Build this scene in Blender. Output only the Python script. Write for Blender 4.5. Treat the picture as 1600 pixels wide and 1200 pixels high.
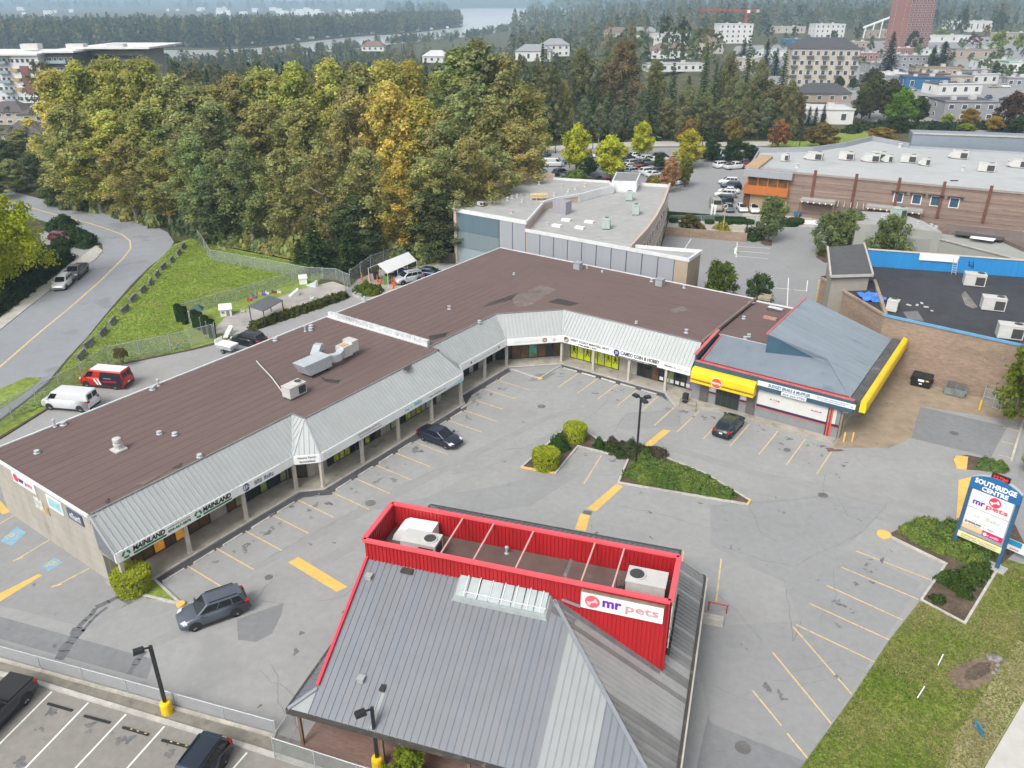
import bpy,bmesh,math,random
import numpy as np
from mathutils import Vector,Matrix
from math import radians,sin,cos,pi,tan,atan2,sqrt

for o in list(bpy.data.objects):bpy.data.objects.remove(o)
SC = bpy.context.scene
COL = SC.collection
random.seed(7);RNG = np.random.default_rng(11)

# ---------------------------------------------------------------- camera
CAM_H = 38.0;FPX = 1240.0;HORIZON = -5.0          # metres above the lot, focal length and horizon in photo pixels
PITCH = math.atan((600 - HORIZON) / FPX)
cam = bpy.data.cameras.new('camera');camo = bpy.data.objects.new('camera',cam);COL.objects.link(camo)
cam.sensor_width = 36;cam.lens = FPX / 1600 * 36
cam.clip_start = 0.5;cam.clip_end = 30000
camo.location = (0,0,CAM_H);camo.rotation_euler = (pi/2 - PITCH,0,0)
SC.camera = camo
SC.render.resolution_x = 1024;SC.render.resolution_y = 768

# ---------------------------------------------------------------- sky, sun, exposure
SUN_EL,SUN_AZ = radians(48),radians(215)
world = bpy.data.worlds.new('World');SC.world = world;world.use_nodes = True
nt = world.node_tree;bg = nt.nodes['Background']
sky = nt.nodes.new('ShaderNodeTexSky');sky.sky_type = 'NISHITA';sky.sun_disc = False
sky.sun_elevation = SUN_EL;sky.sun_rotation = SUN_AZ
sky.air_density = 1.0;sky.dust_density = 4.0;sky.ozone_density = 1.0
hs = nt.nodes.new('ShaderNodeHueSaturation');hs.inputs['Saturation'].default_value = 0.22   # overcast: a grey sky
nt.links.new(sky.outputs[0],hs.inputs['Color']);nt.links.new(hs.outputs[0],bg.inputs[0])
bg.inputs[1].default_value = 0.125
sun = bpy.data.lights.new('sun','SUN');sun.energy = 1.05;sun.angle = radians(24);sun.color = (1,.96,.9)
suno = bpy.data.objects.new('sun',sun);COL.objects.link(suno)
sd = Vector((sin(SUN_AZ)*cos(SUN_EL),cos(SUN_AZ)*cos(SUN_EL),sin(SUN_EL)))
suno.location = (0,0,300);suno.rotation_euler = sd.to_track_quat('Z','Y').to_euler()
vs = SC.view_settings;vs.view_transform = 'Standard';vs.look = 'None';vs.gamma = 1;vs.exposure = 0.9
vs.use_curve_mapping = False
try:
    SC.cycles.max_bounces = 6;SC.cycles.diffuse_bounces = 3;SC.cycles.transparent_max_bounces = 24;SC.cycles.volume_bounces = 0
except Exception:pass

# ---------------------------------------------------------------- photo pixel -> point at height z; the site's two grids
CP,SP = cos(PITCH),sin(PITCH)
def ray(px,py):
    dx = (px - 800) / FPX;dy = -(py - 600) / FPX
    return Vector((dx,CP + dy*SP,-SP + dy*CP))
def G(px,py,z=0.0):
    d = ray(px,py);t = (z - CAM_H) / d.z
    return Vector((d.x*t,d.y*t,z))
def top_z(px,py,base):          # height of a point seen at pixel row py straight above a ground point
    d = ray(px,py);t = base.y / d.y
    return CAM_H + d.z*t
def px_size(base):                # metres per photo pixel at a point
    return (base.y*CP + (CAM_H-base.z)*SP) / FPX
ANG = radians(-35)
SB = Vector((cos(ANG),sin(ANG),0));SA = Vector((sin(ANG),-cos(ANG),0));SO = G(783,389.5,5.7);SO.z = 0
def W(a,b,z=0):v = SO + SA*a + SB*b;v.z = z;return v
def siteab(v):d = v - SO;return d.dot(SA),d.dot(SB)
PANG = radians(-17.3);P1 = Vector((cos(PANG),sin(PANG),0));P2 = Vector((-sin(PANG),cos(PANG),0));PO = G(450,1108,3.0);PO.z = 0
def PW(p,q,z=0):v = PO + P1*p + P2*q;v.z = z;return v

# ---------------------------------------------------------------- materials
MATS = {}
def mat(name,col,rough=.85,var=.12,scale=1.2,bump=0.0,bscale=30,metal=0,spec=.35,stretch=None,var2=None,emit=None,coord='Object',spots=None,alpha=None,coat=0):
    if name in MATS:return MATS[name]
    m = bpy.data.materials.new(name);m.use_nodes = True;n = m.node_tree.nodes;L = m.node_tree.links
    b = n['Principled BSDF'];b.inputs['Roughness'].default_value = rough;b.inputs['Metallic'].default_value = metal
    b.inputs['Specular IOR Level'].default_value = spec
    if coat:b.inputs['Coat Weight'].default_value = coat;b.inputs['Coat Roughness'].default_value = .08
    c = (*col,1)
    if var > 0:
        tc = n.new('ShaderNodeNewGeometry')
        src = tc.outputs['Position']
        if stretch:
            mp = n.new('ShaderNodeMapping');mp.inputs['Scale'].default_value = stretch[0:3]
            mp.inputs['Rotation'].default_value = (0,0,stretch[3] if len(stretch) > 3 else 0)
            mp.vector_type = 'TEXTURE' if False else 'POINT'
            rot = n.new('ShaderNodeVectorRotate');rot.rotation_type = 'Z_AXIS';rot.inputs['Angle'].default_value = -(stretch[3] if len(stretch) > 3 else 0)
            mp.inputs['Rotation'].default_value = (0,0,0)
            L.new(src,rot.inputs['Vector']);L.new(rot.outputs[0],mp.inputs['Vector']);src = mp.outputs[0]
        t = n.new('ShaderNodeTexNoise');t.inputs['Scale'].default_value = scale;t.inputs['Detail'].default_value = 6;t.inputs['Roughness'].default_value = .65
        L.new(src,t.inputs['Vector'])
        r = n.new('ShaderNodeValToRGB');e = r.color_ramp.elements
        e[0].position = .3;e[1].position = .7
        e[0].color = (*[max(0,k*(1-var)) for k in col],1);e[1].color = (*[min(1,k*(1+var)) for k in (var2 or col)],1)
        L.new(t.outputs['Fac'],r.inputs[0]);out = r.outputs[0]
        # a second, large-scale wash
        t2 = n.new('ShaderNodeTexNoise');t2.inputs['Scale'].default_value = scale*.13;t2.inputs['Detail'].default_value = 3
        L.new(src,t2.inputs['Vector'])
        r2 = n.new('ShaderNodeMapRange');r2.inputs[1].default_value = .3;r2.inputs[2].default_value = .7;r2.inputs[3].default_value = 1-var*.7;r2.inputs[4].default_value = 1+var*.5
        L.new(t2.outputs['Fac'],r2.inputs[0])
        mx = n.new('ShaderNodeMix');mx.data_type = 'RGBA';mx.blend_type = 'MULTIPLY';mx.inputs[0].default_value = 1
        cb = n.new('ShaderNodeCombineColor');
        for k in range(3):L.new(r2.outputs[0],cb.inputs[k])
        L.new(out,mx.inputs[6]);L.new(cb.outputs[0],mx.inputs[7]);out = mx.outputs[2]
        if spots:      # (scale, threshold, colour, softness): stains with a shape of their own
            for (ss,th,sc_,soft) in spots:
                t3 = n.new('ShaderNodeTexNoise');t3.inputs['Scale'].default_value = ss;t3.inputs['Detail'].default_value = 5;t3.inputs['Roughness'].default_value = .6
                L.new(src,t3.inputs['Vector'])
                r3 = n.new('ShaderNodeMapRange');r3.inputs[1].default_value = th;r3.inputs[2].default_value = th+soft
                L.new(t3.outputs['Fac'],r3.inputs[0])
                m3 = n.new('ShaderNodeMix');m3.data_type = 'RGBA';L.new(r3.outputs[0],m3.inputs[0]);L.new(out,m3.inputs[6]);m3.inputs[7].default_value = (*sc_,1);out = m3.outputs[2]
        L.new(out,b.inputs['Base Color'])
        if bump:
            t4 = n.new('ShaderNodeTexNoise');t4.inputs['Scale'].default_value = bscale;t4.inputs['Detail'].default_value = 4
            L.new(src,t4.inputs['Vector'])
            bp = n.new('ShaderNodeBump');bp.inputs['Strength'].default_value = bump;bp.inputs['Distance'].default_value = .03
            L.new(t4.outputs['Fac'],bp.inputs['Height']);L.new(bp.outputs[0],b.inputs['Normal'])
    else:b.inputs['Base Color'].default_value = c
    if emit:b.inputs['Emission Color'].default_value = (*emit[0],1);b.inputs['Emission Strength'].default_value = emit[1]
    if alpha is not None:
        b.inputs['Alpha'].default_value = alpha
    m.diffuse_color = c
    MATS[name] = m;return m
def srgb(r,g,b,k=1.0):
    f = lambda v:((v/255+.055)/1.055)**2.4 if v > 10 else v/255/12.92
    return (f(r)*k,f(g)*k,f(b)*k)
def flat(name,col,rough=.6,**k):return mat(name,col,rough,var=0,**k)

# ---------------------------------------------------------------- mesh building
class MB:
    def __init__(s):s.v = [];s.f = [];s.m = []
    def poly(s,pts,mi=0):
        i = len(s.v);s.v += [tuple(p) for p in pts];s.f.append(tuple(range(i,i+len(pts))));s.m.append(mi);return s
    def hexa(s,b4,t4,mi=0):       # bottom ring (ccw from above) and top ring
        i = len(s.v);s.v += [tuple(p) for p in b4] + [tuple(p) for p in t4];n = len(b4)
        s.f.append(tuple(i+k for k in reversed(range(n))));s.f.append(tuple(i+n+k for k in range(n)))
        for k in range(n):s.f.append((i+k,i+(k+1) % n,i+n+(k+1) % n,i+n+k))
        s.m += [mi]*(n+2);return s
    def prism(s,pts,z0,z1,mi=0):
        P = [Vector((p[0],p[1],0)) for p in pts]
        if sum(P[i].x*P[(i+1) % len(P)].y - P[(i+1) % len(P)].x*P[i].y for i in range(len(P))) < 0:P.reverse()
        return s.hexa([(p.x,p.y,z0) for p in P],[(p.x,p.y,z1) for p in P],mi)
    def box(s,c,sx,sy,sz,rz=0,mi=0,X=None,Y=None):      # c = centre of the bottom face
        c = Vector(c);X = X or Vector((cos(rz),sin(rz),0));Y = Y or Vector((-X.y,X.x,0))
        b = [c+X*(sx/2*i)+Y*(sy/2*j) for i,j in ((-1,-1),(1,-1),(1,1),(-1,1))]
        return s.hexa(b,[p+Vector((0,0,sz)) for p in b],mi)
    def bar(s,p0,p1,w,h=None,mi=0,up=Vector((0,0,1))):  # a beam of w x h from p0 to p1
        p0 = Vector(p0);p1 = Vector(p1);h = h or w;d = (p1-p0).normalized()
        x = d.cross(up)
        if x.length < 1e-3:x = Vector((1,0,0))
        x.normalize();y = x.cross(d).normalized()
        r = lambda p:[p+x*(w/2*i)+y*(h/2*j) for i,j in ((-1,-1),(1,-1),(1,1),(-1,1))]
        return s.hexa(r(p0),r(p1),mi)
    def tube(s,p0,p1,r0,r1=None,n=8,mi=0,caps=True):
        p0 = Vector(p0);p1 = Vector(p1);r1 = r0 if r1 is None else r1;d = (p1-p0).normalized()
        x = d.orthogonal().normalized();y = d.cross(x);i = len(s.v)
        for p,r in ((p0,r0),(p1,r1)):
            for k in range(n):a = 2*pi*k/n;s.v.append(tuple(p+x*(r*cos(a))+y*(r*sin(a))))
        for k in range(n):s.f.append((i+k,i+(k+1) % n,i+n+(k+1) % n,i+n+k));s.m.append(mi)
        if caps:
            s.f.append(tuple(i+k for k in reversed(range(n))));s.f.append(tuple(i+n+k for k in range(n)));s.m += [mi,mi]
        return s
    def lathe(s,c,prof,n=12,mi=0):            # prof = [(r, z)...]
        c = Vector(c);i = len(s.v)
        for r,z in prof:
            for k in range(n):a = 2*pi*k/n;s.v.append((c.x+r*cos(a),c.y+r*sin(a),c.z+z))
        for j in range(len(prof)-1):
            for k in range(n):s.f.append((i+j*n+k,i+j*n+(k+1) % n,i+(j+1)*n+(k+1) % n,i+(j+1)*n+k));s.m.append(mi)
        s.f.append(tuple(i+(len(prof)-1)*n+k for k in range(n)));s.f.append(tuple(i+k for k in reversed(range(n))));s.m += [mi,mi]
        return s
    def grid(s,rows,mi=0,closed=False):        # rows of equal length
        i = len(s.v);n = len(rows[0])
        for r in rows:s.v += [tuple(p) for p in r]
        for j in range(len(rows)-1):
            for k in range(n if closed else n-1):
                s.f.append((i+j*n+k,i+j*n+(k+1) % n,i+(j+1)*n+(k+1) % n,i+(j+1)*n+k));s.m.append(mi)
        return s
    def slab(s,pts,t,mi=0):                     # a polygon in space thickened down along its normal
        P = [Vector(p) for p in pts];n = Vector((0,0,0))
        for k in range(len(P)):n += (P[k]-P[0]).cross(P[(k+1) % len(P)]-P[0])
        n.normalize()
        if n.z < -1e-4:n = -n;P.reverse()
        return s.hexa([p-n*t for p in P],P,mi)
    def add(s,o,M=None):
        i = len(s.v);s.v += [tuple(M @ Vector(v)) for v in o.v] if M else o.v
        s.f += [tuple(k+i for k in f) for f in o.f];s.m += o.m;return s
    def mesh(s,name,mats,origin=None,smooth=False):
        me = bpy.data.meshes.new(name)
        v = s.v if origin is None else [(p[0]-origin[0],p[1]-origin[1],p[2]-origin[2]) for p in s.v]
        me.from_pydata(v,[],s.f)
        for m in (mats if isinstance(mats,(list,tuple)) else [mats]):me.materials.append(m)
        if any(s.m):me.polygons.foreach_set('material_index',s.m)
        if smooth:me.polygons.foreach_set('use_smooth',[True]*len(me.polygons))
        me.update();return me
ORG = {}
def thing(name,label,cat,loc=(0,0,0),rz=0,group=None):
    o = bpy.data.objects.new(name,None);COL.objects.link(o);o.empty_display_size = .2
    o.location = loc;o.rotation_euler = (0,0,rz);ORG[o] = Vector(loc)
    return tag(o,label,cat,group)
def tag(o,label=None,cat=None,group=None,kind=None):
    if label:o['label'] = label
    if cat:o['category'] = cat
    if group:o['group'] = group
    if kind:o['kind'] = kind
    return o
def obj(name,mb,mats,parent=None,local=False,smooth=False,origin=None,label=None,kind=None):
    """links mb as one mesh object; world coordinates unless local"""
    if isinstance(mb,MB):
        if local:org = None
        elif parent is not None:org = ORG[parent]
        else:
            if origin is None:
                xs = [p[0] for p in mb.v];ys = [p[1] for p in mb.v];zs = [p[2] for p in mb.v]
                origin = Vector(((min(xs)+max(xs))/2,(min(ys)+max(ys))/2,min(zs)))
            org = Vector(origin)
        me = mb.mesh(name,mats,org,smooth)
    else:me = mb;org = None
    o = bpy.data.objects.new(name,me);COL.objects.link(o)
    if parent is not None:o.parent = parent;ORG[o] = ORG.get(parent,Vector((0,0,0)))
    elif org is not None:o.location = org;ORG[o] = org
    if label:o['label'] = label
    if kind:o['kind'] = kind
    return o
def inst(name,me,loc,rz=0,scale=1,parent=None):
    o = bpy.data.objects.new(name,me);COL.objects.link(o);o.location = loc;o.rotation_euler = (0,0,rz)
    o.scale = scale if isinstance(scale,(tuple,list)) else (scale,)*3
    if parent is not None:o.parent = parent
    return o
def kids(o):return [c for c in COL.objects if c.parent == o]
class Proto:                        # a thing kept as data: parts [(name, mesh, material override, sub-parts)]
    def __init__(s):s.parts = []
    def part(s,name,me,subs=()):s.parts.append((name,me,list(subs)));return s
    def place(s,name,label,cat,loc,rz=0,group=None,scale=1,mats=None,color=None):
        t = thing(name,label,cat,loc,rz,group);t.scale = scale if isinstance(scale,(tuple,list)) else (scale,)*3
        for (n,me,subs) in s.parts:
            c = bpy.data.objects.new(n,me);COL.objects.link(c);c.parent = t
            if color is not None:c.color = (*color,1)
            if mats:
                for k,m in enumerate(me.materials):
                    if m.name in mats:c.material_slots[k].link = 'OBJECT';c.material_slots[k].material = mats[m.name]
            for (n2,me2) in subs:
                d = bpy.data.objects.new(n2,me2);COL.objects.link(d);d.parent = c
        return t
TXT = {}
def text_mesh(s,bold=0.0,extr=.004):
    k = (s,bold)
    if k in TXT:return TXT[k]
    cu = bpy.data.curves.new('txt','FONT');cu.body = s;cu.size = 1;cu.extrude = extr;cu.offset = bold;cu.resolution_u = 2;cu.align_x = 'LEFT'
    o = bpy.data.objects.new('txt',cu);COL.objects.link(o)
    dg = bpy.context.evaluated_depsgraph_get();dg.update()
    me = bpy.data.meshes.new_from_object(o.evaluated_get(dg));bpy.data.objects.remove(o);bpy.data.curves.remove(cu)
    n = len(me.vertices);co = np.empty(n*3);me.vertices.foreach_get('co',co);co = co.reshape(-1,3)
    lo = co.min(0);hi = co.max(0);TXT[k] = (co,[tuple(p.vertices) for p in me.polygons],lo,hi)
    return TXT[k]
def lettering(s,c,X,U,w,h,m,parent,name='lettering',bold=0.02,shear=0.0):
    """text s as real raised letters, centred at c, running along X (unit), up along U (unit), fitted to w x h metres"""
    co,fs,lo,hi = text_mesh(s,bold)
    X = Vector(X);U = Vector(U);N = X.cross(U).normalized();c = Vector(c)
    sx = w/(hi[0]-lo[0]);sy = h/(hi[1]-lo[1])
    mb = MB();o = ORG[parent]
    for p in co:
        u = (p[0]-(lo[0]+hi[0])/2)*sx;v = (p[1]-(lo[1]+hi[1])/2)*sy
        mb.v.append(tuple(c+X*(u+shear*v)+U*v+N*(.02+p[2]*2)))
    mb.f = fs;mb.m = [0]*len(fs)
    return obj(name,mb,m,parent)
def disc(c,X,U,r,m,parent,name='emblem',n=20,off=.02,ry=None):
    X = Vector(X);U = Vector(U);N = X.cross(U).normalized();c = Vector(c)+N*off;ry = ry or r
    mb = MB();ring = [c+X*(r*cos(2*pi*k/n))+U*(ry*sin(2*pi*k/n)) for k in range(n)]
    mb.hexa([p-N*.01 for p in ring],ring);return obj(name,mb,m,parent)
def panel(c,X,U,w,h,t,m,parent,name):
    X = Vector(X);U = Vector(U);N = X.cross(U).normalized();c = Vector(c)
    r = [c+X*(w/2*i)+U*(h/2*j) for i,j in ((-1,-1),(1,-1),(1,1),(-1,1))]
    mb = MB();mb.hexa(r,[p+N*t for p in r]);return obj(name,mb,m,parent)
def clip_poly(P,n,d):           # keep n.p <= d
    out = []
    for i in range(len(P)):
        a,b = P[i],P[(i+1) % len(P)];da,db = n.dot(a)-d,n.dot(b)-d
        if da <= 1e-9:out.append(a)
        if (da < 0 < db) or (db < 0 < da):out.append(a+(b-a)*(da/(da-db)))
    return out
def strips(P,axis,step,start=None):
    """cuts a convex polygon into strips of width step along a unit axis"""
    P = [Vector(p) for p in P];axis = Vector(axis);lo = min(axis.dot(p) for p in P);hi = max(axis.dot(p) for p in P);out = []
    t = lo if start is None else start
    while t < hi-1e-4:
        q = clip_poly(clip_poly(P,axis,t+step),-axis,-t)
        if len(q) >= 3:out.append((t,q))
        t += step
    return out
def pnormal(P):
    n = Vector((0,0,0))
    for k in range(len(P)):n += (Vector(P[k])-Vector(P[0])).cross(Vector(P[(k+1) % len(P)])-Vector(P[0]))
    n.normalize();return n if n.z >= 0 else -n
def ribbed(mb,P,axis,step,rib_w=.05,rib_h=.05,t=.04,mi=0,outward=None):
    """one sheet with raised ribs: thick polygon + a rib along each strip edge"""
    P = [Vector(p) for p in P];n = pnormal(P)
    if outward is not None and n.dot(outward) < 0:n = -n
    a,b = P,[p-n*t for p in P]
    mb.hexa(b,a,mi)
    for tt,q in strips(P,axis,step):
        ax = Vector(axis)
        r = clip_poly(clip_poly(P,ax,tt+rib_w),-ax,-tt)
        if len(r) >= 3:mb.hexa(r,[p+n*rib_h for p in r],mi)
    return mb
def scrawl(c,X,U,w,h,m,parent,name='small_print',n=None,shear=0.0):
    """writing too small to read: a row of little strokes"""
    X = Vector(X);U = Vector(U);N = X.cross(U).normalized();c = Vector(c);mb = MB();rs = random.Random(int(w*977+h*331+c.x*13))
    x = -w/2;cw = h*.62
    while x < w/2:
        if rs.random() < .14:x += cw*.8;continue
        v0 = -h/2+(h*.0);v1 = h/2*rs.choice((1,.4,.4,1));
        for k in range(2):
            xx = x+k*cw*.5
            q = [c+X*(xx+shear*v0)+U*v0+N*.024,c+X*(xx+cw*.22+shear*v0)+U*v0+N*.024,c+X*(xx+cw*.22+shear*v1)+U*v1+N*.024,c+X*(xx+shear*v1)+U*v1+N*.024];mb.poly(q)
        vv = rs.choice((v0,v1-h*.2,-h*.05));mb.poly([c+X*x+U*vv+N*.025,c+X*(x+cw*.7)+U*vv+N*.025,c+X*(x+cw*.7)+U*(vv+h*.18)+N*.025,c+X*x+U*(vv+h*.18)+N*.025])
        x += cw
    return obj(name,mb,m,parent)
# ================================================================ the setting
M_ASPH = mat('asphalt',(.285,.286,.28),.93,.08,1.6,bump=.25,bscale=22,spots=[(.22,.56,(.255,.256,.252),.14),(2.6,.69,(.21,.21,.205),.08),(.9,.62,(.315,.315,.305),.12),(.13,.55,(.262,.252,.235),.2),(.55,.66,(.235,.232,.225),.12)])
M_ASPH_N = mat('asphalt_neighbour',(.235,.222,.2),.93,.12,1.8,bump=.25,bscale=22,spots=[(.8,.64,(.15,.145,.135),.06),(2.2,.70,(.1,.098,.095),.04)])
M_ASPH_D = mat('asphalt_patch',(.20,.205,.21),.93,.10,1.7,bump=.25,bscale=22,spots=[(1.5,.66,(.12,.12,.125),.05)])
M_ASPH_M = mat('asphalt_patch_mid',(.255,.257,.257),.93,.08,1.7,bump=.25,bscale=22,spots=[(1.3,.67,(.16,.16,.16),.05)])
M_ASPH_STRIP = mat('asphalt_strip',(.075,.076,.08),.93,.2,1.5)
M_ROAD = mat('road_asphalt',(.245,.255,.27),.92,.07,.5,bump=.2,bscale=18,spots=[(.12,.6,(.20,.21,.225),.05)])
M_ALLEY = mat('stained_concrete',(.30,.235,.165),.9,.2,.8,spots=[(.7,.62,(.2,.16,.12),.08),(.4,.62,(.33,.31,.28),.1)])
M_CONC = mat('concrete',(.42,.40,.36),.9,.16,1.3,spots=[(.8,.62,(.27,.255,.225),.1)])
M_WALK = mat('walkway_concrete',(.34,.315,.265),.9,.2,.9,spots=[(.6,.58,(.22,.2,.165),.12)])
M_KERB = mat('kerb_concrete',(.44,.42,.385),.9,.2,2)
M_YEL = mat('yellow_paint',(.66,.43,.12),.8,.12,3,spots=[(4,.62,(.40,.35,.26),.12)])
M_YEL_W = mat('worn_yellow_paint',(.62,.45,.2),.85,.12,3,spots=[(3.5,.50,(.36,.33,.27),.15)])
M_WHITE_LINE = mat('white_paint',(.72,.72,.7),.8,.1,3,spots=[(4,.66,(.4,.4,.38),.1)])
M_BLUEPAINT = mat('blue_paint',(.2,.36,.48),.85,.15,2,spots=[(3,.55,(.26,.33,.37),.15)])
M_STAIN = mat('oil_stain',(.15,.15,.148),.85,.35,4)
M_CRACK = mat('crack_tar',(.15,.15,.148),.8,.2,2)
M_GRASS = mat('grass',(.14,.21,.03),.95,.3,1.6,bump=.4,bscale=9,var2=(.21,.26,.05),spots=[(.16,.58,(.25,.225,.085),.2),(.5,.68,(.26,.215,.11),.1)])
M_GRASS_R = mat('grass_roadside',(.075,.13,.014),.95,.45,2.2,bump=.8,bscale=12,var2=(.17,.185,.04),spots=[(.11,.5,(.22,.185,.08),.2),(1.1,.6,(.25,.2,.1),.15),(4,.62,(.06,.1,.015),.1)])
M_GRASS_DRY = mat('dry_grass',(.27,.245,.13),.95,.3,3,bump=.5,bscale=14)
M_FLOOR = mat('forest_floor',(.045,.055,.02),.95,.4,.4,var2=(.08,.075,.03))
M_MULCH = mat('bark_mulch',(.10,.072,.05),.95,.4,6,bump=.6,bscale=20)
M_DIRT = mat('bare_dirt',(.17,.125,.09),.95,.35,3,bump=.6,bscale=10)
M_WATER = mat('river_water',(.52,.54,.53),.2,.06,.02,spec=.5)
M_HILL = mat('far_hill',(.05,.075,.06),.95,.3,.004)

def struct(name,mb,m,label=None,parent=None):
    o = obj(name,mb,m,parent)
    if parent is None:o['kind'] = 'structure'
    if label:o['label'] = label
    return o
def sheet(name,pts,z,m,parent=None,label=None):
    return struct(name,MB().poly([Vector((p[0],p[1],z)) for p in pts]),m,label,parent)
def GP(l):return [G(*p) for p in l]

def smooth(t):t = min(1,max(0,t));return t*t*(3-2*t)
SHX = [-3000,-900,-450,-309,-215,-154,-88,-14,59,256,600,6000];SHY = [560,640,710,800,1120,1320,1430,1780,2560,3400,5200,40000]
def land_z(x,y):
    if y < 205:return -.03
    a = x/max(y,1);wx = 1-smooth((a-.03)/.17)
    z = -.03 - 22*wx*smooth((y-215)/330)
    if y > np.interp(x,SHX,SHY):z = min(z,-40) if wx > .3 else z
    return z
ys = [-120,-60,-20,0,20,40,60,80,100,120,140,160,180,200,215] + [215*1.055**k for k in range(1,76)]
xs = sorted(set([-9000,-6000,-4000,-2500] + [-1500+40*k for k in range(1+66)] + [1300,1500,1800,2300,3000,4500,7000,9000]))
tb = MB();tb.grid([[(x,y,land_z(x,y)) for x in xs] for y in ys])
struct('ground',tb,M_FLOOR)
sheet('river',[(-9000,560),(700,560),(700,11000),(-9000,11000)],-24,M_WATER)
far = [(-9000,1010),(-900,1060),(-391,1117),(-345,1160),(-315,1329),(-267,1505),(-194,1640),(-114,1995),(-190,2700),(-330,5569),(-900,9500),(-9000,9500)]
struct('far_bank',MB().prism(far,-40,-22.5),M_FLOOR)
# hills closing the view
hb = MB();rows = []
for j,(yy,hh) in enumerate(((5200,0),(6200,.35),(7600,.8),(9300,1))):
    rows.append([(x,yy + 300*sin(x*.0011),-26 + hh*(75 + 42*sin(x*.0009+1) + 26*sin(x*.0023+j) + 12*sin(x*.006+j*2)) * (1 if x > -1200 or True else 1)) for x in range(-9000,9001,250)])
hb.grid(rows);struct('hills',hb,M_HILL)

LOT = GP([(-260,830),(-60,722),(0,686),(77,638),(131,604),(176,572),(300,547),(340,537),(372,524),(440,494),(530,462),(560,436),(640,402),(700,405)]) + \
      [W(-7,-13),W(-7,27),W(-20,36),W(-6,52),W(4,70)] + GP([(1760,720),(2100,900)]) + [Vector((60,10,0)),Vector((-60,5,0)),Vector((-75,40,0))]
lot = sheet('parking_lot',LOT,0,M_ASPH)
sheet('back_parking_lot',GP([(1000,480),(1040,366),(1165,374),(1195,372),(1215,356),(1300,346),(1310,420),(1300,480),(1240,540),(1120,540)]),.004,M_ASPH_M)
sheet('store_parking_lot',GP([(812,236),(960,231),(1190,229),(1275,236),(1180,262),(1165,340),(1290,342),(1290,352),(1200,352),(1050,340),(1035,300),(812,305)]),.004,M_ASPH_M)
sheet('far_road',GP([(812,233),(900,225),(1010,221),(1200,221),(1340,214),(1345,219),(1210,228),(1000,229),(900,233),(812,243)]),.012,M_CONC)
sheet('town_pavement',GP([(1150,72),(1700,52),(1760,205),(1425,208),(1350,190),(1300,160),(1235,140),(1130,100)]),.01,M_ASPH_M)
sheet('park_lawn',GP([(1195,229),(1235,211),(1360,205),(1378,214),(1300,230)]),.015,M_GRASS)
sheet('store_service_lane',GP([(1160,347),(1300,345),(1480,352),(1700,372),(1700,350),(1480,336),(1300,326),(1160,328)]),.008,M_CONC)

# neighbour's lot with white stall lines, and the strip beside the fence
NL = GP([(-120,1024),(62,1069),(400,1172),(640,1250),(900,1330)])
nb = sheet('neighbour_parking_lot',NL + [Vector((14,22,0)),Vector((-40,20,0)),Vector((-60,35,0))],.006,M_ASPH_N)
FL = GP([(-120,994),(0,1027),(200,1082),(432,1147),(560,1190),(700,1240)])
M_STRIP = mat('verge_concrete',(.2,.185,.155),.93,.25,1.5,spots=[(.8,.58,(.12,.11,.09),.1)])
v = sheet('verge_strip',GP([(-120,986),(0,1026),(200,1081),(430,1146),(600,1202),(760,1250)]) + [NL[3],NL[2],NL[1],NL[0]],.012,M_STRIP)
kb = MB()
for i in range(3):kb.bar(NL[i]+Vector((0,0,.06)),NL[i+1]+Vector((0,0,.06)),.28,.16)
struct('verge_kerb',kb,M_KERB)
for i,(p0,p1) in enumerate((((81,1081),(-10,1172)),((138,1098),(38,1202)),((197,1116),(90,1230)),((257,1135),(150,1255)),((318,1154),(210,1275)),((386,1176),(300,1275)))):
    a,b = G(*p0),G(*p1);d = (b-a).normalized();n = Vector((-d.y,d.x,0))*.055
    sheet('stall_line',[a-n,b-n,b+n,a+n],.0125,M_WHITE_LINE,nb)

def line(parent,p0,p1,w,m,z=.008,name='stall_line'):
    a,b = Vector(p0),Vector(p1);d = (b-a).normalized();n = Vector((-d.y,d.x,0))*(w/2)
    return sheet(name,[a-n,b-n,b+n,a+n],z,m,parent)
def blob(parent,c,r,m,z=.010,name='oil_stain',asp=1.0,n=14):
    th = random.random()*pi;pts = []
    ph = [random.random()*6 for _ in range(3)]
    for k in range(n):
        a = 2*pi*k/n;rr = r*(.75+.22*sin(2*a+ph[0])+.2*sin(3*a+ph[1])+.16*sin(5*a+ph[2]))
        x,y = rr*cos(a)*asp,rr*sin(a)
        pts.append(Vector((c[0]+x*cos(th)-y*sin(th),c[1]+x*sin(th)+y*cos(th),0)))
    return sheet(name,pts,z,m,parent)
# stalls along the left wing and the right wing (site grid)
for a,b0,b1 in ((64.45,17.6,21.7),(61.9,17.6,22),(59.2,17.6,21.9),(56.55,17.6,21.9),(53.9,17.7,21.9),(51.45,19.2,23.5),(48.75,19.2,23.3),(46.1,19.2,23.4),(43.5,19.2,23.4),(40.95,19.2,23.4),(38.3,19.2,23.4),(35.8,19.2,23.4),(33.2,19.1,23.4),(30.75,18.5,22.3),(28.1,17.6,22),(25.5,17.6,22)):
    line(lot,W(a,b0),W(a,b1),.11,M_YEL_W)
for b,a0,a1 in ((24.2,18.65,23.3),(26.65,18.6,23.3),(29.1,18.75,23.2),(31.5,18.8,23.3),(34.05,18.9,23.4),(36.5,19.8,25),(38.9,19.6,24.9),(41.5,19.8,24.7),(44.1,19.2,24.5),(46.85,19.1,24.5),(49.5,19.1,24.8),(52.2,19.2,24.8)):
    line(lot,W(a0,b),W(a1,b),.11,M_YEL_W)
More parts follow.
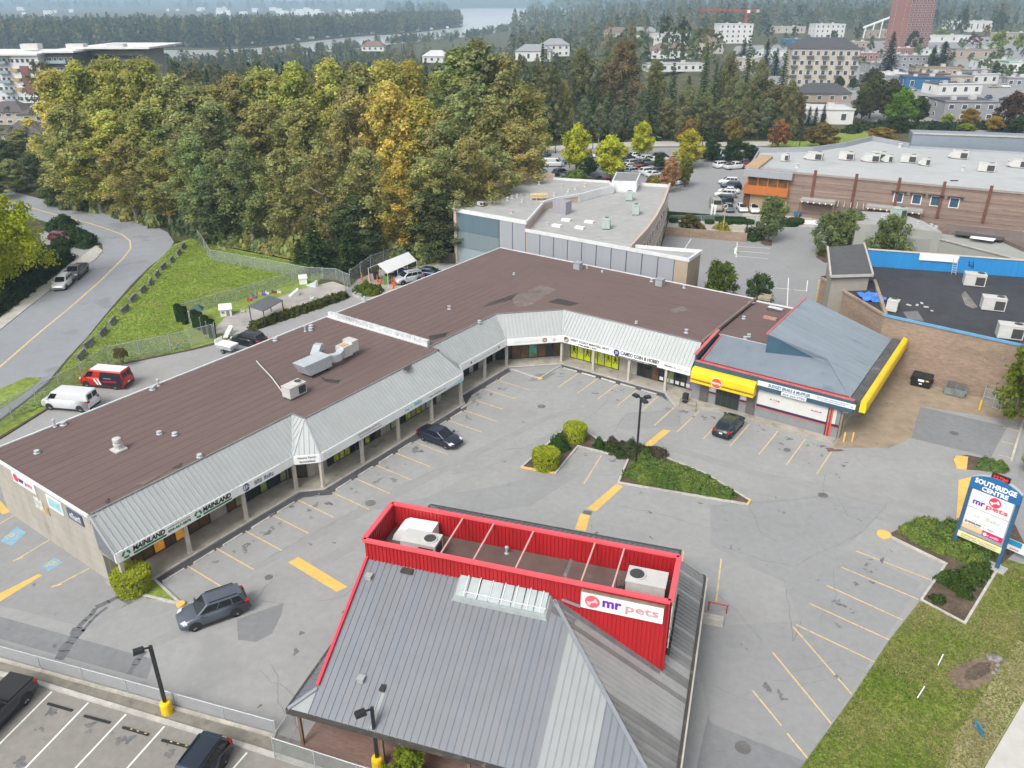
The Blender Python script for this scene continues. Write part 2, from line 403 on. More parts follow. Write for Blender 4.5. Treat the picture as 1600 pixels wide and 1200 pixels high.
# stalls by the pylon sign, and single lines round the pet shop
for p0,p1 in (((1338,861),(1456,907)),((1314,886),(1436,937)),((1292,915),(1411,969)),((1265,943),(1390,1000)),((1244,976),(1370,1036)),((1239,979),(1331,1085)),((1207,1019),(1299,1131)),((1175,1078),(1221,1134)),((1230,1146),(1262,1185)),((1127,873),(1119,940)),((1068,860),(1064,892)),((940,711),(912,756)),((1596,675),(1568,668)),((1588,695),(1565,690)),((1582,716),(1558,710))):
    line(lot,G(*p0),G(*p1),.11,M_YEL_W)
for p0,p1 in (((128,844),(28,874)),((80,842),(28,873)),((140,888),(88,915)),((24,804),(-30,836))):
    line(lot,G(*p0),G(*p1),.1,M_YEL_W) if p0[0] != 128 else None
for p,q in (((36,870),(20,877)),((96,913),(80,917))):line(lot,G(*p),G(*q),.16,M_YEL_W,.009)
for P in ([(466,870),(450,879),(526,925),(543,917)],[(1036,671),(1048,673),(1006,707),(999,701)],[(963,756),(974,760),(931,799),(917,795)],[(907,802),(922,806),(915,830),(898,827)],[(1498,750),(1518,745),(1505,800),(1494,815)],[(0,782),(16,800),(5,804),(-14,790)],[(60,897),(66,899),(0,940),(-12,938),(-10,932)]):
    sheet('yellow_hatch_bar',GP(P),.0085,M_YEL,lot)
for P in ([(26,823),(41,832),(18,853),(0,846),(8,838)],[(86,871),(98,879),(76,892),(63,886)]):
    s = sheet('accessible_stall_square',GP(P),.007,M_BLUEPAINT,lot)
    c = sum(GP(P),Vector())/len(P);d = SB
    # the worn wheelchair figure
    mb = MB();X = -SB;Y = SA
    for k in range(14):
        t0,t1 = -2.6+k*.3,-2.6+(k+1)*.3;r0,r1 = .3,.38
        mb.poly([c+X*(r0*cos(t0))+Y*(r0*sin(t0)),c+X*(r1*cos(t0))+Y*(r1*sin(t0)),c+X*(r1*cos(t1))+Y*(r1*sin(t1)),c+X*(r0*cos(t1))+Y*(r0*sin(t1))])
    mb.poly([c+X*-.05+Y*-.55,c+X*.05+Y*-.55,c+X*.05+Y*.1,c+X*-.05+Y*.1]);mb.poly([c+X*.05+Y*.02,c+X*.45+Y*.25,c+X*.4+Y*.33,c+X*0+Y*.1])
    mb.v = [(p[0],p[1],.0105) for p in mb.v];obj('wheelchair_mark',mb,M_YEL_W,lot)
# resurfaced and darker-toned patches, joints and cracks
for P,m in (([(585,795),(590,790),(760,762),(880,735),(905,742),(830,790),(760,800),(640,800)],M_ASPH_M),([(370,968),(443,942),(440,960),(425,990),(400,1003),(372,1000)],M_ASPH_D),
             ([(1110,1098),(1205,1125),(1260,1148),(1262,1215),(1085,1215)],M_ASPH_D),([(1436,635),(1574,667),(1548,715),(1422,684)],M_ASPH_D),([(960,668),(978,645),(1060,640),(1064,665),(985,671)],M_ASPH_M),
             ([(-30,955),(240,1030),(230,1062),(-30,990)],M_ASPH_D),([(170,906),(215,938),(170,960),(140,930)],M_ASPH_D),([(-40,700),(0,720),(170,906),(205,935),(150,985),(-60,930)],M_ASPH_M),  # last sheet lays a darker tone over the far-left end of the lot
             ([(1110,790),(1280,772),(1385,790),(1350,830),(1290,880),(1240,915),(1180,890),(1110,850)],M_ASPH_M),([(1090,980),(1250,970),(1225,905),(1260,880),(1330,860),(1440,910),(1260,1190),(1110,1130),(1085,1010)],M_ASPH_M),
             ([(1300,700),(1340,650),(1420,560),(1440,630),(1424,684),(1390,700)],M_ALLEY),([(1330,600),(1440,560),(1620,640),(1600,660),(1436,634)],M_ALLEY),([(825,596),(838,584),(870,582),(852,594)],M_ASPH_D)):
    PZ = globals().get('PZ',.0015)+.00032
    sheet('asphalt_patch',GP(P),PZ,m,lot)
def ribbon(parent,P,w,m,z=.006,name='crack'):
    P = GP(P);mb = MB()
    for i in range(len(P)-1):
        a,b = P[i],P[i+1];n_ = max(2,int((b-a).length/.6));q = [a.lerp(b,k/n_)+Vector((random.uniform(-.1,.1),random.uniform(-.1,.1),0)) for k in range(n_+1)]
        for k in range(n_):
            d = (q[k+1]-q[k]).normalized();n = Vector((-d.y,d.x,0))*w*random.uniform(.3,.7);d = d*.03
            mb.poly([q[k]-n-d,q[k+1]-n+d,q[k+1]+n+d,q[k]+n-d])
    mb.v = [(p[0],p[1],z) for p in mb.v];return obj(name,mb,m,parent)
for P in ([(400,885),(430,865),(560,795),(585,770)],[(600,770),(680,735),(800,700),(1070,720)],[(905,663),(935,640),(950,624)],[(960,672),(980,646),(1010,645),(1060,640),(1063,665),(985,670)],[(960,790),(1020,800),(1110,825)],[(1170,790),(1190,835),(1215,845)],
          [(1290,740),(1285,775),(1200,785),(1110,790)],[(1385,788),(1350,830),(1290,860),(1240,885)],[(1240,885),(1190,875),(1120,850)],[(1300,772),(1380,790)],[(500,940),(540,930),(570,905)],[(1120,925),(1160,965),(1190,1000)],[(430,900),(400,935),(440,945)],[(1250,970),(1240,1000),(1225,905)]):
    ribbon(lot,P,.03,M_CRACK)
ribbon(lot,[(88,1030),(115,990),(150,950),(185,932),(205,942)],.5,mat('tar_seal',(.13,.135,.14),.8,.2,2),.0065,'tar_seam')
ribbon(lot,[(98,1030),(128,985),(165,950)],.35,MATS['tar_seal'],.0066,'tar_seam')
ribbon(lot,[(200,1052),(225,1018)],.4,MATS['tar_seal'],.0068,'tar_seam')
for P,r in (((455,792),.5),((425,805),.35),((535,742),.4),((563,740),.3),((600,720),.3),((650,700),.3),((425,825),.5),((380,860),.4),((785,607),.5),((745,616),.3),((775,620),.25),((905,597),.35),((975,610),.5),((960,610),.3),((1070,644),.45),((1100,653),.6),((1092,650),.3),((1188,671),.6),((1228,683),.65),((1232,705),.35),((1278,697),.5),((1265,722),.4),((1321,724),.45),((1310,745),.3),((1285,712),.3),((1390,863),.4),((1367,890),.7),((1358,880),.4),((1306,938),.45),((1329,955),.4),((1322,947),.3),((1337,912),.25),((1205,1075),.5),((1220,1085),.3),((1310,1060),.25),((1030,690),.2),((870,690),.3),((958,720),.45),((916,710),.3),((1015,802),.35),((230,680),.1)):
    for k in range(4):c = G(*P)+Vector((random.gauss(0,r*.5),random.gauss(0,r*.5),0));blob(lot,c,r*random.choice((.5,.28,.18,.12)),M_STAIN,.0095+.0001*k+.00001*random.random(),asp=random.uniform(.9,1.9))
for P,r in (((85,1115),.7),((140,1137),.5),((196,1160),.6),((262,1178),.55),((30,1190),.7),((60,1140),.3),((180,1150),.3)):
    for k in range(3):blob(nb,G(P[0]+random.uniform(-9,9),P[1]+random.uniform(-6,6)),r*random.uniform(.25,.6),M_STAIN,.0115+.0002*k)
M_IRON = mat('cast_iron',(.14,.135,.128),.7,.3,8)
for P,r,ml in (((846,635),.42,'near the stalls of the inner corner'),((1286,774),.42,'where the cracks meet below the brake shop'),((420,902),.3,'beside the wide yellow bar and grey SUV'),((1491,677),.42,'in the dark resurfaced alley patch'),((1230,703),.35,'between the stall lines of the brake shop'),((1161,1168),.45,'in the dark patch beside the pet shop eave'),((579,786),.45,'below the stalls of the projecting middle bay')):
    c = G(*P);mb = MB();mb.lathe(c,[(r,0.0),(r,.012),(r*.9,.014)],20);o = obj('manhole_cover',mb,M_IRON)
    tag(o,'round iron manhole cover '+ml,'manhole cover','manhole covers in the lot')
mb = MB().box(G(918,801)+Vector((0,0,.0)),.7,.5,.02,PANG);tag(obj('storm_drain',mb,M_IRON),'small dark drain grate between the two worn yellow bars','drain')

# drips in the stalls, wandering cracks, scuffed dark lanes
random.seed(31)
M_DRIP = mat('oil_drip',(.2,.199,.195),.9,.3,5);M_LANE = mat('worn_lane',(.268,.268,.262),.93,.08,1.2,bump=.25,bscale=22)
for k in range(16):
    for j in range(random.randint(1,4)):blob(lot,W(65.7-2.62*k+random.gauss(0,.5),(18.4 if 6 > k or k > 12 else 20)+abs(random.gauss(0,1.1))),random.uniform(.08,.34),random.choice((M_DRIP,M_DRIP,M_STAIN)),.0088+.00001*(k*5+j),asp=random.uniform(1,2))
for k in range(12):
    for j in range(random.randint(1,4)):blob(lot,W(19.6+abs(random.gauss(0,1.1)),23+2.5*k+random.gauss(0,.5)),random.uniform(.08,.34),random.choice((M_DRIP,M_DRIP,M_STAIN)),.0091+.00001*(k*5+j),asp=random.uniform(1,2))
for k in range(70):blob(lot,G(random.uniform(250,1400),random.uniform(640,1180)),random.uniform(.05,.2),random.choice((M_DRIP,M_STAIN)),.0105+.00001*k,asp=random.uniform(1,2.5))
for k in range(26):
    x,y,a = random.uniform(330,1420),random.uniform(640,1150),random.uniform(-.4,.4)+random.choice((0,1.2));P = [(x,y)]
    for j in range(random.randint(2,5)):a += random.uniform(-.5,.5);x += 34*cos(a);y += 20*sin(a);P.append((x,y))
    ribbon(lot,P,random.uniform(.012,.026),M_CRACK,.0071+.00002*k)
def lane(P,w,z):
    Q = GP(P);mb = MB();l,r = [],[]
    for i,p in enumerate(Q):
        d = (Q[min(i+1,len(Q)-1)]-Q[max(0,i-1)]).normalized();n = Vector((-d.y,d.x,0))*w*random.uniform(.8,1.2);l.append((p.x+n.x,p.y+n.y,z));r.append((p.x-n.x,p.y-n.y,z))
    mb.grid([l,r]);obj('worn_lane',mb,M_LANE,lot)
lane([(180,980),(330,920),(470,850),(620,770),(760,700),(850,655),(900,640)],.5,.0008);lane([(230,1010),(380,940),(520,870),(650,795),(790,720),(880,672)],.5,.0009);lane([(1460,800),(1330,770),(1200,745),(1100,715),(1010,690)],.5,.001);lane([(1480,825),(1330,800),(1200,772)],.5,.0011)
# ---------------------------------------------------------------- road, shoulder, lawns at the left
RC = [(-60,622),(0,573),(60,521),(110,480),(160,436),(192,404),(204,388),(203,376),(190,366),(165,357),(140,349),(110,341),(78,333),(40,322),(0,311),(-60,297)]
RR = [(-60,760),(0,655),(40,625),(75,596),(105,560),(135,528),(170,485),(205,445),(232,418),(262,395),(272,378),(262,363),(240,352),(200,341),(160,331),(100,318),(60,310),(0,293),(-60,281)]
RL = [(-60,560),(0,516),(40,484),(85,448),(120,425),(150,405),(161,392),(160,382),(150,374),(130,366),(105,358),(70,346),(30,333),(-60,312)]
road = sheet('road',GP(RR + RL[::-1]),.004,M_ROAD)
cl = GP(RC);cmb = MB()
for i in range(1,len(cl)-1):pass
L_,R_ = [],[]
for i,p in enumerate(cl):
    d = (cl[min(i+1,len(cl)-1)]-cl[max(i-1,0)]).normalized();n = Vector((-d.y,d.x,0))*.13;L_.append((p+n));R_.append(p-n)
cmb.grid([[(p.x,p.y,.009) for p in L_],[(p.x,p.y,.009) for p in R_]]);obj('centre_line',cmb,M_YEL_W,road)
sw = MB()
swl = GP([(-60,538),(0,496),(40,466),(85,433),(110,412),(135,396),(150,384)])
sw.grid([[(p.x,p.y,.09) for p in GP(RL[:7])],[(p.x,p.y,.09) for p in swl]]);sw.grid([[(p.x,p.y,.09) for p in GP(RL[:7])],[(p.x,p.y,-.02) for p in GP(RL[:7])]])
struct('sidewalk',sw,M_CONC)
sheet('driveway',GP([(60,365),(100,352),(135,368),(156,380),(152,394),(118,412),(100,405),(75,398)]),.007,M_ASPH_M)
sheet('left_lawn',GP([(-120,500),(0,425),(60,400),(110,410),(84,432),(0,494),(-60,537)]),.05,M_GRASS)
lawn = sheet('lawn',GP([(-60,712),(0,660),(78,600),(108,562),(172,487),(234,420),(272,382),(300,372),(345,385),(480,412),(520,420),(505,432),(470,470),(395,512),(340,534),(300,545),(176,570),(131,601),(77,635),(0,682),(-60,718)]),.02,M_GRASS)
sheet('roadside_lawn',GP([(0,608),(40,590),(65,590),(50,606),(0,640)]),.03,M_GRASS)
sheet('meadow',GP([(270,378),(330,372),(420,375),(540,400),(520,418),(480,412),(345,386),(300,374)]),.012,M_GRASS)
sheet('play_yard',GP([(330,520),(352,496),(400,478),(470,452),(520,440),(548,450),(530,462),(440,494),(372,524)]),.025,mat('yard_concrete',(.36,.34,.31),.9,.2,.6,spots=[(.3,.55,(.24,.25,.25),.1)]))
sheet('storage_yard',GP([(548,456),(560,436),(640,402),(690,412),(640,450),(590,470)]),.006,mat('yard_gravel',(.33,.30,.26),.95,.25,2))

# ---------------------------------------------------------------- roadside lawn at the lower right, with its planting bed and street walk
LR = GP([(1600,985),(1475,880),(1388,1000),(1330,1095),(1262,1185),(1190,1290),(1480,1420),(1800,1100)])
rl = struct('roadside_grass',MB().prism(GP([(1476,884),(1440,936),(1389,1001),(1331,1090),(1262,1185),(1180,1300),(1500,1500),(1800,1180),(1800,890),(1640,895),(1560,870)]),-.02,.05),M_GRASS_R)
sheet('bare_earth_patch',[p for p in GP([(1478,1052),(1492,1040),(1520,1030),(1552,1024),(1561,1035),(1553,1060),(1530,1076),(1505,1080),(1488,1072)])],.056,M_DIRT,rl)
sheet('bare_earth_patch',[p for p in GP([(1508,1048),(1530,1036),(1548,1036),(1546,1052),(1524,1064),(1506,1062)])],.06,mat('dug_dirt',(.1,.075,.055),.95,.3,4),rl)
struct('street_sidewalk',MB().prism(GP([(1700,1000),(1600,1096),(1530,1215),(1500,1280),(1650,1350),(1850,1100)]),-.02,.06),mat('sidewalk_concrete',(.48,.46,.43),.9,.08,1.2))
sheet('dry_verge',GP([(1590,1000),(1540,1080),(1500,1140),(1475,1200),(1440,1290),(1500,1320),(1528,1215),(1598,1096),(1660,1035)]),.054,M_GRASS_DRY,rl)
dv = sheet('driveway_apron',GP([(1600,690),(1590,745),(1530,750),(1500,830),(1560,868),(1640,890),(1800,880),(1800,700)]),.0055,M_ASPH_M)
# ================================================================ L-shaped strip mall
Zv = Vector((0,0,1))
M_MEMB = mat('roof_membrane',(.135,.093,.085),.9,.09,.9,stretch=(.3,1.5,1,ANG-pi/2),bump=.2,bscale=6,spots=[(.35,.60,(.15,.11,.106),.15),(.7,.69,(.085,.07,.066),.06)])
M_MEMB2 = mat('roof_membrane_right',(.135,.093,.085),.9,.09,.9,stretch=(.3,1.5,1,ANG),bump=.2,bscale=6,spots=[(.35,.60,(.15,.11,.106),.15),(.7,.69,(.085,.07,.066),.06)])
M_BLOCK = mat('concrete_block',(.36,.335,.29),.92,.16,.9,stretch=(1,1,.35,0),spots=[(.45,.58,(.26,.24,.205),.12)])
M_MANS = mat('pale_metal_panel',(.37,.39,.385),.45,.05,.8,metal=.1,spots=[(.5,.62,(.345,.37,.365),.12)])
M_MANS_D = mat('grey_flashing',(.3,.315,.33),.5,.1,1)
M_FLASH = mat('white_flashing',(.62,.63,.63),.5,.1,1)
M_SIGNW = mat('sign_white',(.74,.75,.74),.5,.04,.6)
M_GLASS = mat('shop_glass',(.025,.03,.033),.08,.5,.5,spec=.6)
M_FRAME = mat('dark_frame',(.045,.043,.04),.5,.1,3)
M_POST = mat('post_concrete',(.44,.41,.36),.9,.12,1.5)
M_BLACK = flat('black_letter',(.015,.015,.018),.5);M_GREEN = flat('green_letter',(.01,.2,.075),.5)
M_GREYL = flat('grey_letter',(.22,.22,.24),.5);M_TEAL = flat('teal_letter',(.16,.5,.52),.5);M_NAVYL = flat('navy_letter',(.05,.05,.16),.5)
M_WARM = mat('lit_shop_interior',(.6,.27,.04),.6,.5,1.4,emit=((1,.45,.06),.12))
M_WARM2 = mat('brown_blind',(.13,.075,.04),.7,.4,2)
M_LIME = mat('lime_poster',(.50,.56,.02),.6,.1,2)
M_POSTER = mat('mixed_poster',(.5,.5,.42),.6,.6,2.2,var2=(.25,.3,.1))

ZR = 5.7
mall = thing('strip_mall','long L-shaped strip mall with maroon flat roof and pale metal canopy','building',W(34,8))
# walls
b = MB();b.box(W(34.2,-.2),.3,68.6,5.62,0,X=SB,Y=SA);obj('rear_wall',b,M_BLOCK,mall)
b = MB();b.box(W(-.2,18.3),37,.3,5.62,0,X=SB,Y=SA);obj('rear_wall',b,M_BLOCK,mall)
b = MB();b.prism([W(68.7,-.35),W(68.7,14.45),W(68.4,14.45),W(68.4,-.35)],0,5.6);endw = obj('end_wall',b,M_BLOCK,mall)
# block courses scored on the end wall: thin joint strips in a darker tone
b = MB()
for z in (.8,1.6,2.4,3.2,4.0,4.8):b.prism([W(68.705,-.3),W(68.705,14.4),W(68.69,14.4),W(68.69,-.3)],z,z+.02)
obj('block_course',b,mat('block_joint',(.27,.25,.22),.95,.1,1),endw,kind='stuff')
walls = [((68.4,14.5),(52.3,14.5)),((52.3,14.5),(50.9,15.95)),((50.9,15.95),(33.0,15.95)),((33.0,15.95),(32,14.4)),((32,14.4),(21.7,14.4)),((21.7,14.4),(15.75,20.4)),((15.75,20.4),(15.75,36.9))]
for p,q in walls:
    a_,b_ = W(*p),W(*q);d = (b_-a_).normalized();n = Vector((-d.y,d.x,0))
    if n.dot(Vector((0,-1,0))) < 0 and abs(d.x) > .5:n = -n
    inn = (W(34,8)-a_) if p[0] > 22 else (W(8,28)-a_)
    if n.dot(inn) < 0:n = -n
    obj('front_wall',MB().prism([a_,b_,b_+n*.25,a_+n*.25],.12,3.6),M_BLOCK,mall)
# flat roof, two halves; the front half carries the parapet between them
b = MB();b.prism([W(68.75,-.4),W(68.75,14.2),W(50.6,14.2),W(50.6,15.7),W(32.6,15.7),W(32.6,-.4)],5.5,ZR);obj('flat_roof',b,M_MEMB,mall)
b = MB();b.prism([W(32.595,-.4),W(32.595,14.5),W(21.2,14.5),W(8,14.5),W(-.4,-.4)],5.5,ZR+.02);obj('flat_roof',b,M_MEMB,mall)
b = MB();b.prism([W(-.4,-.41),W(8,14.505),W(21.2,14.505),W(15.55,20.1),W(15.55,36.9),W(-.4,36.9)],5.5,ZR+.015);obj('flat_roof',b,M_MEMB2,mall)
# seams in the membrane: low laps
b = MB()
for a in np.arange(34,68,1.0):pass
for bb in np.arange(.6,14,1.0):
    b.prism([W(68.6,bb),W(68.6,bb+.05),W(32.8,bb+.05),W(32.8,bb)],ZR+.001,ZR+.012)
    b.prism([W(32.4,bb),W(32.4,bb+.05),W(14,bb+.05),W(14,bb)],ZR+.02,ZR+.032)
for aa in np.arange(.6,15.4,1.0):b.prism([W(aa,20.3),W(aa+.05,20.3),W(aa+.05,36.7),W(aa,36.7)],ZR+.015,ZR+.028)
obj('membrane_lap',b,mat('lap_tar',(.126,.087,.08),.9,.12,2),mall,kind='stuff')
def patchr(P,m,z=ZR+.03):obj('roof_patch',MB().poly([Vector((p.x,p.y,z+.004*random.random())) for p in [G(*q,z) for q in P]]),m,mall)
M_RP = mat('roof_patch',(.17,.135,.12),.9,.3,1.5);M_RPD = mat('roof_puddle',(.05,.042,.04),.6,.4,2)
patchr([(800,465),(845,445),(870,452),(830,476),(805,482)],M_RP);patchr([(855,472),(872,466),(905,474),(890,478)],M_RPD);patchr([(755,480),(765,473),(808,458),(800,468)],M_RPD)
patchr([(500,588),(510,592),(532,594),(528,599),(508,596)],M_RPD);patchr([(210,757),(240,745),(260,737),(225,757)],M_RP);patchr([(163,786),(170,777),(172,786)],M_RPD);patchr([(268,732),(285,722),(282,730)],M_RPD);patchr([(632,574),(644,570),(640,577),(630,580)],M_RPD);patchr([(670,525),(700,519),(695,526),(672,532)],M_RPD);patchr([(1048,484),(1068,478),(1075,485),(1052,489)],M_RP);patchr([(1170,470),(1182,473),(1168,475)],mat('pale_patch',(.4,.3,.22),.9,.2,3))
# edges
b = MB();P = [W(68.85,14.3,5.68),W(68.85,-.5,5.68),W(-.5,-.5,5.68),W(-.5,36.9,5.68)]
for i in range(3):b.bar(P[i],P[i+1],.16,.22)
obj('roof_edge',b,M_FLASH,mall)
b = MB();P = [W(68.6,14.22,5.72),W(50.6,14.22,5.72),W(50.6,15.72,5.72),W(33.1,15.72,5.72)]
for i in range(3):b.bar(P[i],P[i+1],.12,.1)
P = [W(33,14.5,5.74),W(21.2,14.5,5.74),W(15.55,20.1,5.74),W(15.55,36.7,5.74)]
for i in range(3):b.bar(P[i],P[i+1],.12,.1)
obj('ridge_flashing',b,mat('dull_gutter',(.2,.2,.2),.6,.2,1),mall)
par = obj('parapet',MB().prism([W(32.75,-.3),W(32.75,14.2),W(32.35,14.2),W(32.35,-.3)],ZR-.1,6.32),mat('parapet_metal',(.50,.52,.52),.6,.3,1.5,spots=[(1.2,.6,(.25,.26,.26),.05)]),mall)
b = MB()
for bb in np.arange(-.3,14,1.03):b.box(W(32.55,bb),.04,.46,6.34-5.6,0,X=SB,Y=SA) if False else b.prism([W(32.78,bb),W(32.78,bb+.04),W(32.32,bb+.04),W(32.32,bb)],ZR,6.34)
b.prism([W(32.9,-.35),W(32.9,14.3),W(32.74,14.3),W(32.74,-.35)],5.69,5.86)
obj('parapet_seam',b,M_FLASH,par)
# ----- canopy: sloped ribbed panels, hips, fascia
FZ0,FZ1 = 2.75,3.55
def R(a,b_):return W(a,b_,5.68)
def F(a,b_):return W(a,b_,FZ1)
facets = [('A',[R(68.75,14.2),R(50.6,14.2),F(53.05,16.72),F(68.85,16.72)],SA,.42),
          ('B',[R(50.6,14.2),R(50.6,15.7),F(53.05,16.72)],SB,.42),('C',[R(50.6,15.7),F(51.5,18.25),F(53.05,16.72)],(SA-SB).normalized(),.42),
          ('D',[R(50.6,15.7),R(33.1,15.7),F(32.15,18.25),F(51.5,18.25)],SA,.42),
          ('E',[R(33.1,15.7),R(33.1,14.5),F(30.8,16.72)],SB,.42),('F',[R(33.1,15.7),F(30.8,16.72),F(32.15,18.25)],(SA+SB).normalized(),.42),
          ('G',[R(33.1,14.5),R(21.2,14.5),F(22.25,16.72),F(30.8,16.72)],SA,.42),
          ('H',[R(21.2,14.5),R(15.55,20.1),F(17.7,21.25),F(22.25,16.72)],(SB-SA).normalized(),.42),
          ('I',[R(15.55,20.1),R(15.55,36.85),F(17.7,36.85),F(17.7,21.25)],SB,.42)]
for nm,P,ax,st in facets:
    mb = ribbed(MB(),P,ax,st,.06,.055,.05)
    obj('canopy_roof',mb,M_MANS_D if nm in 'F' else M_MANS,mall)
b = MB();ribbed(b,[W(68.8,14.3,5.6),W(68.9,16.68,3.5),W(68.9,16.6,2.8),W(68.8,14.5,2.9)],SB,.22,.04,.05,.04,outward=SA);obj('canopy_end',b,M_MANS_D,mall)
b = MB()
for p,q in ((R(50.6,14.2),F(53.05,16.72)),(R(50.6,15.7),F(53.05,16.72)),(R(50.6,15.7),F(51.5,18.25)),(R(33.1,15.7),F(32.15,18.25)),(R(33.1,15.7),F(30.8,16.72)),(R(21.2,14.5),F(22.25,16.72)),(R(15.55,20.1),F(17.7,21.25)),(R(68.8,14.2),F(68.9,16.72))):
    b.bar(p+Zv*.03,q+Zv*.03,.14,.07)
obj('hip_flashing',b,mat('hip_metal',(.37,.39,.40),.5,.1,1),mall)
FP = [(68.9,16.78),(53.1,16.78),(51.5,18.32),(32.1,18.32),(30.75,16.78),(22.3,16.78),(17.76,21.3),(17.76,36.85)]
FACE = []
for i in range(len(FP)-1):
    a_,b_ = W(*FP[i]),W(*FP[i+1]);d = (b_-a_).normalized();n = Vector((d.y,-d.x,0))
    if n.dot((a_+b_)/2-(W(40,6) if FP[i][0] > 22.5 else W(8,30))) < 0:n = -n
    FACE.append((a_,b_,d,n));L_f = (b_-a_).length
    obj('fascia',MB().prism([a_,b_,b_-n*.14,a_-n*.14],FZ0,FZ1),M_SIGNW,mall)
    obj('soffit',MB().prism([a_-n*.15,b_-n*.15,b_-n*(2.1 if L_f > 3 else .9),a_-n*(2.1 if L_f > 3 else .9)],FZ0+.02+.003*i,FZ0+.08+.003*i),mat('soffit',(.3,.28,.25),.9,.1,1),mall)
def fsign(i,t0,t1,z0,z1,m=None):          # a sign panel on fascia i from t0..t1 metres
    a_,b_,d,n = FACE[i]
    return obj('sign_panel',MB().prism([a_+d*t0+n*.03,a_+d*t1+n*.03,a_+d*t1+n*.002,a_+d*t0+n*.002],z0,z1),m or M_SIGNW,mall)
def ftext(i,s,t,z,w,h,m,par=None,**k):
    a_,b_,d,n = FACE[i];c = a_+d*t+n*.035;c.z = z
    return lettering(s,c,d,Zv,w,h,m,par or mall,**k)
def fscrawl(i,t,z,w,h,m,par,**k):
    a_,b_,d,n = FACE[i];c = a_+d*t+n*.035;c.z = z
    return scrawl(c,d,Zv,w,h,m,par,**k)
def fdisc(i,t,z,r,m,par=None,name='emblem',off=.03):
    a_,b_,d,n = FACE[i];c = a_+d*t+n*.03;c.z = z
    return disc(c,d,Zv,r,m,par or mall,name,off=off)
# first bay: the recycling-arrow firm
p = fsign(0,.15,9.6,2.72,3.56,mat('sign_panel_bright',(.8,.81,.8),.45,.03,.5))
def recycle(i,t,z,par):
    a_,b_,d,n = FACE[i];c = a_+d*t+n*.06;c.z = z;mb = MB()
    for k in range(3):                         # three bent arrows
        t0 = pi/2+2*pi*k/3+.18
        for j in range(3):
            u,v = t0+j*.42,t0+(j+1)*.42;ri,ro = .17,.32
            q = [c+d*(r*cos(w))+Zv*(r*sin(w)) for r,w in ((ri,u),(ro,u),(ro,v),(ri,v))];mb.hexa(q,[x+n*.01 for x in q])
        u = t0+3*.42;q = [c+d*(r*cos(w))+Zv*(r*sin(w)) for r,w in ((.11,u),(.38,u),(.25,u+.5))];mb.hexa(q,[x+n*.01 for x in q])
    obj('recycling_emblem',mb,M_GREEN,par)
recycle(0,.75,3.14,p);recycle(0,6.55,3.14,p)
for t in (2.55,8.25):
    ftext(0,'MAINLAND',t,3.26,2.5,.42,M_BLACK,p,bold=.03,shear=.15)
    a_,b_,d,n = FACE[0];c = a_+d*t+n*.04;c.z = 2.9;panel(c,d,Zv,2.55,.15,.02,M_GREEN,p,'underline_bar')
fscrawl(0,4.95,3.34,1.9,.11,M_BLACK,p);ftext(0,'604-467-0878',4.95,3.06,1.9,.24,M_GREEN,p)
p = fsign(0,10.35,14.4,2.74,3.54)
for k in range(4):
    a_,b_,d,n = FACE[0];mb = MB();c = a_+d*(11.0+.1*(k % 2)-.06*k)+n*.06;c.z = 3.14+.06*(1-k % 2)
    pts = [c+d*(.3*cos(j*.5)*(.4+.15*k))+Zv*(.3*sin(j*.5)) for j in range(13)]
    for j in range(12):mb.bar(pts[j],pts[j+1],.03,.02)
    obj('scroll_emblem',mb,M_NAVYL,p)
fscrawl(0,12.7,3.12,1.9,.4,M_NAVYL,p)
for k,t in enumerate((14.9,15.4)):pass
p = fsign(1,.1,2.1,2.74,3.54);ftext(1,'Home Party',1.1,3.32,1.5,.26,M_GREYL,p);ftext(1,'Specialists',1.1,2.96,1.3,.26,M_GREYL,p)
p = fsign(2,.2,4.2,2.74,3.54);fscrawl(2,.95,3.1,1.2,.3,mat('pale_teal',(.55,.72,.72),.5,.05,1),p)
p = fsign(2,4.3,9.0,2.74,3.54);fscrawl(2,5.7,3.32,2.6,.2,M_GREYL,p);fscrawl(2,5.9,3.02,2.9,.18,M_GREYL,p)
p = fsign(2,9.1,19.3,2.74,3.54,M_SIGNW);ftext(2,'Lag  n',10.95,3.1,.95,.34,M_TEAL,p,bold=.01);ftext(2,'Baby',12.35,3.16,1.1,.5,M_TEAL,p,bold=.035);fscrawl(2,15.2,3.08,2.4,.18,M_BLACK,p)
b = MB();a_,b_,d,n = FACE[2];q0,q1 = a_+d*15.6+n*.036,a_+d*19.2+n*.036
b.poly([Vector((q0.x,q0.y,2.78)),Vector((q1.x,q1.y,2.78)),Vector((q1.x,q1.y,3.2)),Vector((q0.x+d.x*2.4,q0.y+d.y*2.4,3.0))]);obj('teal_swoosh',b,mat('swoosh',(.3,.62,.64),.5,.05,1),p)
p = fsign(4,.3,8.2,2.74,3.54);fscrawl(4,4.4,3.12,4.2,.22,mat('faded_letter',(.5,.5,.5),.5,.05,1),p)
fdisc(4,1.9,3.12,.12,M_BLACK,p);fdisc(4,6.9,3.16,.12,M_BLACK,p)
p = fsign(5,.15,6.2,2.74,3.54);fscrawl(5,2.2,3.12,2.6,.24,mat('faint_green',(.55,.68,.6),.5,.05,1),p);fdisc(5,4.35,3.15,.27,flat('maroon_disc',(.2,.05,.04),.5),p);fdisc(5,4.35,3.15,.19,flat('disc_tan',(.5,.35,.28),.5),p,off=.045);ftext(5,'12',5.45,3.12,.3,.26,M_GREYL,p)
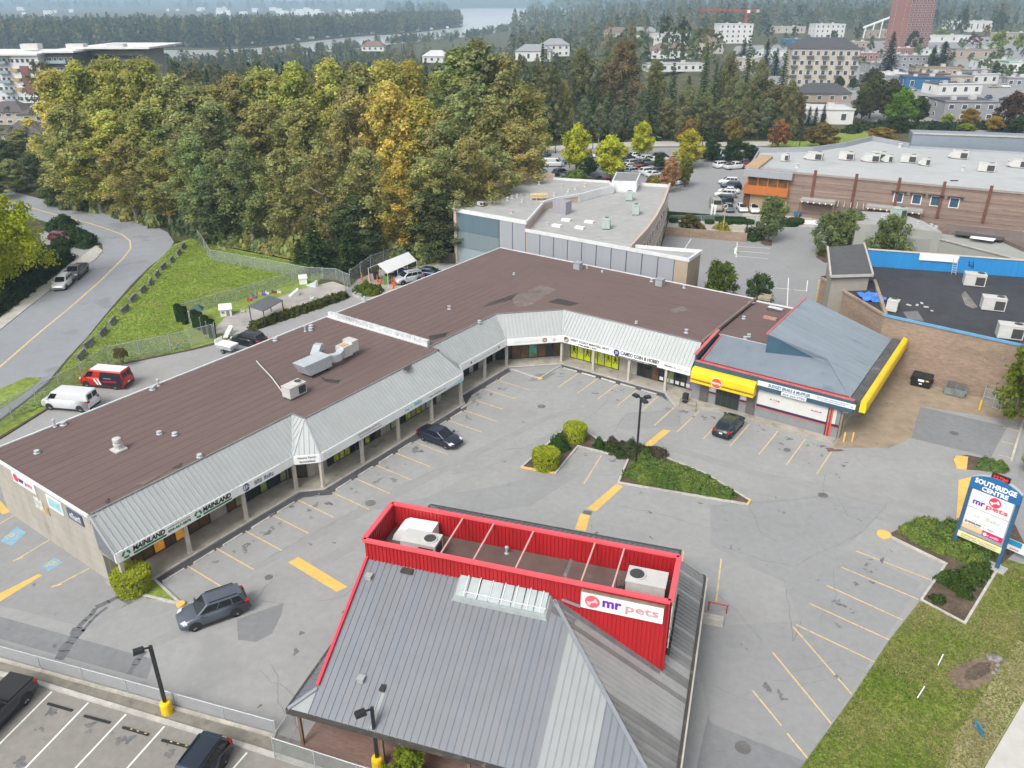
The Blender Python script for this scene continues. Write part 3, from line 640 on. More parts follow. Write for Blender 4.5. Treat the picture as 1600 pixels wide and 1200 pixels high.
p = fsign(6,.1,6.4,2.74,3.6,mat('sign_panel_bright2',(.76,.76,.76),.45,.03,.5));ftext(6,'WEST COAST MARTIAL ARTS',3.55,3.32,4.9,.26,M_BLACK,p,shear=.25);ftext(6,'778-808-1977',3.3,2.95,2.4,.2,M_BLACK,p);fdisc(6,.55,3.18,.33,flat('club_brown',(.16,.06,.045),.5),p);fdisc(6,.55,3.18,.22,flat('club_cream',(.6,.45,.38),.5),p,off=.045);fdisc(6,.5,3.28,.12,M_BLACK,p,off=.055)
p = fsign(6,6.5,12.4,2.72,3.62);ftext(6,'CAMEO COIN & HOBBY',9.75,3.3,4.6,.44,M_BLACK,p);fdisc(6,6.95,3.2,.36,flat('coin_blue',(.04,.05,.2),.5),p);a_,b_,d,n = FACE[6]
ftext(6,'20',6.95,3.2,.34,.3,flat('coin_letter',(.6,.6,.7),.5),p).location
c = a_+d*9.3+n*.04;c.z = 2.83;panel(c,d,Zv,5.0,.18,.015,M_BLACK,p,'strapline_bar');fscrawl(6,9.0,2.83,3.6,.1,M_SIGNW,p)
p = fsign(6,12.5,15.5,2.72,3.6);fscrawl(6,13.3,3.2,1.3,.22,M_BLACK,p);fscrawl(6,14.7,3.1,1.2,.12,M_GREYL,p)
# ----- storefront glazing
def shopfront(p,q,n_pane,m_panes=None,z0=.16,z1=2.6,name='shop_window',off=.04):
    a_,b_ = W(*p),W(*q);d = (b_-a_).normalized();n = Vector((d.y,-d.x,0));L = (b_-a_).length
    if n.y > 0:n = -n
    fr = MB();
    for z in (z0,z1-.07):fr.prism([a_+n*off,b_+n*off,b_+n*(off+.07),a_+n*(off+.07)],z,z+.07)
    for k in range(n_pane+1):c = a_+d*(L*k/n_pane);fr.box(c+n*(off+.04)+Zv*z0,.07,.09,z1-z0,0,X=d,Y=n)
    w = obj(name,fr,M_FRAME,mall)
    for k in range(n_pane):
        u,v = a_+d*(L*k/n_pane+.035),a_+d*(L*(k+1)/n_pane-.035);mm = (m_panes[k % len(m_panes)] if m_panes else M_GLASS)
        obj('pane',MB().prism([u+n*(off+.01),v+n*(off+.01),v+n*(off+.03),u+n*(off+.03)],z0+.07,z1-.07),mm,w)
    return w
OR,BR,GL,PO_,LM = M_WARM,M_WARM2,M_GLASS,M_POSTER,M_LIME
shopfront((66.9,14.5),(62.4,14.5),5,[BR,BR,OR,BR,OR]);shopfront((62.1,14.5),(60.2,14.5),2,[BR,BR]);shopfront((58.5,14.5),(56.9,14.5),2,[BR,PO_])
shopfront((56.6,14.5),(52.4,14.5),6,[GL,GL,PO_,GL,GL,PO_]);shopfront((52.15,14.66),(51.1,15.76),1,[mat('roller_blind',(.07,.06,.05),.7,.3,6)])
M_TXG = mat('poster_yellow_green',(.12,.14,.03),.6,.7,4,var2=(.4,.42,.06))
shopfront((48.9,15.95),(44.8,15.95),6,[GL,M_TXG,M_TXG,M_TXG,GL,GL]);shopfront((44.25,15.95),(42.2,15.95),3,[M_TXG,GL,BR]);shopfront((40.7,15.95),(39.8,15.95),1,[PO_])
shopfront((39.35,15.95),(34.7,15.95),6,[GL,M_TXG,PO_,M_TXG,PO_,mat('sky_poster',(.3,.42,.48),.5,.4,3)]);shopfront((34.3,15.95),(33.9,15.95),1,[GL],name='side_door')
shopfront((27.2,14.4),(24.7,14.4),3,[GL,mat('pale_poster',(.5,.5,.55),.6,.5,4),GL]);shopfront((23.2,14.4),(21.95,14.4),1,[GL])
shopfront((21.5,14.62),(16.0,20.16),8,[GL,GL,BR,BR,mat('cafe_poster',(.4,.16,.05),.5,.6,2.5,var2=(.02,.3,.22)),BR,GL,BR])
w = shopfront((15.75,21.3),(15.75,27.6),7,[LM],z1=2.5)
a_,d = W(15.75,21.3),SB
for k in range(7):                                  # black figures printed on the lime window posters
    c = a_+d*(.45+.9*k)+SA*.10;s = .8+.25*random.random();X = d;mb = MB()
    c.z = 1.25
    def pp(u,v):return c+X*(u*s)+Zv*(v*s)
    ring = [pp(.11*cos(t*.7),.38+.12*sin(t*.7)) for t in range(9)]
    mb.poly(ring);mb.poly([pp(-.13,.25),pp(.13,.25),pp(.1,-.1),pp(-.1,-.1)]);mb.poly([pp(-.1,-.1),pp(0,-.1),pp(-.2,-.6),pp(-.28,-.55)]);mb.poly([pp(0,-.1),pp(.1,-.1),pp(.34,-.35),pp(.28,-.45)]);mb.poly([pp(.1,.22),pp(.36,.05),pp(.33,-.02),pp(.1,.1)])
    obj('poster_figure',mb,[M_BLACK,flat('poster_white',(.6,.6,.5)),flat('poster_brown',(.14,.07,.04))][k % 3],w)
shopfront((15.75,29.95),(15.75,33.4),4,[GL,GL,BR,GL]);shopfront((15.75,33.6),(15.75,36.5),4,[PO_,GL,GL,mat('mauve_poster',(.3,.2,.36),.6,.3,3)])
for k in range(6):c = W(15.88,32.9+.62*k,.35);panel(c+Zv*.25,SB,Zv,.42,.4,.02,flat('leaflet',(.72,.72,.7)),w,'window_leaflet')
# posts
for (a,b_) in ((68.6,16.62),(63.45,16.55),(58.2,16.5),(52.95,16.45),(51.4,18.1),(46.6,18.05),(41.75,18.0),(36.9,18.0),(32.35,18.1),(26.1,16.5),(21.95,16.5),(17.45,21.1),(17.5,25.3),(17.5,29.75),(17.5,34.1)):
    mb = MB().box(W(a,b_,.12),.26,.26,2.68,0,X=SA,Y=SB);o = obj('post',mb,M_POST,mall)
    obj('post_base',MB().box(W(a,b_,.12),.34,.34,.12,0,X=SA,Y=SB),M_KERB,o)
# walk along the shops with its kerb
WK = [(69.0,16.95),(53.0,16.9),(51.55,18.4),(32.2,18.4),(30.7,16.9),(22.2,16.9),(17.9,21.35),(17.9,34.3),(20.3,36.6),(20.1,37.4),(18.7,40.0),(18.6,51.9),(17.4,51.9),(15.5,37),(15.5,20.3),(21.7,14.3),(32,14.3),(33,15.9),(50.9,15.9),(52.3,14.4),(68.4,14.4),(69.0,14.4)]
struct('shop_walkway',MB().prism([W(*p) for p in WK],0.0,.14),M_WALK)
kb = MB()
for i in range(8):kb.bar(W(*WK[i],.105),W(*WK[i+1],.105),.14,.1)
struct('walkway_kerb',kb,M_KERB)
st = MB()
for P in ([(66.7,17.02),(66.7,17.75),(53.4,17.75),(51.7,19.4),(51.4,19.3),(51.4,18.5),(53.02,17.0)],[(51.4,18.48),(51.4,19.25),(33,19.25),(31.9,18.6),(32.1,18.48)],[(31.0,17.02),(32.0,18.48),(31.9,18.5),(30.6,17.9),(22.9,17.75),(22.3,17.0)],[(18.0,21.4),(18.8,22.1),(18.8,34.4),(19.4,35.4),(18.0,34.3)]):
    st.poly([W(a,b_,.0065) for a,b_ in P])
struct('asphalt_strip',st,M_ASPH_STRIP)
# planted corner kerb in the inner angle
q = [W(22.3,17.4),G(843,592),W(18.4,21.5)];kb = MB();kb.bar(q[0]+Zv*.05,q[1]+Zv*.05,.16,.12);kb.bar(q[1]+Zv*.05,q[2]+Zv*.05,.16,.12);struct('corner_kerb',kb,M_KERB)
kb = MB().lathe(G(844,592),[(.3,0),(.3,.11),(.26,.125)],10);tag(obj('kerb_nose',kb,M_YEL),'yellow painted kerb nose in the inner corner of the mall','kerb')
# wheel stops
ws = MB();L_ = 1.85;ws.hexa([(-L_/2,-.09,0),(L_/2,-.09,0),(L_/2,.09,0),(-L_/2,.09,0)],[(-L_/2+.04,-.055,.13),(L_/2-.04,-.055,.13),(L_/2-.04,.055,.13),(-L_/2+.04,.055,.13)])
WSM = ws.mesh('wheel_stop',M_KERB)
def wstop(c,rz,label,group):
    o = inst('wheel_stop',WSM,c,rz+random.uniform(-.03,.03));tag(o,label,'wheel stop',group)
ra = atan2(SA.y,SA.x);rb = atan2(SB.y,SB.x)
for a in (65.7,63.1,60.5,57.8,55.2):wstop(W(a,17.75,.0),ra,'low concrete wheel stop facing the recycling-arrow signs','wheel stops of the corner bay')
for a in (50.1,47.4,44.8,42.2,37.0,34.5):wstop(W(a,19.2,.0),ra,'low concrete wheel stop facing the projecting middle bay','wheel stops of the middle bay')
for a in (32.2,29.4,26.8,24.2):wstop(W(a,17.9 if a < 31 else 18.7,.0),ra,'low concrete wheel stop next to the inner corner of the mall','wheel stops near the inner corner')
for b_ in (23.0,25.4,27.9,30.3,32.8):wstop(W(18.65,b_,.0),rb,'low concrete wheel stop facing the martial arts and coin shops','wheel stops of the right wing')
# signs on the end wall
es = [((3.05,6.35),4.35,5.15),((5.75,7.8),2.95,4.2),((8.1,10.1),3.85,5.15),((10.9,12.9),4.2,5.0)]
def epanel(b0,b1,z0,z1,m,nm='wall_sign',par=None):e_ = .01 if par else 0;return obj(nm,MB().prism([W(68.71+e_,b0),W(68.76+e_,b0),W(68.76+e_,b1),W(68.71+e_,b1)],z0,z1),m,par or mall)
def etext(s,b0,z,w,h,m,par,**k):
    c = W(68.77,b0,z);return lettering(s,c,SB,Zv,w,h,m,par,**k)
M_PINK = flat('pink_red',(.62,.05,.1),.5);M_PURP = flat('purple_letter',(.12,.03,.25),.5);M_PINKL = flat('pink_letter',(.62,.18,.24),.5)
p = epanel(3.0,6.4,4.35,5.3,M_SIGNW);disc(W(68.77,3.55,4.85),SB,Zv,.36,M_PINK,p);etext('mr',4.45,4.85,.75,.36,M_PURP,p);etext('pets',5.5,4.8,1.1,.5,M_PINKL,p)
epanel(5.7,6.9,3.0,4.0,mat('worn_bill',(.5,.5,.46),.7,.5,3));epanel(6.95,7.7,2.95,3.7,mat('tan_bill',(.45,.3,.16),.7,.5,3))
p = epanel(8.05,10.15,3.95,5.1,M_SIGNW);epanel(8.2,10.0,4.1,4.95,mat('teal_bill',(.33,.55,.6),.6,.3,2),'printed_face',p)
p = epanel(10.9,12.95,4.15,5.05,mat('navy_bill',(.07,.1,.16),.6,.3,2));scrawl(W(68.77,11.9,4.6),SB,Zv,1.3,.5,M_SIGNW,p)
# step between the two roofs of the right wing: coping of the firewall
obj('firewall_coping',MB().prism([W(15.3,36.75),W(15.3,37.0),W(-.5,37.0),W(-.5,36.75)],ZR-.1,ZR+.22),mat('coping',(.2,.15,.14),.7,.2,1),mall)
# ================================================================ brake and muffler shop at the end of the right wing
M_BLUEM = mat('blue_grey_metal',(.235,.275,.315),.45,.08,.6,metal=.15,spots=[(.35,.6,(.165,.225,.29),.08)])
M_BLUEM_H = mat('weathered_blue_metal',(.24,.28,.315),.5,.1,.8,metal=.15,stretch=(.25,2.2,1,ANG),spots=[(.5,.62,(.15,.185,.215),.1)])
M_BLUEW = mat('blue_wall_metal',(.055,.115,.165),.5,.1,1,metal=.1)
M_SALMON = mat('faded_red_trim',(.5,.13,.12),.5,.12,1)
M_YELA = mat('yellow_awning',(.74,.51,.015),.5,.1,.7,spots=[(1.2,.62,(.6,.43,.05),.2)])
M_WHITEW = mat('white_painted_wall',(.6,.59,.57),.7,.06,1,spots=[(.8,.62,(.48,.47,.44),.1)])
M_GREYW = mat('grey_painted_wall',(.22,.225,.235),.8,.1,1)
M_ORANGE = flat('orange_stripe',(.65,.1,.05),.5);M_NAVY = flat('navy_stripe',(.03,.03,.08),.5)
brake = thing('brake_shop','blue metal roofed brake and muffler shop with yellow awnings','building',W(9,45))
FA = 17.9
obj('flat_roof',MB().prism([W(11.9,37.05),W(11.9,43),W(-.4,43),W(-.4,37.05)],5.0,5.45),M_MEMB2,brake)
b = MB();b.bar(W(-.45,37,5.5),W(-.45,42.6,5.5),.16,.22);b.bar(W(11.9,37.1,5.5),W(11.9,43,5.5),.14,.12);obj('roof_edge',b,M_FLASH,brake)
# body walls
obj('wall',MB().prism([W(FA-.4,37.1),W(FA-.4,51.9),W(-.2,51.9),W(-.2,37.1)],0,3.5),M_GREYW,brake)
# lower lean-to roof over the shop front
LZ0,LZ1 = 4.5,5.56
b = ribbed(MB(),[W(12.0,37.6,LZ1),W(12.0,48.6,LZ1),W(17.4,52.35,LZ0),W(17.4,37.7,LZ0)],SB,.2,.05,.045,.05);obj('lean_to_roof',b,M_BLUEM,brake)
# tall mono-pitch roof, highest along its left edge
HZ = 7.35
hp = [W(13.4,42.85,HZ),W(.2,42.85,HZ),W(.0,52.4,5.0),W(17.3,52.3,4.85),W(12.05,48.6,5.7)]
hp2 = [W(13.4,42.85,HZ),W(.2,42.85,HZ),W(.0,52.4,5.0),W(17.3,52.3,5.0)]
n_ = (hp[1]-hp[0]).cross(hp[2]-hp[0]);zf = lambda v:HZ - (siteab(v)[1]-42.85)*(HZ-4.5)/9.5
hp = [W(13.4,42.85),W(.2,42.85),W(.1,52.4),W(17.35,52.35),W(12.1,48.7)]
for p in hp:p.z = zf(p)
b = MB();b.slab(hp,.08)
mbr = MB()
for a in np.arange(.3,17.2,.3):
    b1 = 42.86 if a < 13.4 else None
    # left limit: edge (13.4,42.85)-(12.1,48.7)-(17.35,52.35)
    if a <= 12.1:lo = 42.87
    elif a <= 13.4:lo = 42.87
    else:lo = 48.7+(a-12.1)/(17.35-12.1)*3.65
    p,q = W(a,lo),W(a,52.38);p.z = zf(p)+.015;q.z = zf(q)+.015;mbr.bar(p,q,.04,.05)
hr = obj('high_roof',b,M_BLUEM_H,brake);obj('roof_seam',mbr,M_BLUEM_H,hr,kind='stuff')
# side walls under the high roof
b = MB();ribbed(b,[W(13.35,42.9,HZ-.1),W(12.1,48.65,zf(W(0,48.65))-.1),W(12.1,48.65,5.3),W(13.35,42.9,5.2)],SB,.22,.05,.04,.05,outward=SA);obj('upper_wall',b,M_BLUEW,brake)
b = MB();ribbed(b,[W(13.35,42.9,HZ-.1),W(.2,42.9,HZ-.1),W(.2,42.9,5.3),W(13.35,42.9,5.3)],SA,.22,.05,.04,.05,outward=-SB);obj('upper_wall',b,M_BLUEW,brake)
b = MB();b.bar(W(13.5,42.8,HZ+.02),W(.1,42.8,HZ+.02),.16,.16);obj('red_edge_trim',b,M_SALMON,brake)
b = MB();
p,q,r = W(13.4,42.9),W(12.1,48.7),W(17.4,52.4)
for v in (p,q,r):v.z = zf(v)+.05
b.bar(p,q,.12,.08);b.bar(q,r,.12,.08);obj('roof_edge_trim',b,M_BLUEM,brake)
# wing parapet at the left
b = MB();ribbed(b,[W(12,37.2,6.0),W(16.6,37.2,5.5),W(17.9,37.2,5.3),W(17.9,37.2,4.3),W(12,37.2,5.3)],SA,.25,.05,.04,.12,outward=-SB);obj('wing_parapet',b,M_BLUEW,brake)
b = MB();b.bar(W(12,37.25,6.04),W(17.95,37.25,5.35),.34,.12);b.bar(W(12.0,37.65,5.53),W(17.4,37.75,4.68),.14,.12);obj('red_edge_trim',b,M_SALMON,brake)
# front fascia of ribbed blue metal with a red top line
b = MB();ribbed(b,[W(FA,37.2,4.55),W(FA,52.9,4.55),W(FA,52.9,3.25),W(FA,37.2,3.25)],SB,.16,.05,.04,.3,outward=SA);fas = obj('fascia',b,M_BLUEW,brake)
b = MB();b.bar(W(FA-.1,37.3,4.6),W(FA-.1,52.9,4.6),.3,.1);obj('red_edge_trim',b,M_SALMON,brake)
b = MB();b.bar(W(17.5,37.6,4.62),W(17.5,52.3,4.62),.1,.16);obj('red_edge_trim',b,flat('dark_red',(.25,.04,.04)),brake)
sp = obj('sign_panel',MB().prism([W(FA+.05,43.9),W(FA+.1,43.9),W(FA+.1,53.1),W(FA+.05,53.1)],3.75,4.25),mat('sign_blueish',(.68,.73,.78),.5,.04,1),brake)
lettering('BUDGET BRAKE & MUFFLER',W(FA+.1,47.0,4.0),SB,Zv,4.0,.32,flat('blue_letter',(.05,.09,.16)),sp);scrawl(W(FA+.1,51.0,4.1),SB,Zv,2.9,.1,M_BLACK,sp);scrawl(W(FA+.1,50.9,3.92),SB,Zv,2.5,.1,M_BLACK,sp)
lettering('V',W(FA+.1,52.8,3.95),SB,Zv,.26,.2,flat('tick_blue',(.1,.1,.4)),sp)
p2 = obj('sign_panel',MB().prism([W(FA+.05,46.3),W(FA+.1,46.3),W(FA+.1,48.7),W(FA+.05,48.7)],3.3,3.68),MATS['sign_blueish'],brake);lettering('604-463-7750',W(FA+.1,47.5,3.49),SB,Zv,2.1,.22,M_GREYL,p2)
# lower front wall: white with navy and orange band over grey
FW = 17.55
obj('white_front_wall',MB().prism([W(FW,44.0),W(FW+.02,44.0),W(FW+.02,51.55),W(FW,51.55)],1.55,3.25),M_WHITEW,brake)
obj('navy_stripe',MB().prism([W(FW,44),W(FW+.03,44),W(FW+.03,51.9),W(FW,51.9)],1.28,1.55),M_NAVY,brake);obj('orange_stripe',MB().prism([W(FW,44),W(FW+.03,44),W(FW+.03,51.9),W(FW,51.9)],1.2,1.275),M_ORANGE,brake)
for b0 in (45.2,49.2):
    s = obj('wall_sign',MB().prism([W(FW+.03,b0),W(FW+.05,b0),W(FW+.05,b0+1.0),W(FW+.03,b0+1.0)],2.15,2.65),M_WHITEW,brake)
    scrawl(W(FW+.05,b0+.5,2.4),SB,Zv,.7,.2,flat('red_letter',(.5,.03,.05)),s);
    for k in (0,1):disc(W(FW+.05,b0+.08+.84*k,2.4),SB,Zv,.1,M_NAVYL,s,'arrow_mark',3)
for k,m in enumerate((M_NAVY,M_ORANGE,flat('dk_red2',(.2,.03,.03)),M_ORANGE)):
    obj('corner_stripe',MB().prism([W(FW,50.75+.13*k),W(FW+.06,50.75+.13*k),W(FW+.06,50.86+.13*k),W(FW,50.86+.13*k)],.15,3.2),m,brake)
# office doors and windows below the front awning
M_DOOR = mat('grey_door',(.115,.1,.095),.6,.1,2)
for b0,b1,m,nm in ((38.0,38.95,M_DOOR,'door'),(42.95,43.85,M_DOOR,'door')):
    d_ = obj(nm,MB().prism([W(FW,b0),W(FW+.05,b0),W(FW+.05,b1),W(FW,b1)],.16,2.35),m,brake);obj('handle',MB().box(W(FW+.07,b1-.12,1.1),.05,.1,.14,0,X=SA,Y=SB),M_FRAME,d_)
ob = obj('office_window',MB().prism([W(FW,39.75),W(FW+.05,39.75),W(FW+.05,42.2),W(FW,42.2)],.2,2.4),M_FRAME,brake)
for k in range(4):
    for z in (.28,1.3):obj('pane',MB().prism([W(FW+.04,39.82+.59*k),W(FW+.06,39.82+.59*k),W(FW+.06,40.36+.59*k),W(FW+.04,40.36+.59*k)],z,z+.95),M_GLASS,ob)
for b0,b1 in ((38.98,39.7),(42.25,42.92)):
    obj('pilaster_white',MB().prism([W(FW,b0),W(FW+.03,b0),W(FW+.03,b1),W(FW,b1)],1.5,2.6),M_WHITEW,brake);obj('pilaster_stripe',MB().prism([W(FW,b0),W(FW+.04,b0),W(FW+.04,b1),W(FW,b1)],1.3,1.5),M_NAVY,brake);obj('pilaster_stripe',MB().prism([W(FW,b0),W(FW+.04,b0),W(FW+.04,b1),W(FW,b1)],1.22,1.295),M_ORANGE,brake)
    obj('notice',MB().prism([W(FW+.03,b0+.15),W(FW+.05,b0+.15),W(FW+.05,b1-.15),W(FW+.03,b1-.15)],1.7,2.2),M_SIGNW,brake)
# front awning: a waterfall curve
prof = [(0.0,4.05),(.32,4.02),(.55,3.88),(.68,3.6),(.74,3.2),(.76,2.75),(.76,2.55)]
def awning(prof,at,t0,t1,m,parent,name):
    b = MB();rows = [[at(t0,u,z) for u,z in prof],[at(t1,u,z) for u,z in prof]]
    b.grid(rows);inner = [(max(0,u-.06),z-.04) for u,z in prof];b.grid([[at(t0,u,z) for u,z in inner],[at(t1,u,z) for u,z in inner]])
    for t in (t0,t1):b.poly([at(t,u,z) for u,z in prof]+[at(t,0,prof[-1][1])])
    return obj(name,b,m,parent)
aw = awning(prof,lambda t,u,z:W(FA+.02+u,t,z),37.25,43.85,M_YELA,brake,'front_awning')
for z0,z1 in ((2.82,2.9),(2.96,2.99)):
    for t0,t1 in ((37.27,39.55),(40.55,43.83)):obj('awning_stripe',MB().prism([W(FA+.775,t0),W(FA+.79,t0),W(FA+.79,t1),W(FA+.775,t1)],z0,z1),M_BLACK,aw)
disc(W(FA+.79,40.05,3.1),SB,Zv,.58,M_SIGNW,aw,'emblem_rim');disc(W(FA+.8,40.05,3.1),SB,Zv,.53,flat('emblem_orange',(.62,.1,.02)),aw,'emblem');panel(W(FA+.83,40.05,3.08),SB,Zv,.86,.22,.01,M_SIGNW,aw,'emblem_band');scrawl(W(FA+.84,40.0,3.08),SB,Zv,.6,.14,flat('brk',(.3,.05,.02)),aw)
# side canopy along the service bays
obj('canopy_deck',MB().prism([W(17.4,52.4),W(17.4,53.6),W(-.5,53.6),W(-.5,52.4)],4.2,4.42),mat('tar_deck',(.085,.085,.088),.9,.25,1.2,spots=[(.7,.6,(.15,.15,.15),.1)]),brake)
prof2 = [(0.0,4.75),(.3,4.72),(.48,4.6),(.55,4.35),(.55,3.65)]
aw = awning(prof2,lambda t,u,z:W(t,53.45+u,z),18.0,-.6,M_YELA,brake,'side_awning');
obj('bay_wall',MB().prism([W(17.3,51.92),W(17.3,52.1),W(-.2,52.1),W(-.2,51.92)],0,4.4),mat('bay_wall',(.3,.24,.17),.8,.2,1),brake)
for k in range(4):
    dd = obj('bay_door',MB().prism([W(16.2-4.1*k,52.1),W(16.2-4.1*k,52.16),W(13.0-4.1*k,52.16),W(13.0-4.1*k,52.1)],.05,3.3),mat('bay_door',(.33,.28,.2),.6,.1,2),brake)
    for z in (.8,1.6,2.4):obj('door_rib',MB().prism([W(16.2-4.1*k,52.165),W(16.2-4.1*k,52.19),W(13.0-4.1*k,52.19),W(13.0-4.1*k,52.165)],z,z+.06),M_GREYL,dd)
obj('corner_box',MB().box(W(17.3,52.3,3.0),.5,.4,.5,0,X=SA,Y=SB),M_WHITEW,brake)
# ramp rail by the shop door, concrete landing
b = MB()
for p,q in (((19.9,36.9),(18.9,36.9)),((19.9,36.9),(19.7,38.6))):
    for z in (.5,.95):b.tube(W(*p,z),W(*q,z),.025,n=6)
for p in ((19.9,36.9),(18.9,36.9),(19.7,38.6)):b.tube(W(*p,.0),W(*p,.95),.03,n=6)
tag(obj('handrail',b,M_IRON),'rusty tube handrail at the step between mall and brake shop','handrail')
b = MB().box(W(18.8,37.0,.14),.5,.5,1.0,0,X=SA,Y=SB);tag(obj('planter_box',b,mat('planter_dark',(.03,.028,.025),.8,.3,4)),'dark bin standing by the handrail near the brake shop door','bin')
for p in ((1318,690),(1331,690)):
    c = G(*p);b = MB().tube(c,c+Zv*.95,.09,n=10);b.lathe(c+Zv*.95,[(.09,0),(.06,.05),(.01,.07)],10);tag(obj('bollard',b,M_YEL),'short yellow steel bollard at the brake shop corner','bollard','bollards at the brake shop corner')
blob(lot,G(1302,703),.55,mat('rust_patch',(.17,.1,.075),.9,.2,3),.0098,'rusty_plate',1.5)
# ================================================================ pet shop with hipped grey roof and red parapet box
M_PR = mat('grey_roof_panel',(.158,.169,.185),.5,.06,.6,metal=.15,spots=[(.5,.58,(.14,.15,.165),.15)])
M_PRB = mat('grey_roof_panel_blue',(.152,.166,.188),.5,.06,.6,metal=.15)
M_PRL = mat('pale_roof_panel',(.245,.262,.265),.5,.06,.6,metal=.1)
M_PT = mat('taupe_roof_panel',(.208,.208,.205),.55,.12,.8,metal=.05,spots=[(.7,.6,(.17,.162,.15),.1)])
M_PTL = mat('pale_taupe_panel',(.285,.288,.282),.55,.1,.8)
M_PTD = mat('dark_taupe_panel',(.17,.168,.163),.55,.15,.8)
M_RED = mat('red_metal',(.40,.016,.02),.45,.12,.8,stretch=(2,2,.25,0),spots=[(.8,.6,(.33,.02,.022),.15)])
M_REDT = mat('red_coping',(.68,.09,.11),.4,.05,1)
M_GUT = mat('dark_gutter',(.06,.056,.05),.6,.2,2,spots=[(2,.6,(.14,.125,.1),.08)])
pet = thing('pet_shop','pet shop with grey hipped metal roof and red corrugated rooftop box','building',PW(10.3,10))
ZE,SL = 3.0,.56
def rz_(p,q):return ZE + SL*min(q,20.7-p,20.3-q)
RXL,BX0,BX1,BY0,BY1,BT = 1.2,1.2,19.15,8.0,11.8,8.87
def seam_panels(P,axis,step,pick,name='roof_panel'):
    """each roof panel is its own sheet with a raised standing seam along one edge"""
    n = pnormal(P);ax = Vector(axis)
    obj('roof_underlay',MB().hexa([p-n*.09 for p in P],[p-n*.045 for p in P]),M_GUT,pet)
    for t,q in strips(P,ax,step):
        q = clip_poly(q,ax,t+step-(.014 if step > .38 else .024))
        if len(q) < 3:continue
        mb = MB();mb.hexa([p-n*.04 for p in q],q)
        r = clip_poly(q,ax,t+.035)
        if len(r) >= 3:mb.hexa([p+n*.001 for p in r],[p+n*.04 for p in r])
        obj(name,mb,pick(t,q),pet)
# south slope: from the red rake to the hip
S_ = [PW(RXL,0,3),PW(20.7,0,3),PW(12.85,7.85,3+SL*7.85),PW(12.7,8.02,3+SL*8.02),PW(RXL,8.02,3+SL*8.02)]
s0 = P1.dot(PO)
def pickS(t,q):
    u = t-s0
    if 13.95 < u < 16.4:return M_PRL
    return M_PRB if u > 16.4 else (M_PR if random.random() < .75 else M_PRB)
seam_panels(S_,P1,.40,pickS)
obj('hip_corner',MB().slab([PW(0,0,3),PW(1.19,0,3),PW(1.19,1.19,3+SL*1.19)],.05),M_PRL,pet)
Wp = [PW(0,0,3),PW(RXL,RXL,3+SL*RXL),PW(RXL,19.1,3+SL*RXL),PW(0,20.3,3)]
seam_panels(Wp,P2,.42,lambda t,q:M_PR)
e0 = P2.dot(PO)
def pickE(t,q):
    v = t-e0
    if v > 9.0:return M_PT if int(v*3) % 5 else M_PTL
    if 8.3 < v <= 9.0:return M_PTL
    if 7.7 < v <= 8.3:return M_PTD
    if 7.1 < v <= 7.7:return M_PTL
    if 6.6 < v <= 7.1:return M_PTD
    if 4.1 < v <= 6.6:return M_PTL
    if 2.0 < v <= 4.1:return M_PT if random.random() < .6 else M_PTD
    return M_PT
E_ = [PW(20.7,0,3),PW(20.7,18.05,3),PW(18.9,18.05,3+SL*1.8),PW(18.9,18.4,3+SL*1.8),PW(12.85,12.5,3+SL*7.85),PW(12.85,7.85,3+SL*7.85)]
seam_panels(E_,P2,.36,pickE)
N_ = [PW(0,20.3,3),PW(18.85,20.3,3),PW(18.85,18.42,3+SL*1.85),PW(12.85,12.45,3+SL*7.85),PW(RXL,11.8,3+SL*8.4),PW(RXL,19.1,3+SL*1.2)]
seam_panels(N_,P1,.42,lambda t,q:M_PR)
b = MB()
for p,q in ((PW(20.7,0,3.04),PW(12.85,7.85,3.06+SL*7.85)),(PW(0,0,3.04),PW(1.2,1.2,3.06+SL*1.2)),(PW(18.9,18.4,3.06+SL*1.85),PW(12.85,12.45,3.06+SL*7.85))):b.bar(p,q,.2,.08)
obj('hip_cap',b,mat('hip_cap',(.24,.255,.28),.45,.06,1),pet)
b = MB();b.bar(PW(12.9,8.0,3.1+SL*7.8),PW(19.1,7.95,3.02+SL*1.55),.7,.04);b.bar(PW(12.9,7.3,3.06+SL*7.5),PW(14.2,7.3,3.06+SL*6.5),.4,.04);obj('valley_flashing',b,mat('lead_flashing',(.15,.15,.16),.6,.2,2),pet)
# eaves: fascia boards, gutters, soffit
b = MB()
for p,q in ((PW(-.06,-.06,2.9),PW(20.8,-.06,2.9)),(PW(20.8,-.06,2.9),PW(20.8,18.05,2.9)),(PW(-.06,-.06,2.9),PW(-.06,20.3,2.9)),(PW(-.06,20.35,2.9),PW(18.85,20.35,2.9)),(PW(18.9,18.1,2.98),PW(20.8,18.1,2.9)),(PW(18.9,18.1,3.9),PW(18.9,20.35,2.95))):b.bar(p,q,.16,.26)
obj('gutter',b,M_GUT,pet)
b = MB();b.bar(PW(20.95,-.06,2.98),PW(20.95,18.0,2.98),.09,.1);obj('pale_fascia',b,mat('pale_fascia',(.45,.42,.37),.7,.1,2),pet)
obj('soffit',MB().prism([PW(.1,.1),PW(20.6,.1),PW(20.6,18),PW(18.8,18),PW(18.8,20.2),PW(.1,20.2)],2.72,2.78),mat('soffit_wood',(.16,.1,.06),.8,.2,2),pet)
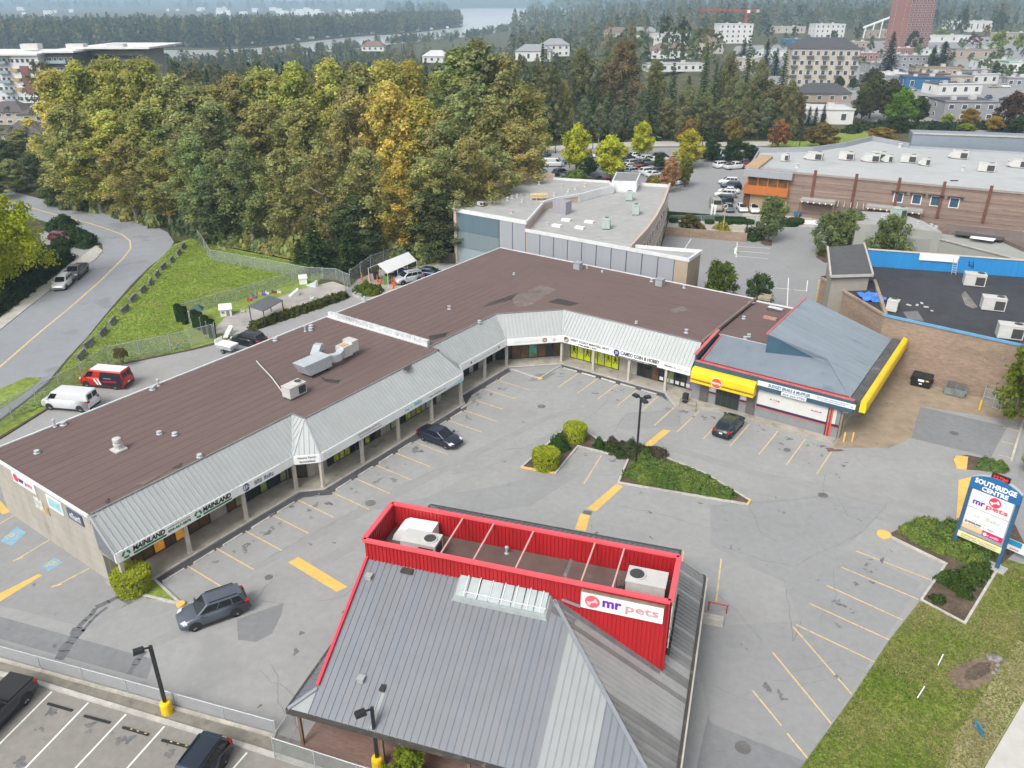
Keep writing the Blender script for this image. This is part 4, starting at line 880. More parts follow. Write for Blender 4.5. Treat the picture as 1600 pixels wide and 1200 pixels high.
# walls, shop windows lit warm behind the south arcade
M_PETW = mat('brown_wall',(.2,.13,.08),.8,.2,2)
obj('wall',MB().prism([PW(2.2,2.4),PW(19.2,2.4),PW(19.2,18),PW(2.2,18)],0,2.72),M_PETW,pet)
for k in range(8):
    p0 = 2.6+2.05*k;w = obj('shop_window',MB().prism([PW(p0,2.32),PW(p0+1.8,2.32),PW(p0+1.8,2.4),PW(p0,2.4)],.5,2.5),M_FRAME,pet)
    obj('pane',MB().prism([PW(p0+.08,2.29),PW(p0+1.72,2.29),PW(p0+1.72,2.33),PW(p0+.08,2.33)],.58,2.42),[M_WARM,M_GLASS,M_WARM,M_GLASS,M_WARM2,M_WARM,M_GLASS,M_WARM][k],w)
obj('arcade_floor',MB().prism([PW(.3,.1),PW(20.2,.1),PW(20.2,2.4),PW(.3,2.4)],.0,.12),mat('brick_paving',(.2,.13,.11),.9,.25,4,stretch=(1,5,1,PANG)),pet)
# red parapet box
def redwall(P,ax,out,nm='red_wall'):obj(nm,ribbed(MB(),P,ax,.24,.09,.05,.1,outward=out),M_RED,pet)
redwall([PW(BX0,BY0,BT),PW(BX1,BY0,BT),PW(BX1,BY0,rz_(BX1,BY0)-.2),PW(13.2,BY0,7.1),PW(BX0,BY0,7.3)],P1,-P2)
redwall([PW(BX0,BY1,BT),PW(BX1,BY1,BT),PW(BX1,BY1,3.7),PW(13.2,BY1,7.1),PW(BX0,BY1,7.1)],P1,-P2)     # ribs face the inside, seen over the front wall
redwall([PW(BX0,BY0,BT),PW(BX0,BY1,BT),PW(BX0,BY1,6.9),PW(BX0,BY0,6.9)],P2,P1)
redwall([PW(BX1,BY0,BT),PW(BX1,BY1,BT),PW(BX1,BY1,3.75),PW(BX1,BY0,3.75)],P2,-P1)
b = MB();
q = [PW(BX0-.1,BY0-.1,BT+.06),PW(BX1+.1,BY0-.1,BT+.06),PW(BX1+.1,BY1+.1,BT+.06),PW(BX0-.1,BY1+.1,BT+.06)]
for i in range(4):b.bar(q[i],q[(i+1) % 4],.3,.14)
obj('red_coping',b,M_REDT,pet)
b = MB();b.bar(PW(RXL-.02,1.3,3.12+SL*1.3),PW(RXL-.02,8.0,3.12+SL*8),.16,.2);obj('red_rake_trim',b,mat('red_rake',(.62,.03,.06),.4,.05,1),pet)
b = MB();b.prism([PW(RXL,1.4),PW(RXL,18.9),PW(RXL+.1,18.9),PW(RXL+.1,1.4)],3.3,3.5)
b.poly([PW(RXL+.02,1.3,3.6),PW(RXL+.02,8,7.4),PW(RXL+.02,11.8,7.6),PW(RXL+.02,18.9,3.6)]);obj('gable_wall',b,M_RED,pet)
obj('box_deck',MB().prism([PW(BX0+.1,BY0+.1),PW(BX1-.1,BY0+.1),PW(BX1-.1,BY1-.1),PW(BX0+.1,BY1-.1)],7.1,7.3),mat('deck_membrane',(.125,.085,.075),.9,.15,1,spots=[(.6,.6,(.17,.13,.115),.1)]),pet)
for p in (5.95,7.96,10.5,14.3,16.05):obj('brace_bar',MB().bar(PW(p,BY0,BT),PW(p+.02,BY1,BT),.09,.09),mat('pink_brace',(.55,.33,.3),.6,.1,2),pet)
# back service frame seen at the right end
b = MB()
for k in range(9):b.box(PW(BX1+.22,BY0+.6+.38*k,4.6+.35*k*.5),.25,.22,.3,PANG)
obj('conduit_rack',b,M_FRAME,pet,kind='stuff');obj('sign_back',MB().prism([PW(BX1+.16,8.2),PW(BX1+.22,8.2),PW(BX1+.22,11.6),PW(BX1+.16,11.6)],5.4,8.5),mat('pale_panel',(.55,.53,.5),.6,.3,2,spots=[(2.5,.56,(.08,.07,.07),.04)]),pet)
# sign on the red wall
sp = obj('sign_panel',MB().prism([PW(14.4,7.8),PW(18.95,7.8),PW(18.95,7.92),PW(14.4,7.92)],7.38,8.52),mat('sign_panel_lit',(.78,.78,.8),.4,.03,1),pet)
disc(PW(15.05,7.78,7.95),P1,Zv,.42,flat('salmon_disc',(.62,.12,.16)),sp,ry=.42)
def bone(c,X,U,s,m,par,off=.05):
    N = X.cross(U).normalized();mb = MB();X2 = (X*.88+U*.47).normalized();U2 = N.cross(X2)
    def pt(u,v):return c+X2*(u*s)+U2*(v*s)+N*off
    mb.poly([pt(-.5,-.13),pt(.5,-.13),pt(.5,.13),pt(-.5,.13)])
    for sx in (-1,1):
        for sy in (-1,1):mb.poly([pt(sx*.55+.2*cos(k*.7),sy*.17+.2*sin(k*.7)) for k in range(9)])
    return obj('bone_mark',mb,m,par)
bone(PW(15.05,7.78,7.95),P1,Zv,.42,flat('pale_salmon',(.8,.5,.5)),sp)
lettering('mr',PW(16.15,7.78,7.98),P1,Zv,1.05,.46,flat('violet',(.13,.02,.36)),sp,bold=.03);lettering('pets',PW(17.8,7.78,7.9),P1,Zv,1.8,.62,flat('dusty_pink',(.55,.3,.3)),sp,bold=.012)
obj('sign_hood',MB().box(PW(16.7,7.85,8.52),4.6,.2,.06,PANG),mat('rusty_metal',(.25,.2,.15),.7,.3,3),pet)
# ridge skylight
b = MB();sk0,sk1,sq0,sq1 = 7.05,12.75,6.75,7.95
def sp_(p,q,h):return PW(p,q,3+SL*q+h)
b.hexa([sp_(sk0,sq0,.02),sp_(sk1,sq0,.02),sp_(sk1,sq1,.02),sp_(sk0,sq1,.02)],[sp_(sk0+.1,sq0+.1,.18),sp_(sk1-.1,sq0+.1,.18),sp_(sk1-.1,sq1,.18),sp_(sk0+.1,sq1,.18)])
sky_ = obj('skylight',b,mat('skylight_curb',(.25,.28,.28),.5,.15,2),pet)
for k in range(8):
    p0 = sk0+.2+.67*k;b = MB();b.hexa([sp_(p0,sq0+.18,.19),sp_(p0+.6,sq0+.18,.19),sp_(p0+.6,sq1-.02,.3),sp_(p0,sq1-.02,.3)],[sp_(p0,sq0+.18,.24),sp_(p0+.6,sq0+.18,.24),sp_(p0+.6,sq1-.02,.36),sp_(p0,sq1-.02,.36)])
    obj('skylight_pane',b,mat('milky_glass',(.3,.345,.35),.2,.12,1.5,spec=.6),sky_)
b = MB();b.bar(sp_(sk0+.6,sq0+.4,.3),sp_(sk1-.15,sq0+.4,.3),.05,.05)
for k in range(7):b.bar(sp_(sk0+.7+.75*k,sq0+.2,.28),sp_(sk0+.7+.75*k,sq1,.42),.04,.04)
obj('skylight_bar',b,M_FLASH,sky_)
b = MB();b.bar(sp_(13.3,7.9,.12),sp_(14.4,7.75,.12),.12,.1);obj('cable_tray',b,M_GREYL,pet)
obj('roof_hatch_hole',MB().box(sp_(3.9,7.75,.0),.75,.4,.12,PANG),M_GUT,pet)
for p,q in ((1.75,7.0),(3.5,2.05)):
    b = MB().box(sp_(p,q,-.05),.32,.32,.22,PANG);b.box(sp_(p,q,.17),.4,.4,.1,PANG);tag(obj('roof_cap_vent',b,M_MANS),'small square vent cap on the grey hipped roof','roof vent','vent caps on the hipped roof')
b = MB().box(sp_(4.85,1.95,-.03),.3,.4,.16,PANG);tag(obj('floodlight_box',b,M_FRAME),'small black box on the grey hipped roof above the pale strip','roof box')
obj('pale_panel_strip',MB().slab([sp_(4.75,1.75,.012),sp_(5.05,1.75,.012),sp_(5.05,.1,.012),sp_(4.75,.1,.012)],.01),M_PRL,pet)
b = MB()
for q in (.5,3.5,6.5):b.box(PW(20.3,q,0),.12,.12,2.75,PANG)
obj('arcade_post',b,M_FRAME,pet) if False else None
for p in (.4,5.4,10.4,15.4,20.3):obj('arcade_post',MB().box(PW(p,.3,0),.16,.16,2.75,PANG),mat('timber_post',(.2,.12,.07),.8,.2,3),pet)
for q in (6,12,17.6):obj('arcade_post',MB().box(PW(20.3,q,0),.16,.16,2.75,PANG),MATS['timber_post'],pet)
# rooftop units inside the red box
# ================================================================ rooftop equipment
M_UNIT = mat('unit_metal',(.52,.515,.49),.5,.08,2,metal=.1);M_UNITG = mat('unit_metal_green',(.36,.43,.40),.5,.1,2);M_GALV = mat('galvanised_duct',(.50,.54,.56),.4,.1,1.5,metal=.25)
M_LOUV = mat('unit_louvre',(.05,.05,.05),.6,.2,8)
def rooftop_unit(loc,sx,sy,sz,rz,label,m=None,group=None,fans=1,hood=None,cat='rooftop unit'):
    m = m or M_UNIT;t = thing('rooftop_unit',label,cat,loc,rz,group)
    b = MB()
    for u in (-.35,.35):b.box((0,u*sy,0),sx*.95,.1,.14)
    obj('curb',b,M_FRAME,t,local=True,kind='stuff')
    b = MB().box((0,0,.14),sx,sy,sz);c = obj('cabinet',b,m,t,local=True)
    obj('lid',MB().box((0,0,.14+sz),sx+.06,sy+.06,.05),m,t,local=True)
    obj('louvre',MB().box((sx*.24,-sy/2-.008,.25),sx*.42,.02,sz*.75),M_LOUV,t,local=True);obj('louvre',MB().box((sx/2+.008,0,.25),.02,sy*.7,sz*.75),M_LOUV,t,local=True)
    obj('access_panel',MB().box((-sx*.24,-sy/2-.006,.3),sx*.36,.015,sz*.62),m,t,local=True)
    for k in range(fans):
        f = obj('fan_ring',MB().lathe((sx*.26-k*sx*.45,0,.19+sz),[(sy*.36,0),(sy*.36,.07),(sy*.31,.08)],16),m,t,local=True);obj('fan_grille',MB().lathe((sx*.26-k*sx*.45,0,.27+sz),[(sy*.3,0),(sy*.3,.012)],16),M_LOUV,f,local=True)
    if hood == 'end':
        b = MB();b.hexa([(-sx/2-.7,-sy*.4,.5),(-sx/2,-sy*.4,.2),(-sx/2,sy*.4,.2),(-sx/2-.7,sy*.4,.5)],[(-sx/2-.7,-sy*.4,.62),(-sx/2,-sy*.4,sz),(-sx/2,sy*.4,sz),(-sx/2-.7,sy*.4,.62)]);obj('intake_hood',b,m,t,local=True)
    return t
def vent(loc,r,h,label,group,m=None,kind='pipe'):
    b = MB()
    if kind == 'pipe':b.lathe(loc,[(r*1.8,0),(r*1.8,.03),(r,.06),(r,h*.8),(r*1.5,h*.82),(r*1.5,h),(r*.9,h*1.05)],10)
    elif kind == 'drum':b.box(Vector(loc),r*3.2,r*3.2,.14,ANG);b.lathe(Vector(loc)+Zv*.14,[(r,0),(r,h*.35),(r*1.15,h*.36),(r*1.15,h*.5),(r*.85,h*.52),(r*1.1,h*.7),(r*1.1,h*.95),(r*.8,h)],14)
    else:b.box(Vector(loc),r*2,r*2,h,ANG);b.box(Vector(loc)+Zv*h,r*2.3,r*2.3,.06,ANG)
    tag(obj('roof_vent',b,m or M_GALV),label,'roof vent',group)
ru = lambda px,py,z=ZR+.03:G(px,py,z)
# the big swan-neck duct unit on the left wing
dc = ru(497,580);dt = thing('ducted_rooftop_unit','galvanised rooftop air handler with curved ducts on the maroon roof','rooftop unit',dc,atan2(SA.y,SA.x)+pi);dt.scale = (1.08,1.1,1.1)
b = MB();b.hexa([(-1.5,-.75,.3),(1.0,-.75,.3),(1.0,.75,.3),(-1.5,.75,.3)],[(-2.1,-.75,1.35),(1.0,-.75,1.35),(1.0,.75,1.35),(-2.1,.75,1.35)]);obj('cabinet',b,M_GALV,dt,local=True)
for x in (-1.2,.7):obj('leg_frame',MB().box((x,0,0),.12,1.3,.3),M_FRAME,dt,local=True)
def duct(path,w,h,nm):
    b = MB();rows = []
    for i,p in enumerate(path):
        d = (Vector(path[min(i+1,len(path)-1)])-Vector(path[max(i-1,0)])).normalized();x = Vector((-d.y,d.x,0)).normalized();y = d.cross(x);p = Vector(p)
        rows.append([p+x*(w/2*i_)+y*(h/2*j_) for i_,j_ in ((-1,-1),(1,-1),(1,1),(-1,1))])
    b.grid(rows,closed=True);b.poly(rows[0][::-1]);b.poly(rows[-1]);return obj(nm,b,M_GALV,dt,local=True)
duct([(1.0,-.3,.9),(1.3,-.32,.85),(1.7,-.45,.8),(2.1,-.5,.82),(2.5,-.35,.9),(2.8,-.2,.95)],.6,.65,'supply_duct')
duct([(.4,.75,1.0),(1.0,1.15,1.15),(1.5,1.45,1.35),(1.9,1.65,1.3),(2.2,1.8,1.0),(2.3,1.85,.5),(2.3,1.85,.05)],.7,.6,'return_duct')
obj('transition_box',MB().box((3.3,.0,.35),1.1,1.0,1.0),M_UNIT,dt,local=True);obj('heater_box',MB().box((4.25,.1,.5),.8,1.2,1.05),M_UNIT,dt,local=True);obj('rusty_cover',MB().box((3.3,.0,1.352),.7,.6,.02),mat('rust',(.45,.3,.17),.8,.4,4),dt,local=True)
rooftop_unit(ru(461,618),1.9,1.1,1.0,atan2(SA.y,SA.x)+pi,'cream packaged air conditioner beside the bent gas pipe on the maroon roof')
b = MB();pts = [ru(401,566)+Zv*.15,ru(406,572)+Zv*.15,ru(425,592)+Zv*.15,ru(447,622)+Zv*.15]
for i in range(3):b.tube(pts[i],pts[i+1],.06,n=6)
tag(obj('gas_pipe',b,M_UNIT),'thin gas pipe running over the maroon roof to the air conditioner','pipe')
vent(ru(186,703),.3,.95,'white drum-shaped exhaust fan on a square base on the maroon roof',None,M_UNIT,'drum')
VG = 'small vents along the back edge of the maroon roof';VL = 'small pipe vent near the white back edge of the maroon roof'
for p in ((86,667),(248,603),(477,518),(570,472)):vent(ru(*p),.09,.7,VL,VG)
for p in ((99,664),(238,609),(486,512),(430,532),(485,516)):vent(ru(*p),.16,.3,'low round vent cap near the white back edge of the maroon roof','low caps along the back edge',kind='pipe')
for p in ((273,680),(312,714),(702,483),(803,429),(941,425),(994,505),(1072,520),(749,504),(917,419),(1018,440),(1069,450),(58,708),(249,678)):vent(ru(*p),random.choice((.1,.14)),random.choice((.25,.4)),'little metal vent standing alone out on the maroon roof','vents out on the maroon roof')
for p in ((903,420),(1031,446)):vent(ru(*p),.45,.85,'square grey fan box at the far edge of the maroon roof','fan boxes at the far edge',mat('grey_box',(.3,.31,.33),.6,.1,2),'box')
b = MB();b.box(ru(1195,468,5.5),1.5,.8,.35,ANG);b.box(ru(1199,463,5.8),.9,.5,.2,ANG+.2);tag(obj('timber_stack',b,mat('stacked_timber',(.3,.25,.18),.9,.4,5)),'stack of timber at the back edge of the brake shop flat roof','timber')
b = MB();b.hexa([ru(1197,482,5.45),ru(1222,488,5.45),ru(1227,483,5.45),ru(1202,478,5.45)],[ru(1199,480,5.8),ru(1221,485,5.8),ru(1224,482,5.8),ru(1203,477,5.8)]);tag(obj('skylight_dome',b,mat('skylight_plastic',(.55,.56,.58),.3,.1,2)),'long white skylight dome on the brake shop flat roof','skylight')
b = MB();b.box(ru(1203,498,5.45),1.5,.6,.18,ANG);tag(obj('roof_plank',b,mat('salmon_board',(.42,.23,.18),.9,.2,4)),'reddish wooden hatch board on the brake shop flat roof','hatch')
for p in ((1164,530),(1162,498),(1170,526)):vent(ru(*p,5.45),.14,.3,'small vent cap on the brake shop flat roof','vent caps on the brake shop')
# units inside the red box
rooftop_unit(PW(4.1,9.55,7.3),2.25,1.25,1.1,PANG,'beige air conditioner under a white hood inside the red parapet')
b = MB();hp_ = [(1.75,7.35),(1.9,7.8),(2.15,8.15),(2.5,8.35),(4.4,8.4),(4.4,7.35)];b.hexa([PW(p,10.3,z) for p,z in hp_],[PW(p,11.55,z) for p,z in hp_]);tag(obj('duct_hood',b,M_SIGNW),'white curved sheet metal hood inside the left end of the red parapet','duct')
rooftop_unit(PW(17.7,10.0,7.3),2.2,1.4,1.1,PANG+pi,'beige air conditioner at the sign end inside the red parapet')
b = MB()
for k in range(16):
    a = k*.8;p = PW(16.2+.35*cos(a)+.02*k,9.6+.6*sin(a*1.3),7.4+.03*k);q = PW(16.2+.35*cos(a+.8),9.6+.6*sin(a*1.3+1.04),7.45+.03*k);b.tube(p,q,.035,n=5)
tag(obj('cable_tangle',b,M_FRAME),'tangle of dark hoses beside the right-hand unit in the red parapet','hoses')
vent(PW(9.0,11.2,7.3),.08,.5,'single pipe vent on the deck inside the red parapet',None)

# ================================================================ grey panelled building behind the mall
M_GPAN = mat('pale_grey_panel',(.30,.315,.34),.55,.05,.8,stretch=(2,2,.1,0));M_GJOIN = flat('panel_joint',(.07,.085,.11),.6)
M_TEALP = mat('teal_grey_panel',(.10,.15,.175),.5,.06,.8,stretch=(3,3,.1,0));M_TEALP2 = mat('teal_grey_panel_light',(.16,.205,.22),.5,.06,.8,stretch=(3,3,.1,0));M_TEALP3 = mat('teal_grey_panel_pale',(.24,.30,.315),.5,.06,.8)
M_ROOFG = mat('grey_roof_membrane',(.335,.335,.325),.9,.1,.8,spots=[(.25,.58,(.28,.28,.27),.1),(.9,.68,(.2,.2,.19),.06)]);M_PEACH = mat('peach_stucco',(.50,.40,.33),.9,.06,1);M_TAN = mat('tan_stucco',(.36,.29,.215),.9,.08,1)
grey = thing('grey_panel_building','grey panelled two-level building with pale flat roofs behind the maroon roof','building',W(-20,5))
FAg = -5.5
rl_ = [W(FAg,-12.9),W(FAg,.5)] + [G(*p,8.2) for p in ((850,318),(870,312),(905,306),(938,297),(958,293),(950,286),(865,281),(820,283),(778,293),(775,298),(735,306),(732,312),(714,314))]
obj('upper_block',MB().prism(rl_,0,8.2),[M_PEACH],grey)
obj('flat_roof',MB().prism([rl_[0].lerp(W(-20,-4),.02)] + [p.lerp(W(-22,-5),.02) for p in rl_[1:]],8.15,8.26),M_ROOFG,grey)
rr_ = [W(FAg,.5),W(FAg,17.6)] + [G(*p,7.1) for p in ((1010,365),(1024,345),(1036,322),(1046,293),(985,289),(958,300),(938,303),(905,312),(870,320),(850,326))]
obj('lower_block',MB().prism(rr_,0,7.1),M_PEACH,grey);obj('flat_roof',MB().prism([p.lerp(W(-22,8),.02) for p in rr_],7.05,7.16),M_ROOFG,grey)
obj('corner_block',MB().prism([W(FAg,17.6),W(FAg,26),W(-10,25.8),W(-7.2,17.6)],0,7.1),M_TAN,grey);obj('flat_roof',MB().prism([W(-5.7,17.7),W(-5.7,25.8),W(-9.7,25.6),W(-7.3,17.7)],7.05,7.15),M_ROOFG,grey)
def coping(P,z0,z1,w,m=M_FLASH,nm='parapet',closed=False):
    for i in range(len(P)-(0 if closed else 1)):
        a,b_ = P[i],P[(i+1) % len(P)];d = (b_-a).normalized();n = Vector((-d.y,d.x,0))*w/2;e = d*w/2*.98
        obj(nm,MB().prism([a-n-e,b_-n+e,b_+n+e,a+n-e],z0,z1+random.uniform(0,.01)),m,grey if grey else None)
coping([rl_[0],rl_[1]],8.2,8.75,.3);coping([rl_[1],rl_[2],rl_[3],rl_[4]],8.2,8.6,.3);coping(rl_[4:7],7.2,8.5,.3);coping(rl_[6:9],8.2,8.6,.35)
for i in (9,11):coping([rl_[i-1],rl_[i],rl_[i+1]],8.2,9.3,.3,M_PEACH,'stepped_parapet')
coping([rl_[12],rl_[13],rl_[0]],8.2,9.3,.3,M_PEACH,'stepped_parapet') if len(rl_) > 13 else None
coping([rl_[-1],rl_[0]],8.2,9.2,.3,M_PEACH,'stepped_parapet')
coping([W(FAg,.6),W(FAg,26),W(-10,25.8),W(-7.2,17.6)],7.1,7.55,.3);coping(rr_[1:6],7.1,7.9,.35,M_PEACH,'curved_parapet');coping(rr_[5:8],7.1,7.6,.3)
for i in range(1,5):      # windows along the curved side
    a,b_ = rr_[i],rr_[i+1];d = (b_-a).normalized();n = Vector((d.y,-d.x,0));L = (b_-a).length
    for k in range(max(1,int(L/2.2))):
        c = a+d*(.7+2.2*k)
        for z in (1.2,4.6):
            w = obj('window',MB().prism([c+n*.0,c+d*1.3,c+d*1.3+n*.05,c+n*.05],z,z+1.6),M_SIGNW,grey);obj('pane',MB().prism([c+d*.1+n*.04,c+d*1.2+n*.04,c+d*1.2+n*.07,c+d*.1+n*.07],z+.1,z+1.5),mat('blue_glass',(.05,.09,.13),.1,.2,1,spec=.6),w)
bx = [G(*p,7.2) for p in ((955,299),(994,300),(1000,286),(962,284))];obj('stair_box',MB().prism(bx,7.1,9.0),M_FLASH,grey);obj('box_roof',MB().prism([p.lerp(sum(bx,Vector())/4,.1) for p in bx],8.95,9.02),mat('box_roof',(.2,.2,.2),.9,.2,1),grey)
obj('penthouse',MB().box(G(878,333,7.15),2.4,1.8,2.0,ANG),mat('penthouse',(.3,.29,.32),.6,.1,2,stretch=(8,8,.5,0)),grey)
# facade: vertical panels with recessed joints
def facade(b0,b1,z0,z1,n,m,nm='wall_panel',off=.08):
    obj('joint_backing',MB().prism([W(FAg+.01,b0),W(FAg+.03,b0),W(FAg+.03,b1),W(FAg+.01,b1)],z0,z1),M_GJOIN,grey)
    for k in range(n):
        u,v = b0+(b1-b0)*k/n+.07,b0+(b1-b0)*(k+1)/n-.07
        obj(nm,MB().prism([W(FAg+.03,u),W(FAg+off,u),W(FAg+off,v),W(FAg+.03,v)],z0+.02,z1-.02),m,grey)
facade(.7,24.1,.2,7.45,10,M_GPAN);obj('end_pier',MB().prism([W(FAg+.03,24.15),W(FAg+.1,24.15),W(FAg+.1,26),W(FAg+.03,26)],0,7.4),M_TAN,grey)
facade(-4.2,.55,.2,8.7,2,M_GPAN);facade(-12.3,-4.25,5.4,8.65,1,M_TEALP);facade(-12.3,-4.25,2.8,5.38,1,M_TEALP2);facade(-12.3,-4.25,.2,2.78,1,M_TEALP3)
b = MB();b.box(W(FAg+.05,-12.6),.5,.3,8.6,0,X=SB,Y=SA);obj('corner_pier',b,M_PEACH,grey)
for p in ((983,313),(993,335),(947,357)):rooftop_unit(G(*p,7.16),1.5,1.1,1.3,ANG+2.0,'pale green air conditioner on the grey panelled building roof',M_UNITG,'green units on the grey roof')
for p in ((885,345),(921,348),(870,354),(906,357)):tag(obj('roof_hatch',MB().box(G(*p,7.15),1.4,.8,.3,ANG+.1),M_SIGNW),'low white skylight hatch on the grey panelled building roof','roof hatch','white hatches on the grey roof')
b = MB()
c = G(842,312,8.25)
for k in range(3):b.bar(c+Vector((-1.4,-.5+.5*k,.9)),c+Vector((1.4,-.5+.5*k,.9)),.12)
for u in (-1.3,-.4,.5,1.3):
    for v in (-.5,.5):b.bar(c+Vector((u,v,0)),c+Vector((u,v,1.0)),.1)
b.box(c+Vector((0,0,.35)),2.2,.8,.35);tag(obj('lumber_rack',b,mat('yellow_timber',(.55,.42,.24),.8,.3,3)),'yellow timber frame standing on the grey building roof','rack')
rooftop_unit(G(752,322,8.26),1.2,.7,.5,ANG,'small twin fan condenser near the front edge of the grey roof',M_UNIT,fans=2)
for p in ((793,313),(800,310),(816,316),(842,288),(899,296),(877,292),(914,291),(885,308),(888,300),(799,333),(846,320),(866,306),(808,308)):vent(G(*p,8.26),.16,.5,'small white vent on the upper grey roof of the panelled building','vents on the upper grey roof',M_UNIT)
for p in ((918,308),(855,352),(930,290)):vent(G(*p,7.16),.14,.4,'small white vent on the lower grey roof of the panelled building','vents on the lower grey roof',M_UNIT)

# ================================================================ dark roofed building with blue parapet
M_TAR = mat('tar_roof',(.042,.044,.05),.85,.2,.7,spots=[(.3,.62,(.065,.067,.072),.1)]);M_BLUEP = mat('bright_blue_metal',(.025,.22,.50),.5,.06,.9,stretch=(3,3,.2,0));M_STONEW = mat('stucco_stone',(.265,.195,.145),.95,.22,3.2,stretch=(.5,.5,1.6,0),bump=.6,bscale=6,spots=[(2.6,.58,(.33,.265,.21),.12),(4.2,.62,(.17,.13,.1),.1)])
blue = thing('dark_roof_building','black tar roofed building with bright blue metal parapet and stone wall','building',W(-12,56))
bz = 6.6;bp_ = [G(*p,bz) for p in ((1283,434),(1382,493),(1600,541),(1740,572),(1740,445),(1600,433),(1360,416))]
obj('wall',MB().prism(bp_,0,bz-.1),M_STONEW,blue);obj('flat_roof',MB().prism([p.lerp(W(-14,56),.01) for p in bp_],bz-.12,bz),M_TAR,blue)
def bar2(p,q,w,h,z,m,nm,par):obj(nm,MB().bar(Vector((p.x,p.y,z)),Vector((q.x,q.y,z)),w,h),m,par)
bar2(bp_[1],bp_[2],.22,.25,bz+.05,mat('blue_coping',(.12,.3,.48),.5,.1,1),'coping',blue);bar2(bp_[2],bp_[3],.22,.25,bz+.05,MATS['blue_coping'],'coping',blue);bar2(bp_[0],bp_[1],.25,.25,bz+.05,mat('wood_coping',(.33,.26,.2),.8,.2,2),'coping',blue)
q = [G(1366,441,bz),G(1383,493,bz)];bar2(q[0],q[1],.35,.45,bz+.15,MATS['wood_coping'],'roof_divider',blue);bar2(bp_[0],G(1366,441,bz),.3,.3,bz+.1,M_FRAME,'coping',blue)
pa,pb = G(1352,414,bz),G(1600,433,bz);pc = G(1740,445,bz)
for (u,v) in ((pa,pb),(pb,pc)):
    d = (v-u).normalized();ribbed_ = ribbed(MB(),[u+Zv*2.05,v+Zv*2.05,v-Zv*.1,u-Zv*.1],d,.6,.06,.04,.25,outward=Vector((0,-1,0)));obj('blue_parapet',ribbed_,M_BLUEP,blue)
    obj('parapet_cap',MB().bar(u+Zv*2.1+Vector((0,.1,0)),v+Zv*2.1+Vector((0,.1,0)),.4,.1),mat('beige_cap',(.5,.46,.4),.8,.1,1),blue)
d = (pb-pa).normalized();u = G(1435,405,8.0);obj('white_parapet_panel',MB().prism([pa+d*(.33*(pb-pa).length)+Vector((0,-.2,0)),pa+d*(.575*(pb-pa).length)+Vector((0,-.2,0)),pa+d*(.575*(pb-pa).length)+Vector((0,-.08,0)),pa+d*(.33*(pb-pa).length)+Vector((0,-.08,0))],bz+1.25,bz+2.12),M_SIGNW,blue)
# tilted dark cap over the stair
sq = [G(1293,386,10.2),G(1350,381,10.2),G(1364,430,8.6),G(1298,432,8.6)]
obj('sloped_cap',MB().slab(sq,.3),mat('dark_shingle',(.085,.085,.09),.85,.2,1.5,stretch=(1,4,1,0)),blue);obj('cap_edge',MB().bar(sq[1],sq[2],.2,.3),mat('edge_beige',(.4,.38,.34),.8,.1,1),blue);obj('cap_edge',MB().bar(sq[0],sq[3],.2,.3),MATS['edge_beige'],blue);obj('cap_edge',MB().bar(sq[3],sq[2],.16,.3),MATS['edge_beige'],blue)
obj('stair_block',MB().prism([p.lerp(sum(sq,Vector())/4,.12) for p in sq],0,8.5),mat('stair_wall',(.3,.28,.24),.9,.1,1),blue)
def ladder(base,top,w,m,label):
    b = MB();d = (top-base);x = Vector((d.y,-d.x,0)).normalized() if abs(d.x)+abs(d.y) > .3 else SB
    x = SB
    for s in (-1,1):b.bar(base+x*w/2*s,top+x*w/2*s,.06,.05)
    n = int(d.length/.32)
    for k in range(1,n):c = base.lerp(top,k/n);b.bar(c-x*w/2,c+x*w/2,.04,.04)
    tag(obj('ladder',b,m),label,'ladder')
ladder(G(1490,429,bz),G(1494,404,8.8),.5,M_UNIT,'white ladder leaning on the bright blue parapet');ladder(G(1516,425,bz),G(1518,408,8.3),.5,mat('dark_blue_metal',(.01,.05,.14),.5,.1,2),'dark blue ladder fixed to the bright blue parapet')
for k,p in enumerate(((1520,446),(1549,484),(1575,528))):rooftop_unit(G(*p,bz),2.3,1.4,1.35,ANG+.25,['white rooftop air conditioner nearest the bright blue parapet','white rooftop air conditioner beside the pale patch on the tar roof','white rooftop air conditioner nearest the stone wall edge'][k],M_UNIT,None)
rooftop_unit(G(1393,486,bz),1.2,1.1,1.1,ANG+pi/2,'small condenser next to the blue tarp on the tar roof')
tb = MB();c = G(1362,466,bz+.02)
rows = []
for i in range(10):
    rows.append([c+Vector(((i-4.5)*.3+random.uniform(-.12,.12),(j-4)*.42*(1-.35*abs(i-4.5)/5)+random.uniform(-.12,.12),max(.02,.34*random.random()))) for j in range(9)])
tb.grid(rows);tag(obj('tarp',tb,mat('blue_tarp',(.06,.2,.62),.4,.2,2),smooth=False),'crumpled bright blue tarp lying on the tar roof','tarp')
obj('roof_patch',MB().poly([G(*p,bz+.012) for p in ((1411,487),(1434,486),(1444,502),(1418,498))]),mat('pale_tar',(.16,.16,.165),.9,.15,1),blue)
obj('roof_patch',MB().poly([G(*p,bz+.01) for p in ((1502,460),(1508,455),(1528,480),(1520,482),(1508,476))]),mat('silt_patch',(.2,.185,.16),.9,.5,1.2),blue)
for k,p in enumerate(((1420,477),(1433,477),(1447,480),(1456,486),(1440,474))):tag(obj('roof_litter',MB().box(G(*p,bz),random.uniform(.2,.7),.25,.08,random.random()*3),M_UNIT),'scrap of pale material lying on the tar roof','scrap','scraps on the tar roof')
